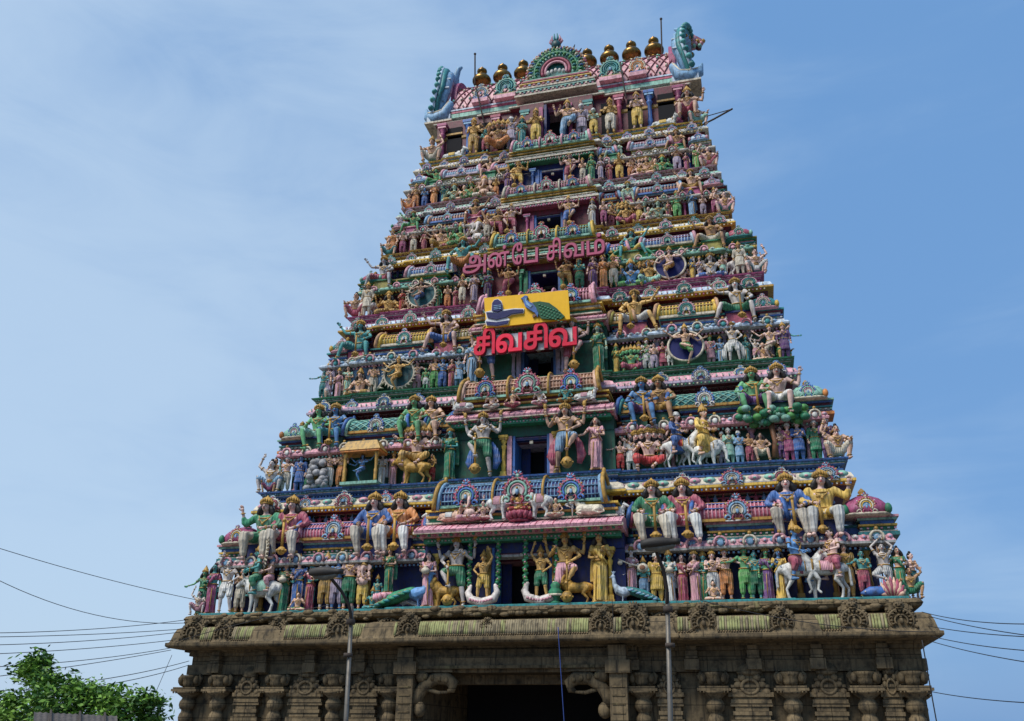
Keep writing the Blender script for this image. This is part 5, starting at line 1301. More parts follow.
def put(k, x, h, kind, skin='peach', cloth='white', crown='tall', dy=.36, Z=None, Y=None, flip=None, rz=None, name=None, s=None, **kw):
    z = Z if Z is not None else (Z0S[k])
    y = Y if Y is not None else YS[k]+dy*(YS[k+1]-YS[k])
    X = solve_x(x, y, z); lim = WS[k]-(.05 if k == 0 else .32)-.8*max(0, (z-Z0S[k])/5); X = max(-lim, min(lim, X))
    pose, ck, ph = KIND[kind]
    h *= random.uniform(.95, 1.05)*(.90 if k >= 3 and kind not in ('sp','sw','si') else 1)*(.84 if k >= 2 and kind in ('lo','ma','el','l2') else 1)
    if k == 0 and h > 40 and Z is None: h *= 1.07
    if s is None: s = h/pxm(X, y, z)/BODYH.get(pose, 1.75)
    if flip is None: flip = (int(x*7) % 2 == 0)
    if rz is None: rz = (.25 if int(x*3) % 3 == 0 else -.2 if int(x*3) % 3 == 1 else 0)*.6
    if kind in ('el', 'es'): kw.setdefault('elephant', True)
    if pose in ('lotus','lotus2','child','many') and kw.get('extra') is None and k < 9 and h > 22: pass
    if crown is None: cr = None
    elif isinstance(crown, str): cr = (crown, {'turban':'white','bun':'black'}.get(crown, 'gold'))
    else: cr = crown
    nm = name or ('standing_statue' if pose in ('stand','pray','carry','reach','raise_','saree','sareehold','sareereach') else 'guardian_statue' if pose == 'guard' else 'dancing_statue' if pose in ('dance','yoga') else 'seated_statue')
    desc = kw.pop('desc', None) or (SW[skin]+' skinned '+ph.format(c=CW[cloth]))
    o = figure(nm, pose, X, y, z, s, skin, (ck, 'c_'+cloth), cr, kw.pop('long_', kind in ('gu','ga','da','lo','ma','si','sw','sp','sd','sh','sr')), flip, rz, face=kw.pop('face', h > 26), **kw)
    ALL.append([k, X, z, desc, o]); return o

# ---- lowest storey, standing row
R0 = [
 (196,44,'sr','skingreen','green','tall'), (209,46,'sd','skinteal','magenta','bun'), (223,50,'ra','skinwhite','white',None), (238,42,'pr','peach','cream','bun'),
 (282,50,'sh','peach','green','tall'), (295,51,'sr','skinpink','blue','tall'), (308,48,'sr','skinteal','rose','tall'),
 (323,50,'ca','skinwhite','gold','tall'), (335,50,'pr','skinblue','lilac','tall'), (347,54,'ca','skinpink','green','bun'), (376,34,'st','skinteal','teal','tall'),
 (645,42,'pr','skinteal','sky','tall'), (658,46,'mt','peach','yellow','turban'), (671,48,'sh','skinteal','white','tall'), (684,46,'sd','skinpink','rose','bun'),
 (697,50,'sd','skinpink','pink','tall'), (706,48,'sh','skinteal','green','tall'), (715,50,'ca','skinpink','white','tall'), (728,50,'re','skinpink','orange','tall'),
 (748,52,'re','skingreen','leaf','tall'), (758,50,'ca','skinteal','green','bun'), (770,48,'sd','skingreen','purple','tall'), (783,50,'sh','skinblue','yellow','tall'),
 (867,46,'re','skinteal','rose','bun'), (904,50,'sr','peach','green','bun'), (850,54,'mt','peach','gold','bun')]
for r in R0:
    kw = {}
    if r[0] == 867: kw['extra'] = [('bow', BOW, None)]; kw['flip'] = False
    if r[0] in (282, 671): kw['extra'] = [('pot', POT, None)]
    if r[0] == 850: kw['extra'] = [('staff', STAFF, None)]; kw['long_'] = True
    if r[0] in (295, 308): kw['flip'] = r[0] == 308
    if r[0] == 728: kw['flip'] = True
    if r[0] == 748: kw['flip'] = False
    put(0, *r, dy=.34 if int(r[0]) % 2 else .40, **kw)
put(0, 889, 50, 'yo', 'skinwhite', 'white', None, desc='white one legged yogi with arms joined overhead', flip=False, rz=0, dy=.3)
put(0, 187, 26, 'sq', 'skinwhite', 'pink', None, dy=.3, desc='small pinkish white crouching figure at the left end')
put(0, 912, 34, 'sq', 'tan', 'green', 'bun', dy=.45); put(0, 920, 44, 'ca', 'skinpink', 'teal', 'bun', dy=.6, rz=.7)
put(0, 297, 20, 'ch', 'peach', 'leaf', 'bun', dy=.12, desc='small baby figure crawling at the feet of women'); put(0, 714, 20, 'ch', 'peach', 'white', 'bun', dy=.12, desc='small child sitting before women with gold crowns')
put(0, 361, 46, 'es', 'skinpink', 'yellow', 'tall', flip=False, rz=0, dy=.3)
# bull with its riding couple under a flame arch
Y0 = YS[0]+.45
animal('bull', solve_x(262, Y0, Z0S[0]), Y0, Z0S[0], 1.10, 'white', 'white bull with a hump carrying a riding couple', tack='c_mint')
zb = Z0S[0]+1.10*1.10
put(0, 257, 30, 'ri', 'skinteal', 'green', 'tall', Z=zb+.1, Y=Y0-.05, rz=-0.9, flip=False, name='riding_statue', desc='teal rider in green cloth on the white bull', extra=[('halo', AUR, None)])
put(0, 270, 27, 'ri', 'skinpink', 'pink', 'tall', Z=zb+.1, Y=Y0-.05, rz=-0.9, flip=False, name='riding_statue', desc='pink rider in pink cloth on the white bull')
# goddess on a lotus, swan and small attendants
put(0, 388, 44, 'sh', 'peach', 'green', 'tall', Z=Z0S[0]+.62, Y=YS[0]+.35, rz=0, flip=False, desc='goddess in green saree standing on a pink lotus', extra=[('lotus_seat', LOTUS, None)])
peacock(solve_x(404, Y0-.2, Z0S[0]), Y0-.3, Z0S[0], .62, 'small white swan beside the pink lotus', cols=('white', ('white','white','skinwhite')))
put(0, 372, 20, 'ch', 'skinteal', 'teal', 'tall', dy=.14, desc='small teal child beside the lotus goddess')
peacock(solve_x(420, Y0-.3, Z0S[0]), Y0-.5, Z0S[0], 1.35, 'large teal peacock with its tail down left of the porch', flip=True)
# horses on the right
animal('horse', solve_x(802, Y0, Z0S[0]), Y0-.15, Z0S[0], .98, 'white', 'white horse facing right with a blue rider', flip=True, tack='c_sky')
put(0, 796, 38, 'ri', 'skinblue', 'rose', 'tall', Z=Z0S[0]+1.22, Y=Y0-.2, rz=0.9, flip=False, name='riding_statue', desc='blue rider with gold crown on left white horse')
animal('horse', solve_x(830, Y0, Z0S[0]), Y0-.15, Z0S[0], .98, 'white', 'white horse facing left with a pink rider', tack='c_pink')
put(0, 834, 34, 'ri', 'skinpink', 'rose', 'bun', Z=Z0S[0]+1.22, Y=Y0-.2, rz=-0.9, flip=False, name='riding_statue', desc='pink rider on right white horse')
def lump(name, px, k, w, h, mat, label, cat, dy=.2, n=14):
    m = MB(); X = 0
    for i in range(n):
        a = 2*pi*i/n; m.ball((cos(a)*w*.5*random.uniform(.3,1), sin(a)*.18, h*.45+random.uniform(-.3,.3)*h), (w*.22, .16, h*.3), mat if i % 3 else mat, 8, 6)
    y = YS[k]+dy*(YS[k+1]-YS[k]); tag(m.build(name, None, (solve_x(px, y, Z0S[k]), y, Z0S[k])), label, cat)
# blue fish and red lotus flame near the right end
m = MB(); m.tube([(-.45,0,.16),(-.2,0,.20),(.15,0,.20),(.42,0,.14),(.58,0,.12)], [.06,.17,.19,.09,.02], P['blue'], seg=12, round_=True); m.tube([(.5,0,.12),(.68,0,.28)], [.05,.10], P['sky'], seg=6, flat=.3); m.tube([(.5,0,.12),(.68,0,.0)], [.05,.10], P['sky'], seg=6, flat=.3); m.ball((-.36,-.12,.2), .03, 'white', 6, 4)
tag(m.build('fish_statue', None, (solve_x(877, .3, Z0S[0]), .22, Z0S[0])), 'blue fish figure lying on the ledge below the archer', 'animal statue')
m = MB()
for i in range(11):
    a = -1.3+2.6*i/10; m.tube([(sin(a)*.12,0,.05),(sin(a)*.34,-.03,.05+cos(a)*.3),(sin(a)*.46,0,.08+cos(a)*.6)], [.07,.10,.015], P['rose' if i % 2 else 'peach'], seg=7)
tag(m.build('lotus_flame', None, (solve_x(893, .2, Z0S[0]), .18, Z0S[0])), 'pink and crimson flame rising at the feet of the yogi', 'flame sculpture')

# ---- porch of the lowest storey
T0 = TIERS[0]; YP = T0['yf']-.35
put(0, 427, 54, 'sh', 'skinpink', 'pink', 'bun', Y=YP, rz=0, flip=False, extra=[('pot', POT, None)], desc='woman in pink and yellow saree holding a dish at the porch')
put(0, 455, 66, 'gu', 'skinwhite', 'green', 'tall', Y=YP, rz=0, flip=False, extra=[('mace', MACE_G, None), ('emblem', EMB, None)], desc='white skinned four armed door guard with one foot on a lion')
put(0, 566, 68, 'gu', 'skingold', 'pink', 'tall', Y=YP, rz=0, flip=True, extra=[('mace', MACE_G, None), ('emblem', EMB, None)], desc='golden skinned four armed door guard with one foot on a lion')
animal('lion', solve_x(446, YP, Z0S[0]), YP+.1, Z0S[0], .85, 'gold', 'golden lion crouching behind the white skinned door guard')
animal('lion', solve_x(578, YP, Z0S[0]), YP+.1, Z0S[0], .85, 'gold', 'golden lion crouching behind the golden skinned door guard', flip=False)
put(0, 483, 50, 'ra', 'skingold', 'yellow', 'tall', Z=Z0S[0]+.12, Y=YP-.02, rz=0, flip=True, extra=[('crescent_boat', CRES, None), ('leafy_arch', ARB, None)], desc='golden dancer in a leafy arch left of the doorway')
put(0, 541, 50, 'ra', 'skingold', 'green', 'tall', Z=Z0S[0]+.12, Y=YP-.02, rz=0, flip=False, extra=[('crescent_boat', CRES, None), ('leafy_arch', ARB, None)], desc='golden dancer in a leafy arch right of the doorway')
put(0, 601, 64, 'sh', 'skingold', 'yellow', 'bun', Y=YP+.05, rz=0, flip=True, desc='tall woman in yellow saree at the right of the porch')
put(0, 633, 46, 'sd', 'skinwhite', 'pink', 'tall', rz=0, Z=Z0S[0]+.3, extra=[('lute', VEENA, None)], flip=True, desc='goddess in pink playing a long white lute')
peacock(solve_x(624, Y0-.3, Z0S[0]), Y0-.4, Z0S[0], 1.0, 'pale blue peacock below the lute player', cols=('paleblue', ('sky','white','teal')))
# small painted pot before the right dancer
m = MB(); m.lathe((0,0,0), [(.18,0),(.22,.06),(.12,.14),(.24,.3),(.27,.45),(.16,.6),(.2,.68),(.1,.8)], P['green'], 16); m.lathe((0,0,.28), [(.275,0),(.285,.04),(.275,.08)], P['cream'], 16)
tag(m.build('vase', None, (solve_x(556, YP-.1, Z0S[0]), YP-.15, Z0S[0])), 'green vase with a cream band beside the doorway', 'vase')

# ---- seated pairs between the small roofs
def seat_block(k, x, w, col, col2, hh, Y, zf):
    X = solve_x(x, Y, zf); m = MB()
    m.box((X, Y+.15, zf+hh*.42), (w, .75, hh*.84), col); m.box((X, Y+.12, zf+hh*.88), (w+.1, .82, hh*.10), col2); m.box((X, Y+.12, zf+.06), (w+.12, .85, .10), col2)
    part(m.build('bench'), tower)
def seatrow(k, ents, hf=.395, yo=.70):
    for e in ents:
        x, h, kind, skin, cloth, crown, kw = e
        zf = Z0S[k]+hf*(Z0S[k+1]-Z0S[k]); Y = YS[k]+yo*(YS[k+1]-YS[k])
        if k >= 2: h *= .92 if k < 4 else .84
        X = solve_x(x, Y, zf); s = h/pxm(X, Y, zf)/(1.50 if k < 2 else 1.56)
        seat_block(k, x, .66*s, TIERS[k]['led'][1], TIERS[k]['m'][1], .50*s, Y, zf)
        put(k, x, h, kind, skin, cloth, crown, Z=zf, Y=Y, rz=kw.pop('rz', 0), flip=kw.pop('flip', False), s=s, **kw)
m_ = lambda e: [('mace', e, None)]
seatrow(0, [
 (262,66,'sit_','skinwhite','white','wide',{}),] if False else [], )
def prince(k, x, h, tun, flip, desc, kind='si', extra=None, skin='skinpink', cl=None):
    cl = cl or ('ivory','cream','white')[int(x) % 3]
    KIND['_p'] = ('sit' if kind == 'si' else 'sitwave', 'trousers', '')
    seatrow(k, [(x, h, '_p', skin, cl, 'wide', dict(tunic=tun, flip=flip, long_=True, desc=desc, extra=extra))])
prince(0, 262, 68, 'c_green', True, 'seated prince in green tunic and cream trousers, far left pair', 'sw', cl='cream')
prince(0, 288, 68, 'c_rose', False, 'seated prince in plum tunic beside green prince, far left pair', 'si', m_(MACE_R))
prince(0, 372, 68, 'c_blue', False, 'seated prince in blue tunic left of the orange prince', 'si', m_(MACE_R))
prince(0, 398, 68, 'c_orange', False, 'seated prince in orange tunic left of the porch', 'si', m_(MACE_R))
prince(0, 655, 70, 'c_green', False, 'seated prince in green tunic right of the porch', 'si', m_(MACE_R))
prince(0, 686, 70, 'c_rose', False, 'seated prince in crimson tunic right of the porch', 'si', m_(MACE_R))
prince(0, 792, 71, 'c_blue', False, 'seated prince in blue tunic, far right pair', 'si', m_(MACE_R))
prince(0, 827, 73, 'c_yellow', False, 'seated prince in yellow tunic lifting one hand, far right', 'sw', m_(MACE_S))
seatrow(1, [
 (316,50,'si','skingreen','mint','wide',dict(desc='green skinned seated god on the far left of second storey')), (333,50,'si','skinblue','teal','wide',dict(extra=m_(MACE_R))),
 (413,52,'si','skingreen','green','wide',{}), (430,50,'si','peach','cream','wide',{}),
 (644,54,'si','skinblue','purple','wide',dict(extra=m_(MACE_R))), (661,54,'si','tan','gold','wide',{}),
 (756,56,'si','skingreen','purple','wide',dict(extra=m_(MACE_R))), (781,58,'sw','skinpink','white','wide',{})])
seatrow(2, [
 (359,50,'sp','skinteal','teal','wide',dict(extra=m_(MACE_R))), (446,52,'sp','skinpink','blue','wide',dict(extra=m_(MACE_R))),
 (636,54,'sp','skingold','white','wide',dict(flip=True,extra=m_(MACE_R))), (740,56,'sp','skinwhite','green','wide',dict(extra=m_(MACE_R)))])
seatrow(3, [(383,40,'sp','grey','rose','wide',{}), (632,38,'sp','skinteal','yellow','wide',dict(flip=True)), (713,42,'sp','tan','cream','wide',{})])
put(3, 462, 38, 'sp', 'skinteal', 'orange', 'wide', Z=Z0S[3]+.46*(Z0S[4]-Z0S[3]), Y=YS[3]+.6, rz=0)
seatrow(4, [(413,30,'sp','skingreen','leaf','wide',{}), (475,34,'sp','tan','rose','wide',dict(flip=True)), (629,32,'si','skinmint','white','wide',{}), (693,36,'sp','peach','gold','wide',{})])
seatrow(5, [(436,26,'sp','skingreen','leaf','wide',{}), (490,30,'sp','peach','pink','wide',dict(flip=True)), (616,28,'sp','skinmint','sky','wide',{}), (678,30,'sp','tan','magenta','wide',{})])

# ---- deck over the porch: small animals and gods
def deck(k): T = TIERS[k]; return T['yf']-.40*T['D'], Z0S[k]+(T['pr0']+.09)*T['H']+.02
yd, zd = deck(0)
animal('elephant', solve_x(498, yd, zd), yd, zd, .66, 'white', 'small white elephant left of the red lotus goddess', flip=True, tack='c_pink')
animal('elephant', solve_x(541, yd, zd), yd, zd, .66, 'white', 'small white elephant right of the red lotus goddess', tack='c_pink')
put(0, 520, 22, 'lo', 'skingold', 'red', 'tall', Z=zd+.24, Y=yd-.05, rz=0, extra=[('lotus_seat', LOTUS, ['rose'])], desc='small goddess on a red lotus above the porch', face=True)
put(0, 470, 26, 'el', 'skinpink', 'pink', 'tall', Z=zd, Y=yd, rz=0); put(0, 483, 20, 'ch', 'skinpink', 'rose', 'bun', Z=zd, Y=yd, rz=0, desc='small pink child beside the elephant headed god')
put(0, 556, 20, 'l2', 'peach', 'cream', 'bun', Z=zd, Y=yd, rz=0, desc='small peach sitter right of the elephants'); put(0, 571, 26, 'yo', 'skinwhite', 'white', 'tall', Z=zd, Y=yd, rz=0, desc='small white dancer above the porch', s=.55)
lying(solve_x(450, yd, zd), yd, zd, .72, 'peach', 'small peach cow lying at the left of the porch roof', flip=True, tack=('c_white','gold'))
lying(solve_x(590, yd, zd), yd, zd, .80, 'cream', 'small cream lion lying at the right of the porch roof', tack=None, name='lying_lion_statue')
for sx, px in ((-1, 436), (1, 614)):
    lying(solve_x(px, yd+.5, zd), yd+.5, zd, .62, 'white', 'small white beast at the %s corner of the porch roof' % ('left' if sx < 0 else 'right'), flip=sx > 0, tack=None, name='lying_beast_statue')
yd, zd = deck(1)
lying(solve_x(463, yd, zd), yd, zd, .70, 'white', 'small white cow on the second porch roof, left end', tack=('c_pink','gold')); lying(solve_x(585, yd, zd), yd, zd, .70, 'white', 'small white cow on the second porch roof, right end', flip=True, tack=('c_pink','gold'))
for px, sk, c, d in ((492,'skinpink','white','small pink sitter on second porch roof, leftmost'), (513,'peach','rose','small peach sitter left of centre on second porch roof'), (540,'skinwhite','pink','small white sitter right of centre on second porch roof'), (566,'skinteal','gold','small teal sitter on second porch roof, rightmost')):
    put(1, px, 17, 'l2', sk, c, 'tall', Z=zd, Y=yd, rz=0, desc=d)

# ---- second storey, standing row
R1 = [(257,36,'sq','skinwhite','sky','bun'), (272,36,'ra','peach','cream','bun'), (284,36,'re','skinpink','cream','turban'), (298,38,'mt','skinblue','blue','bun'), (306,26,'pr','peach','green','bun'), (313,30,'ca','skingold','yellow','tall'),
 (327,40,'ca','skinpink','white','turban'), (340,40,'pr','peach','orange','turban'), (381,36,'sh','skinwhite','white','bun'), (392,37,'sr','skingold','pink','tall'), (431,30,'pr','tan','red','bun'),
 (612,36,'sd','skinmint','white','bun'), (621,34,'re','skinpink','red','bun'), (632,40,'mt','skinpink','white','turban'), (661,30,'sd','tan','green','bun'), (668,26,'st','tan','leaf','bun'),
 (716,36,'st','tan','rose','bun'), (724,36,'mn','peach','lilac','turban'), (731,38,'mp','skinwhite','mint','turban'), (741,36,'mn','skinblue','sky','turban'), (751,32,'ca','tan','rose','bun'),
 (779,24,'pr','skingreen','leaf','bun'), (783,36,'ca','skinpink','purple','bun'), (791,40,'mt','skinpink','magenta','turban'), (801,40,'mn','skinpink','blue','turban'), (818,42,'mt','peach','green','turban'), (830,42,'mn','skinpink','purple','turban'), (843,38,'sq','peach','cream','bun'), (851,30,'sq','skinpink','white','bun')]
for r in R1: put(1, *r, dy=.36 if int(r[0]) % 2 else .46)
put(1, 763, 30, 'si', 'peach', 'cream', 'bun', rz=0, desc='peach seated man with crossed leg under the tree'); put(1, 252, 22, 'sq', 'tan', 'magenta', 'bun', dy=.3)
Y1 = YS[1]+.45
put(1, 650, 42, 'ma', 'skinpink', 'red', 'wide', rz=0, desc='five headed god in red riding a green mount'); put(1, 416, 40, 'ma', 'skinpink', 'gold', 'tall', Z=Z0S[1]+.8, rz=0, desc='many armed pink goddess on the golden lion')
animal('lion', solve_x(416, Y1-.2, Z0S[1]), Y1-.3, Z0S[1], 1.0, 'gold', 'golden lion carrying the many armed pink goddess')
animal('horse', solve_x(680, Y1, Z0S[1]), Y1-.1, Z0S[1], .90, 'white', 'white horse with blue coated rider on the second storey', flip=True, tack='c_red')
put(1, 677, 28, 'ri', 'skinpink', 'blue', ('turban','white'), Z=Z0S[1]+1.12, Y=Y1-.1, rz=0.9, flip=False, name='riding_statue', tunic='c_blue', desc='rider in blue coat and white turban on horse')
animal('horse', solve_x(694, Y1, Z0S[1]), Y1+.15, Z0S[1], .85, 'skinwhite', 'second pale horse standing behind the blue rider', flip=True)
animal('elephant', solve_x(708, Y1, Z0S[1]), Y1-.1, Z0S[1], .72, 'white', 'white elephant carrying the yellow robed king', flip=True, tack='c_yellow')
put(1, 704, 34, 'ri', 'peach', 'yellow', 'tall', Z=Z0S[1]+1.05, Y=Y1-.1, rz=0.9, flip=False, name='riding_statue', tunic='c_yellow', desc='king in yellow robe riding the white elephant')
# leafy tree canopy and rock pile
m = MB()
for i in range(46): m.ball((random.uniform(-1.35,1.35), random.uniform(-.35,.25), random.uniform(0,.55)-.12*abs(random.uniform(-1,1))), (.20,.17,.15), P[('green','leaf','mint')[i % 3]], 7, 5)
trk = MB(); trk.tube([(0,.1,-1.5),(.06,.1,-.8),(-.05,.1,.1)], [.16,.10,.12], P['brown'], seg=8)
t_ = m.build('tree_sculpture', None, (solve_x(770, Y1-.15, 17.2), Y1-.15, Z0S[1]+1.72)); tag(t_, 'sculpted green tree canopy above the seated man', 'tree sculpture'); trk.build('trunk', t_)
m = MB()
for i in range(30): a = random.uniform(0, 6.28); q = i/30; m.ball((cos(a)*.45*(1-q*.6), -.1+.2*sin(a), .1+q*1.3), (.20,.18,.16), 'grey', 7, 5)
tag(m.build('rock_pile', None, (solve_x(318, Y1, Z0S[1]), Y1-.1, Z0S[1])), 'pile of small grey rocks beside the robed men', 'rock sculpture')
# golden canopy pavilion
Xp = solve_x(363, Y1-.3, Z0S[1]); m = MB(); yq = Y1-.45
m.add([(-.95,-.5,1.50),(.95,-.5,1.50),(.95,.45,1.50),(-.95,.45,1.50),(-.68,-.28,1.95),(.68,-.28,1.95),(.68,.3,1.95),(-.68,.3,1.95)], [(0,1,5,4),(1,2,6,5),(2,3,7,6),(3,0,4,7),(4,5,6,7),(3,2,1,0)], P['gold'])
m.box((0,-.02,1.46), (1.8,.9,.08), 'orange')
pv = m.build('pavilion', None, (Xp, yq, Z0S[1])); pf = MB(); pf.box((0,0,.06), (1.7,.8,.12), 'mint'); pf.build('platform', pv); tag(pv, 'small golden roofed pavilion with two columns on second storey', 'pavilion')
for sx in (-1,1):
    c = MB(); c.lathe((sx*.72,-.28,.12), [(.09,0),(.07,.1),(.08,.5),(.06,.55),(.08,1.1),(.11,1.22),(.11,1.32)], P['gold'], 10); c.build('column', pv)
put(1, 361, 30, 'da', 'skinblue', 'navy' if False else 'blue', 'tall', Y=yq, rz=0, Z=Z0S[1]+.12, desc='dark blue dancer inside the golden pavilion')

# ---- porch guards higher up
def porch(k): return TIERS[k]['yf']-(.62 if k < 3 else .42)
yk = porch(1)
for px, h, sk, c, fl, d, ex in ((482,62,'skinwhite','green',False,'large white four armed guard left of second doorway','c_blue'), (566,66,'peach','sky',True,'large peach four armed guard right of second doorway','c_rose')):
    put(1, px, h, 'gu', sk, c, 'wide', Y=yk, rz=0, flip=fl, extra=[('mace', MACE_G, None), ('emblem', EMB, None), ('sash', SASH, [ex])], desc=d)
put(1, 449, 50, 'sh', 'skinteal', 'green', 'tall', Y=yk+.3, rz=0, desc='woman in green saree left of second doorway'); put(1, 597, 52, 'sr', 'peach', 'pink', 'bun', Y=yk+.2, rz=0, flip=True, desc='woman in pink saree right of second doorway')
yk = porch(2)
for px, h, sk, c, fl, d in ((486,54,'skinpink','blue',False,'pink guard half hidden behind the red letters, left'), (573,54,'skinpink','rose',True,'pink guard behind the red letters, right')):
    put(2, px, h, 'gu', sk, c, 'wide', Y=yk, rz=0, flip=fl, extra=[('mace', MACE_G, None)], desc=d)
put(2, 599, 48, 'sd', 'skinmint', 'green', 'tall', Y=yk+.25, rz=0, desc='tall woman in green saree right of the red letters'); put(2, 472, 44, 'sd', 'skinpink', 'sky', 'tall', Y=yk+.3, rz=0, desc='woman in pale blue saree left of the red letters')
yk = porch(3)
for px, h, kind, sk, c in ((462,32,'pr','peach','cream'), (474,34,'sd','skinpink','lilac'), (488,34,'sd','skinteal','purple'), (508,38,'ga','tan','rose'), (567,38,'ga','tan','gold'), (580,34,'pr','skinteal','green'), (594,36,'sd','skinpink','purple'), (604,36,'sd','peach','orange'), (614,36,'ca','tan','cream')):
    put(3, px, h, kind, sk, c, 'tall', Y=yk+.1, rz=0, extra=[('mace', MACE_G, None)] if kind == 'ga' else None)
yk = porch(4)
for px, h, kind, sk, c in ((498,30,'ga','tan','rose'), (511,34,'gu','skinpink','rose'), (569,34,'gu','peach','blue'), (593,28,'sd','skinwhite','white'), (604,26,'pr','skinpink','magenta'), (487,28,'pr','peach','cream')):
    put(4, px, h, kind, sk, c, 'tall', Y=yk+.05, rz=0, flip=px > 540, extra=[('mace', MACE_G, None)] if kind in ('ga','gu') else None)
yk = porch(5)
for px, h, kind, sk, c in ((507,28,'sd','skinpink','purple'), (518,33,'gu','skingold','yellow'), (570,33,'gu','skinpink','rose'), (592,28,'sd','skingreen','green'), (583,26,'pr','peach','cream'), (601,26,'sd','skinpink','lilac')):
    put(5, px, h, kind, sk, c, 'tall', Y=yk+.05, rz=0, flip=px > 540, extra=[('mace', MACE_G, None)] if kind == 'gu' else None)

# ---- third storey and above, standing rows
R2_ = [(311,30,'re','skinteal','teal','bun'), (326,36,'mt','skinpink','lilac','tall'), (337,30,'sd','skinpink','pink','tall'), (346,32,'sr','peach','mint','bun'), (372,34,'ca','peach','cream','tall'), (416,34,'re','skinpink','pink','bun'), (425,24,'st','skingreen','white','bun'),
 (434,34,'ca','peach','leaf','tall'), (442,34,'ca','skinblue','blue','tall'), (451,30,'sd','peach','rose','bun'), (458,36,'mt','grey','sky','bun'),
 (617,30,'sh','skingreen','yellow','tall'), (640,30,'sd','skinpink','purple','tall'), (648,34,'re','skinwhite','white','tall'), (655,28,'ca','skinpink','lilac','bun'), (664,32,'mp','skinpink','rose','bun'), (671,26,'st','skinwhite','white','bun'),
 (712,32,'mt','skingreen','pink','tall'), (722,30,'sr','skinblue','sky','tall'), (748,28,'sd','skinteal','teal','tall'), (757,24,'ra','skinwhite','pink','bun'), (764,20,'ch','peach','green','bun'), (794,34,'re','skinteal','teal','bun'), (787,36,'mt','skinpink','purple','tall')]
for r in R2_: put(2, *r, dy=.34 if int(r[0]) % 2 else .44)
put(2, 359, 32, 'lo', 'peach', 'gold', 'tall', rz=0, extra=[('halo', ARC2, ['cream','sky'])], desc='peach goddess sitting in a pale blue arch'); 
put(2, 397, 34, 'da', 'skingold', 'gold', 'tall', rz=0, flip=False, extra=[('halo', RING, None)], desc='golden dancing god inside a ring of flames', dy=.02)
put(2, 687, 38, 'da', 'peach', 'leaf', 'tall', rz=0, flip=True, extra=[('halo', DISC, None)], desc='peach dancing god on a round blue disc, third storey', dy=.02)
put(2, 735, 42, 'ra', 'skinwhite', 'white', 'wide', rz=0, extra=[('sash', SASH, ['c_white'])], desc='white many armed striding god on third storey', dy=.28)
put(2, 773, 38, 'da', 'skinpink', 'cream', 'tall', rz=0, flip=False, desc='pink dancer before a green panel near right end')
put(2, 632, 32, 'ma', 'skingreen', 'rose', 'tall', rz=0, desc='green many headed god on a row of pink heads')
R3_ = [(338,30,'sq','peach','rose','bun'), (350,26,'pr','skinpink','rose','bun'), (388,30,'lo','skingold','gold','tall'), (401,28,'sd','peach','red','tall'), (410,20,'ch','peach','teal','bun'), (431,18,'ch','skinpink','white','bun'), (437,28,'sd','skingreen','green','tall'), (447,28,'pr','peach','orange','bun'), (455,24,'sd','skinpink','rose','bun'),
 (622,26,'ca','peach','green','tall'), (661,20,'ch','peach','rose','bun'), (683,20,'ch','skinpink','cream','bun'), (693,28,'sh','skinblue','yellow','tall'), (701,26,'sd','peach','lilac','tall'), (724,26,'pr','skinpink','mint','bun'), (760,30,'sq','skinpink','white','bun'), (768,22,'sq','peach','teal','bun')]
for r in R3_: put(3, *r, dy=.34)
for px, lb in ((366,'cream calf standing behind the left cowherd, fourth storey'), (741,'cream calf standing behind the right cowherd, fourth storey')): animal('bull', solve_x(px, YS[3]+.4, Z0S[3]), YS[3]+.4, Z0S[3], .78, 'skinwhite', lb, flip=px > 500)
put(3, 366, 36, 'mt', 'tan', 'cream', 'tall', rz=0, desc='brown cowherd in cream before the left calf', dy=.15); put(3, 741, 36, 'mt', 'tan', 'cream', 'tall', rz=0, desc='brown cowherd in cream before the right calf', dy=.15)
put(3, 420, 31, 'da', 'peach', 'blue', 'tall', rz=0, flip=False, extra=[('halo', RING, ['cream','darkteal'])], desc='small dancing god in a ring on fourth storey', dy=.02)
put(3, 671, 36, 'da', 'skinpink', 'gold', 'tall', rz=0, flip=False, extra=[('halo', DISC, None)], desc='pink dancing god on a round blue disc, fourth storey', dy=.02)
put(3, 632, 34, 'lo', 'skinblue', 'leaf', 'tall', rz=0, extra=[('halo', ARC2, ['green','leaf'])], desc='blue goddess in a round green arch, fourth storey')
put(3, 650, 36, 'ma', 'skingold', 'mint', 'tall', rz=0, desc='golden many headed god beside the blue disc'); put(3, 712, 34, 'lo', 'skinwhite', 'blue', 'tall', rz=0, desc='white faced god seated in blue cloth')
R4_ = [(384,22,'sq','peach','teal','bun'), (391,30,'mt','peach','orange','tall'), (402,26,'pr','skinpink','magenta','bun'), (413,27,'ca','skinpink','cream','bun'), (424,26,'sd','skinpink','rose','bun'), (440,30,'ma','peach','gold','tall'), (450,22,'l2','peach','rose','bun'), (460,30,'lo','skingreen','leaf','tall'), (478,32,'el','skinwhite','pink','tall'), (468,24,'sd','peach','purple','tall'),
 (612,26,'pr','peach','rose','bun'), (619,24,'sd','skinpink','green','bun'), (627,32,'ma','skingold','rose','tall'), (640,28,'pr','peach','yellow','tall'), (649,22,'l2','skinpink','magenta','bun'), (659,30,'lo','skinmint','cream','tall'), (669,24,'sd','peach','rose','bun'), (678,30,'re','skingreen','leaf','tall'), (693,32,'sh','skinblue','sky','tall'), (704,24,'pr','skinpink','lilac','bun'), (716,30,'ca','peach','magenta','tall'), (729,26,'sq','skinpink','pink','bun'), (736,22,'sq','peach','teal','bun')]
for r in R4_: put(4, *r, dy=.34)
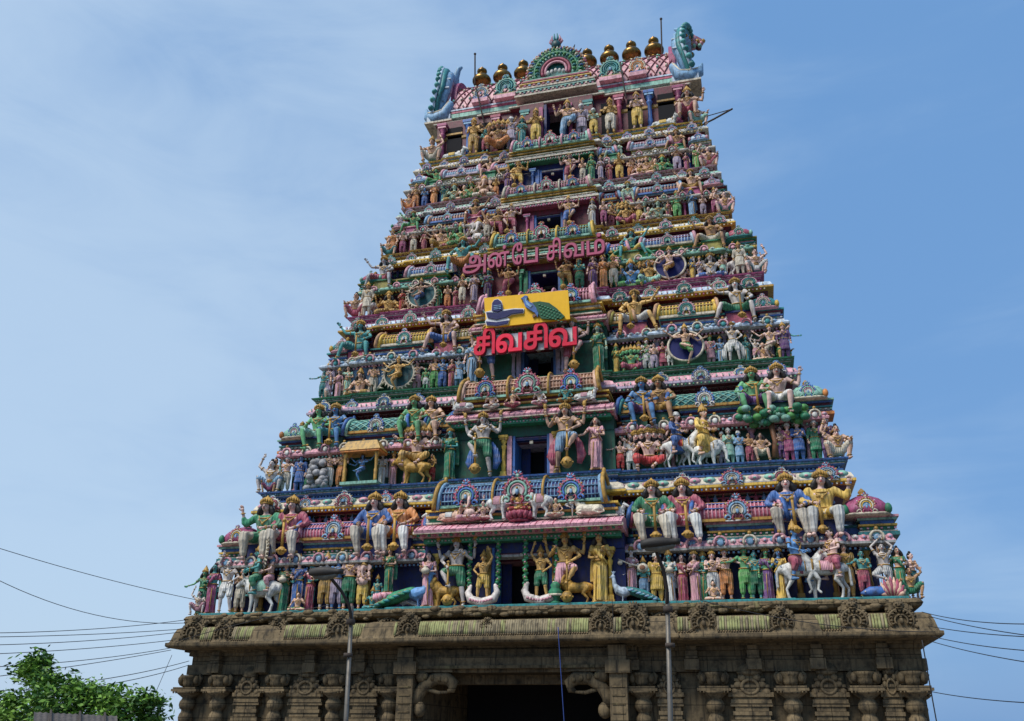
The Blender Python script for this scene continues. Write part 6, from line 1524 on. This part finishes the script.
R5_ = [(404,20,'sq','peach','orange','bun'), (415,26,'ca','tan','orange','tall'), (424,24,'pr','skinblue','blue','bun'), (434,27,'sh','peach','orange','bun'), (443,24,'sd','skinteal','teal','tall'), (454,26,'lo','skinmint','gold','tall'), (464,20,'ch','peach','blue','bun'), (471,26,'l2','skingreen','leaf','tall'), (484,30,'el','peach','cream','tall'), (496,24,'pr','skingold','orange','bun'),
 (610,24,'sd','skinpink','rose','bun'), (620,30,'pr','skingold','yellow','tall'), (631,24,'ca','peach','orange','bun'), (640,18,'ch','skinpink','white','bun'), (647,28,'ma','peach','gold','tall'), (656,20,'ch','peach','blue','bun'), (663,26,'lo','skingreen','green','tall'), (678,30,'pr','peach','lilac','tall'), (687,22,'sd','skinpink','magenta','bun'), (698,28,'sh','peach','leaf','tall'), (709,24,'sq','skinpink','rose','bun'), (717,20,'sq','tan','cream','bun')]
for r in R5_: put(5, *r, dy=.34)
yk = YS[6]+.28
R6_ = [(498,32,'ma','tan','orange','tall'), (511,28,'mt','grey','lilac','turban'), (522,28,'sd','skinteal','teal','tall'), (536,32,'pr','skingold','yellow','tall'), (568,34,'ga','peach','sky','tall'), (582,30,'mt','grey','lilac','turban'), (594,26,'ca','skinmint','yellow','turban'), (485,22,'pr','skinteal','rose','bun')]
for r in R6_: put(6, r[0], r[1]*1.2, *r[2:], Y=yk-.25, rz=0)
for px, c, d in ((473,'gold','golden god standing before the left blue pillar'), (611,'cream','golden god standing before the right pink pillar'), (638,'yellow','yellow robed god before the right blue pillar')):
    put(6, px, 38, 'ca', 'skingold' if px != 638 else 'skinpink', c if c != 'gold' else 'gold', 'tall', Y=yk-.22, rz=0, desc=d)
put(6, 432, 28, 'sq', 'peach', 'cream', 'tall', Y=yk, rz=0, desc='peach crouching figure at the left end of top storey'); put(6, 689, 32, 'sw', 'peach', 'rose', 'tall', Y=yk, rz=0, desc='peach seated figure at the right end of top storey'); put(6, 699, 26, 'sq', 'skinpink', 'mint', 'bun', Y=yk+.3, rz=.5)
lying(solve_x(453, yk, Z0S[6]), yk, Z0S[6], 1.0, 'white', 'white cow lying with yellow cloth, top storey left', flip=True); lying(solve_x(664, yk, Z0S[6]), yk, Z0S[6], 1.0, 'white', 'white cow lying with yellow cloth, top storey right', flip=True)
# corner guardians on the outer edges of the ledges
for k in range(1, 7):
    for sx in (-1, 1):
        X = sx*(WS[k]-.50); y = YS[k]+.75
        sk = ('tan','skinteal','peach','skinpink','skingold','skinteal')[(k+(sx > 0)*2) % 6]; cl = ('green','rose','teal','gold','white','leaf')[(k*2+(sx > 0)) % 6]
        o = figure('crouching_statue', 'squat', X, y, Z0S[k], 1.15-.06*k, sk, ('shorts','c_'+cl), ('tall','gold'), True, sx < 0, sx*.9, face=False)
        tag(o, cat='statue'); ALL.append([k, X, Z0S[k], SW[sk]+' skinned crouching corner guardian in '+CW[cl]+' cloth', o])
        o = figure('crouching_statue', 'squat', sx*(WS[k]-.9), YS[k]+.62*(YS[k+1 if k < 6 else 6]-YS[k])+(.0 if k < 6 else .5), Z0S[k]+(.94 if k == 6 else .86)*(Z0S[k+1]-Z0S[k]), .62, 'grey', ('shorts','c_'+cl), None, True, sx < 0, sx*.6, face=False) if False else None

# ---- labels: what it is, then what sets it apart
def side(X, k):
    w = WS[k]; f = X/w
    return 'left corner' if f < -.86 else 'left side' if f < -.36 else 'centre' if f < .30 else 'right side' if f < .86 else 'right corner'
used = {}
for it in ALL:
    k, X, z, desc, o = it
    own = not any(w in desc for w in ('skinned',)) 
    it.append(desc if own and len(desc.split()) >= 6 else desc+', '+STOREY[k]+' '+side(X, k))
from collections import defaultdict
grp = defaultdict(list)
for it in ALL: grp[it[5]].append(it)
for lab, its in grp.items():
    its.sort(key=lambda t: t[1])
    for i, it in enumerate(its):
        l = lab
        if len(its) > 1: l = ordinal(i)+' '+lab if i < 16 else lab
        wd = l.split()
        if len(wd) > 16: l = l.replace(' one arm', ' arm').replace('standing ', '').replace(' long', '').replace(' skinned', ''); 
        it[4]['label'] = ' '.join(l.split()[:16])
for it in ALL: it[4]['group'] = 'painted figures on the '+STOREY[it[0]]

# ------------------------------------------------------------ signs
def letter(parent, txt, px0, py0, px1, py1, hpx, Y, mat, matb, thick=.10, bold=.0):
    """one raised letter whose baseline runs between two measured points"""
    a, b = at(px0, py0, Y), at(px1, py1, Y)
    hgt = hpx/pxm(a.x, Y, a.z)
    def mk(off, ext):
        c = bpy.data.curves.new('letter', 'FONT'); c.body = txt; c.size = 1; c.resolution_u = 4
        o = bpy.data.objects.new('t', c); COL.objects.link(o); dg = bpy.context.evaluated_depsgraph_get(); dg.update()
        cu = o.to_curve(dg); polys = []
        for sp in cu.splines:
            B = sp.bezier_points; pl = []
            if len(B):
                for i in range(len(B)):
                    p0, p3 = B[i], B[(i+1) % len(B)]
                    for q in range(6):
                        t = q/6; u = 1-t
                        v = p0.co*u**3+p0.handle_right*3*u*u*t+p3.handle_left*3*u*t*t+p3.co*t**3; pl.append((v.x, v.y))
            else: pl = [(v.co.x, v.co.y) for v in sp.points]
            polys.append(pl)
        o.to_curve_clear(); bpy.data.objects.remove(o)
        area = lambda L: sum(L[i-1][0]*L[i][1]-L[i][0]*L[i-1][1] for i in range(len(L)))/2
        def inside(pt, L):
            r_ = False
            for i in range(len(L)):
                (x1, y1), (x2, y2) = L[i-1], L[i]
                if (y1 > pt[1]) != (y2 > pt[1]) and pt[0] < (x2-x1)*(pt[1]-y1)/(y2-y1)+x1: r_ = not r_
            return r_
        # winding-number fill (the strokes of a glyph overlap), built as thin courses
        ys_ = [p[1] for L in polys for p in L]; xs = [p[0] for L in polys for p in L]; y0_, y1_ = min(ys_), max(ys_); NR = 84; dh_ = (y1_-y0_)/NR
        rows = []
        for r_ in range(NR):
            yv = y0_+dh_*(r_+.5); ev = []
            for L in polys:
                for i in range(len(L)):
                    (xa, ya), (xb, yb) = L[i-1], L[i]
                    if (ya <= yv) != (yb <= yv): ev.append((xa+(xb-xa)*(yv-ya)/(yb-ya), 1 if yb > ya else -1))
            ev.sort(); w_ = 0; sp = []
            for x, d_ in ev:
                if w_ == 0: st__ = x
                w_ += d_
                if w_ == 0: sp.append((st__-off, x+off))
            rows.append(sp)
        kr = int(round(off/dh_)); out = []
        for r_ in range(-kr, NR+kr):
            al = sorted(s_ for q in range(max(0, r_-kr), min(NR, r_+kr+1)) for s_ in rows[q]); mg = []
            for s_ in al:
                if mg and s_[0] <= mg[-1][1]+1e-6: mg[-1] = (mg[-1][0], max(mg[-1][1], s_[1]))
                else: mg.append(s_)
            out.append((y0_+dh_*r_, mg))
        V_, F_ = [], []
        for yv, sp in out:
            for xa, xb in sp:
                k0 = len(V_); V_ += [(x, y, z) for z in (-ext, ext) for x, y in ((xa, yv), (xb, yv), (xb, yv+dh_), (xa, yv+dh_))]
                F_ += [[k0+i for i in f] for f in ((3,2,1,0),(4,5,6,7),(0,1,5,4),(1,2,6,5),(2,3,7,6),(3,0,4,7))]
        me = bpy.data.meshes.new('letter'); me.from_pydata(V_, [], F_); return me
    obs = []
    for i, (off, ext, mt, dy) in enumerate(((bold, .5, mat, 0), (bold+.03, .5, matb, .06))):
        me = mk(off, .5)
        xs = [v.co.x for v in me.vertices]; ys_ = [v.co.y for v in me.vertices]
        if i == 0: x0, x1, base0 = min(xs), max(xs), 0
        W_ = (b-a).length
        sx_ = W_/(x1-x0); sy_ = hgt
        sl = (b.z-a.z)/(b.x-a.x)
        for v in me.vertices:
            x, y, z = v.co; X = (x-x0)*sx_
            v.co = (X, -z*(thick if i == 0 else thick*.5)+dy, y*sy_+X*sl)
        me.materials.clear(); me.materials.append(P[mt])
        o = bpy.data.objects.new('letter' if i == 0 else 'letter_edge', me); COL.objects.link(o)
        if i == 0: o.location = (a.x, Y, a.z); o.parent = parent; top = o
        else: o.parent = top
    return top
P['signpink'] = paint('sign_pink', (.40,.07,.14), grime=.25); P['signred'] = paint('sign_red', (.78,.025,.06), grime=.12, rough=.35); P['signwhite'] = paint('sign_white', (.75,.75,.72), grime=.15)
P['signgreen'] = paint('sign_green', (.005,.07,.025), grime=.15); P['signyellow'] = paint('sign_yellow', (.78,.43,.008), grime=.08, rough=.4, scale=1.5)
Ys = TIERS[3]['yf']-1.35
s1 = empty('lettering_sign', (0,0,0)); tag(s1, 'upper sign of large maroon pink Tamil letters above the yellow board', 'sign')
BL = lambda x: 272-(x-465)*.128
for t, x0, x1 in (('அ',463,486), ('ன்',488,509), ('ே',512,522), ('ப',524,538), ('சி',547,561), ('வ',564,584), ('ம்',587,605)):
    letter(s1, t, x0, BL(x0)-1, x1, BL(x1)-1, 25, Ys, 'signpink', 'maroon', .09, .010)
Yr = TIERS[2]['yf']-1.15
s2 = empty('lettering_sign', (0,0,0)); tag(s2, 'lower sign of bright red Tamil letters on white strips', 'sign')
BR = lambda x: 356-(x-475)*.105
for t, x0, x1 in (('சி',474,495), ('வ',496,522), ('சி',524,548), ('வ',549,577)):
    letter(s2, t, x0, BR(x0)-1, x1, BR(x1)-1, 30, Yr, 'signred', 'maroon', .12, .02)
m = MB()
pts = [at(478,337,Yr+.16), at(478,356,Yr+.16), at(577,346,Yr+.16), at(577,327,Yr+.16)]
def slab(m, pts, th, mat):
    v = [tuple(p) for p in pts]+[(p.x, p.y+th, p.z) for p in pts]; n = len(pts)
    m.add(v, [tuple(range(n)), tuple(range(2*n-1, n-1, -1))]+[(i, n+i, n+(i+1) % n, (i+1) % n) for i in range(n)], mat)
slab(m, pts, .05, P['signwhite']); m.build('backing_strip', s2)
# yellow board with the two reliefs
Yb = TIERS[2]['yf']-1.25
bd = MB(); slab(bd, [at(484,298,Yb), at(486,328,Yb), at(570,319,Yb), at(568,290,Yb)], .10, P['signyellow'])
board = bd.build('sign_board'); tag(board, 'yellow board with blue stone emblem and green peacock', 'sign')
def flat(name, outline, th, mat, parent, off=0.0):
    m = MB(); pts = [at(x, y, Yb-off) for x, y in outline]
    ar = sum(pts[i-1].x*pts[i].z-pts[i].x*pts[i-1].z for i in range(len(pts)))
    if ar > 0: pts = pts[::-1]
    v = [tuple(p) for p in pts]+[(p.x, p.y-th, p.z) for p in pts]; n = len(pts)
    m.add(v, [tuple(range(n-1,-1,-1)), tuple(range(n, 2*n))]+[(i, (i+1) % n, n+(i+1) % n, n+i) for i in range(n)], P[mat]); return m.build(name, parent)
LB = [((x-180)/5.34+483.7, (y-320)/5.34+290) for x, y in ()]
def q_(L): return [(450+x/5.34, 230+y/5.34) for x, y in L]
flat('emblem_outline', q_([(190,440),(198,475),(188,490),(196,512),(250,516),(310,505),(320,478),(306,470),(330,455),(395,446),(398,422),(350,420),(285,428),(282,400),(276,382),(258,370),(238,374),(226,392),(222,432)]), .05, 'signwhite', board, .004)
flat('emblem_base', q_([(193,490),(198,508),(250,512),(306,501),(314,484),(250,494)]), .05, 'signblue', board, .05)
flat('emblem_basin', q_([(195,442),(202,470),(250,480),(300,468),(330,450),(390,442),(392,426),(340,426),(282,436),(250,446),(222,442)]), .06, 'signblue', board, .05)
flat('emblem_pillar', q_([(226,434),(228,394),(240,378),(258,374),(274,386),(280,402),(280,430),(254,440)]), .09, 'signblue', board, .05)
for q in (0, 9, 18): flat('ash_stripe', q_([(233,403+q),(272,399+q),(272,403+q),(233,407+q)]), .01, 'sky', board, .15)
flat('peacock_tail', q_([(440,390),(480,384),(530,392),(570,420),(600,450),(614,464),(600,474),(540,480),(490,476),(470,450),(455,420)]), .07, 'signgreen', board, .02)
for i in range(40):
    pass
flat('peacock_body', q_([(380,372),(392,362),(404,354),(418,358),(412,374),(424,388),(445,396),(462,420),(474,448),(470,470),(456,446),(430,432),(404,412),(394,384),(392,372)]), .10, 'blue', board, .02)
flat('peacock_neck_sheen', q_([(400,368),(410,362),(408,378),(420,392),(440,404),(430,414),(408,398)]), .02, 'sky', board, .12)
flat('peacock_leg', q_([(452,428),(470,440),(466,456),(446,472),(440,462),(454,450)]), .06, 'brown', board, .02)
m = MB()
for j in range(4):
    for i in range(8):
        c = at(450+(478+i*15+j*4)/5.34, 230+(400+j*17+i*5.5)/5.34, Yb-.10); m.ball(c, (.06,.02,.035), 'green', 6, 4)
m.build('tail_eyes', board)
# struts that hold the signs
m = MB()
for px in (488, 530, 566):
    a = at(px, 300, Yb+.12); m.tube([(a.x, a.y, a.z+.6), (a.x, a.y, a.z-.9)], .04, P['rust'], seg=6); m.tube([(a.x, a.y, a.z), (a.x, a.y+1.3, a.z)], .035, P['rust'], seg=6)
m.build('frame', board)
m = MB()
for px in (475, 520, 560, 600):
    a = at(px, BL(px)-8, Ys+.08); m.tube([a, (a.x, a.y+1.4, a.z)], .035, P['rust'], seg=6)
a = at(463, BL(463)-4, Ys+.09); b = at(605, BL(605)-4, Ys+.09); m.tube([a, b], .04, P['rust'], seg=6)
m.build('frame', s1)
m = MB()
for px in (485, 525, 570):
    a = at(px, BR(px)-10, Yr+.24); m.tube([a, (a.x, a.y+1.3, a.z)], .035, P['rust'], seg=6)
m.build('frame', s2)

# ------------------------------------------------------------ rods on the roof and at the side
def rod(name, pts, r, label, cat='rod'):
    m = MB(); m.tube(pts, r, P['rust'], seg=6, round_=True); o = m.build(name); tag(o, label, cat); return o
zt = Z0S[7]
a = at(475, 84, YC-.6); b = at(475, 54, YC-.6); o = rod('lightning_rod', [a, b], .05, 'thin dark rod beside the left pot finials'); m = MB(); m.ball(b, .09, 'rust', 7, 5); m.build('tip', o)
a = at(662, 55, YC-1.4); b = at(661, 19, YC-1.4); o = rod('lightning_rod', [a, b], .05, 'thin dark rod beside the right roof horn'); m = MB(); m.ball(b, .09, 'rust', 7, 5); m.build('tip', o)
Yq = YS[6]+.5
rod('side_bracket', [at(700,126,Yq), at(714,119,Yq), at(732,109,Yq-.3)], .05, 'dark iron arm sticking out on the upper right edge', 'bracket'); rod('side_wire', [at(704,117,Yq), at(732,109,Yq-.3)], .025, 'thin wire above the iron arm on right edge', 'wire')
for px, py0, py1, px1 in ((476, 88, 122, 484), (620, 62, 98, 626)):
    rod('roof_strut', [at(px, py0, YC-3.2), at(px1, py1, YS[7]-.4)], .045, 'dark strut leaning on the roof, %s side' % ('left' if px < 500 else 'right'), 'strut')

# ------------------------------------------------------------ street lights in front
def street_light(px, pybot, pxtop, pytop, Y, arm, lamp, label):
    b = at(px, pybot, Y); t = at(pxtop, pytop, Y); d = (t-b).normalized(); g = Vector((b.x+(d.x/d.z)*(0-b.z), Y, 0))
    m = MB(); m.tube([g, b, t], [.065, .045, .038], P['steel'], seg=12); o = m.build('pole'); 
    e = empty('street_light', tuple(g)); tag(e, label, 'street light'); o.parent = e; o.matrix_parent_inverse = Matrix.Translation(-g)
    def pt(mm, n): q = mm.build(n); q.parent = e; q.matrix_parent_inverse = Matrix.Translation(-g); return q
    m = MB(); pts = [at(x, y, Y-.12*i) for i, (x, y) in enumerate(arm)]; m.tube(pts, .032, P['rust'], seg=8, round_=True); pt(m, 'arm')
    m = MB(); m.tube([t-Vector((0,0,.35)), t-Vector((0,0,.25))], .085, P['rust'], seg=10); m.tube([t-Vector((0,0,.95)), t-Vector((0,0,.88))], .085, P['rust'], seg=10); pt(m, 'clamp')
    m = MB(); x0, y0_, x1, y1_, hh = lamp; a, b2 = at(x0, y0_, Y-.5), at(x1, y1_, Y-.5); c = (a+b2)/2; L = (b2-a).length
    n = 10; prof = [(-.14,0),(-.12,.10),(0,.13),(.12,.10),(.14,0),(.10,-.05),(-.10,-.05)]; vs = []; fs = []
    for j in range(n+1):
        t_ = j/n; q = a.lerp(b2, t_); w = .55+.45*sin(pi*min(1, t_*1.0+.15))
        vs += [(q.x, q.y+u*w, q.z+v*w) for u, v in prof]
    k = len(prof)
    for j in range(n):
        for i in range(k): fs.append((j*k+i, j*k+(i+1) % k, (j+1)*k+(i+1) % k, (j+1)*k+i))
    fs += [tuple(range(k-1,-1,-1)), tuple(n*k+i for i in range(k))]
    m.add(vs, fs, P['rust'] if False else paint('lamp_housing', (.035,.033,.03), rough=.6, grime=.6), True); h_ = pt(m, 'lamp_head')
    m = MB(); q0, q1 = a.lerp(b2,.15), a.lerp(b2,.8); m.tube([q0-Vector((0,0,.05)), (a+b2)/2-Vector((0,0,.07)), q1-Vector((0,0,.05))], [.05,.08,.05], paint('lamp_glass', (.12,.115,.09), rough=.25, grime=.3), seg=8, round_=True)
    q = m.build('lens', h_)
street_light(345, 740, 352, 606, -16, [(352,622),(349,605),(342,592),(334,582),(329,576)], (311,574,342,572,4), 'steel street light with a drooping arm on the left')
street_light(671, 740, 667, 592, -16, [(667,605),(667,590),(664,572),(658,556),(655,548)], (641,546,680,542,4), 'steel street light with a bent arm on the right')

# ------------------------------------------------------------ overhead wires
P['navyc'] = paint('blue_cord', (.03,.06,.22), grime=0)
def wire(p0, p1, sag, Y0_, Y1_, r=.014, label='', mat='cable'):
    a, b = at(*p0, Y0_), at(*p1, Y1_); pts = []
    for i in range(17):
        t = i/16; q = a.lerp(b, t); q.z -= sag*4*t*(1-t); pts.append(q)
    m = MB(); m.tube(pts, r, P[mat], seg=5); tag(m.build('overhead_wire'), label, 'wire', 'wires strung to the tower')
Lw = [((-8,546),(188,601),.1,'uppermost wire on the left, sloping down to the figures'), ((-8,577),(176,624),.45,'second wire on the left, sagging to the stone cornice'),
 ((-8,633),(176,621),.10,'third wire on the left, nearly level'), ((-8,637),(174,630),.05,'fourth wire on the left, nearly level'), ((-8,645),(172,633),.08,'fifth wire on the left, rising gently'),
 ((-8,654),(165,641),.06,'sixth wire on the left, meeting the cornice tip'), ((-8,667),(162,649),.1,'seventh wire on the left, below the cornice tip'), ((-8,677),(162,651),.05,'eighth wire on the left, crossing above the tree'),
 ((98,680),(180,662),.05,'short ninth wire beside the tree, left'), ((110,684),(180,666),.05,'lowest short wire beside the tree, left'), ((-8,691),(30,690),.0,'faint wire entering at the left edge near the tree')]
for a, b, s_, lb in Lw: b = (b[0]+9, b[1]-1); wire(a, b, s_, -8, -.7, .012, lb)
wire((155,694),(172,655), .0, -.9, -.7, .01, 'short slanting wire hanging below the left cornice tip')
Rw = [((930,613),(1032,624),.1,'top wire on the right, leaving the cornice'), ((936,617),(1032,636),.05,'second wire on the right'), ((936,627),(1032,637),.05,'third wire on the right, thick'), ((938,637),(1032,651),.06,'fourth wire on the right'), ((938,642),(1032,663),.05,'fifth wire on the right, thick'), ((936,692),(1032,703),.05,'lowest wire on the right, below the capitals')]
for a, b, s_, lb in Rw: a = (a[0]-8, a[1]-1); wire(a, b, s_, -.7, -9, .012, lb)
wire((700,600),(935,632), .25, -1.1, -1.1, .014, 'wire running along the stone cornice at right')
wire((175,642),(330,605), -.1, -1.2, -1.4, .014, 'wire running along the stone cornice at left')
wire((922,640),(940,740), .3, -1.0, -1.0, .02, 'black cable hanging down the right corner of base')
wire((558,627),(565,735), .05, -1.3, -1.3, .016, 'blue cord hanging in front of the dark gateway', 'navyc')
wire((612,595),(614,640), .0, -1.3, -1.3, .01, 'thin cord hanging beside the gateway post')

# ------------------------------------------------------------ tree and tin roof at the lower left
def tree(px, pytop, Y, spread, seed):
    rnd = random.Random(seed)
    top = at(px, pytop, Y); base_ = Vector((top.x+1.2, Y, 0)); e = empty('leafy_tree', tuple(base_))
    tag(e, 'leafy green tree rising at the lower left corner', 'tree')
    def pt(mm, n): q = mm.build(n); q.parent = e; q.matrix_parent_inverse = Matrix.Translation(-base_); return q
    m = MB(); H_ = top.z; brn = paint('bark', (.12,.09,.06), rough=.9, grime=.6, scale=6, bump=.8)
    tips = []
    m.tube([base_, base_+Vector((.1,0,H_*.3)), base_+Vector((-.1,.1,H_*.5))], [.35,.27,.2], brn, seg=10)
    st_ = base_+Vector((-.1,.1,H_*.5))
    cl = spread
    for (dx, dy, z, r) in cl:
        c = Vector((top.x+dx, Y+dy, z)); mid = st_.lerp(c, .5)+Vector((0,0,.3)); m.tube([st_, mid, c], [.13,.07,.02], brn, seg=7)
    pt(m, 'trunk')
    g = MB(); lm = [paint('leaf_a', (.11,.23,.025), rough=.5, grime=.1, bump=0), paint('leaf_b', (.15,.28,.04), rough=.5, grime=.1, bump=0), paint('leaf_c', (.04,.11,.02), rough=.5, grime=.1, bump=0)]
    for (dx, dy, z, r) in cl:
        c = Vector((top.x+dx, Y+dy, z))
        for cc in range(int(36*r*r)+16):
            a, b_ = rnd.uniform(0, 2*pi), math.acos(rnd.uniform(-1, 1)); rr = r*rnd.uniform(.55, 1.05)
            s0 = c+Vector((sin(b_)*cos(a)*rr*1.15, sin(b_)*sin(a)*rr, cos(b_)*rr*.72))
            mt = rnd.choice(lm)
            for _ in range(34):
                p = s0+Vector((rnd.gauss(0,.17), rnd.gauss(0,.17), rnd.gauss(0,.13))); L = rnd.uniform(.05,.12)
                u = Vector((rnd.gauss(0,1), rnd.gauss(0,1), rnd.gauss(0,.5))).normalized(); w = u.cross(Vector((rnd.gauss(0,1), rnd.gauss(0,1), rnd.gauss(0,1)))).normalized()
                g.add([p-u*L, p+w*L*.42, p+u*L, p-w*L*.42], [(0,1,2,3)], mt)
    pt(g, 'crown')
YT = -9.
tp = at(38, 652, YT); k_ = 1/pxm(tp.x, YT, tp.z)     # metres per pixel there
def cpx(px, py, dy, rpx): q = at(px, py, YT+dy); return (q.x-tp.x, dy, q.z, rpx*k_)
tree(38, 652, YT, [cpx(*a) for a in ((38,664,0,9),(30,672,.3,11),(45,680,-.2,12),(75,690,.2,17),(60,702,-.4,20),(98,696,.3,11),(120,703,.1,17),(146,704,0,11),(20,712,.3,24),(50,722,-.3,26),(85,720,.4,26),(115,722,0,22),(150,722,.4,9),(-5,705,.2,18),(0,728,0,30),(60,745,.5,34),(110,748,0,30))], 3)
Ytn = -14.
m = MB(); p0, p1, p2, p3 = at(34,712,Ytn), at(117,716,Ytn+.6), at(126,735,Ytn-2.4), at(38,728,Ytn-2.6)
n = 14
vs = []
for i in range(n*4+1):
    t = i/(n*4); z_ = .012*cos(t*n*2*pi); a = p0.lerp(p1, t); b = p3.lerp(p2, t); vs += [(a.x, a.y, a.z+z_), (b.x, b.y, b.z+z_-.6)]
tin = paint('rusty_tin', (.10,.08,.065), rough=.6, grime=.8, scale=3, metal=.2)
m.add(vs+[(x, y, z-.02) for x, y, z in vs], [(2*i, 2*i+1, 2*i+3, 2*i+2) for i in range(n*4)]+[(2*i+2+2*(n*4+1), 2*i+3+2*(n*4+1), 2*i+1+2*(n*4+1), 2*i+2*(n*4+1)) for i in range(n*4)], tin, True)
ro = m.build('tin_roof'); sh = empty('shed', ((p0.x+p1.x)/2, Ytn-1, 0)); tag(sh, 'small shed with a rusty corrugated tin roof, lower left', 'shed')
ro.parent = sh; ro.matrix_parent_inverse = Matrix.Translation(-sh.location)
m = MB(); zc = min(p2.z, p3.z)-.9; m.box(((p0.x+p1.x)/2, Ytn-1, zc/2), (abs(p1.x-p0.x)*.8, 1.8, zc), 'stone'); w_ = m.build('wall'); w_.parent = sh; w_.matrix_parent_inverse = Matrix.Translation(-sh.location)
m = MB()
for t in (.2, .55, .85):
    a = p0.lerp(p1, t); b = p3.lerp(p2, t); m.tube([(a.x, a.y, a.z+.05), (b.x, b.y, b.z-.55)], .03, P['rust'], seg=5)
w_ = m.build('batten'); w_.parent = sh; w_.matrix_parent_inverse = Matrix.Translation(-sh.location)
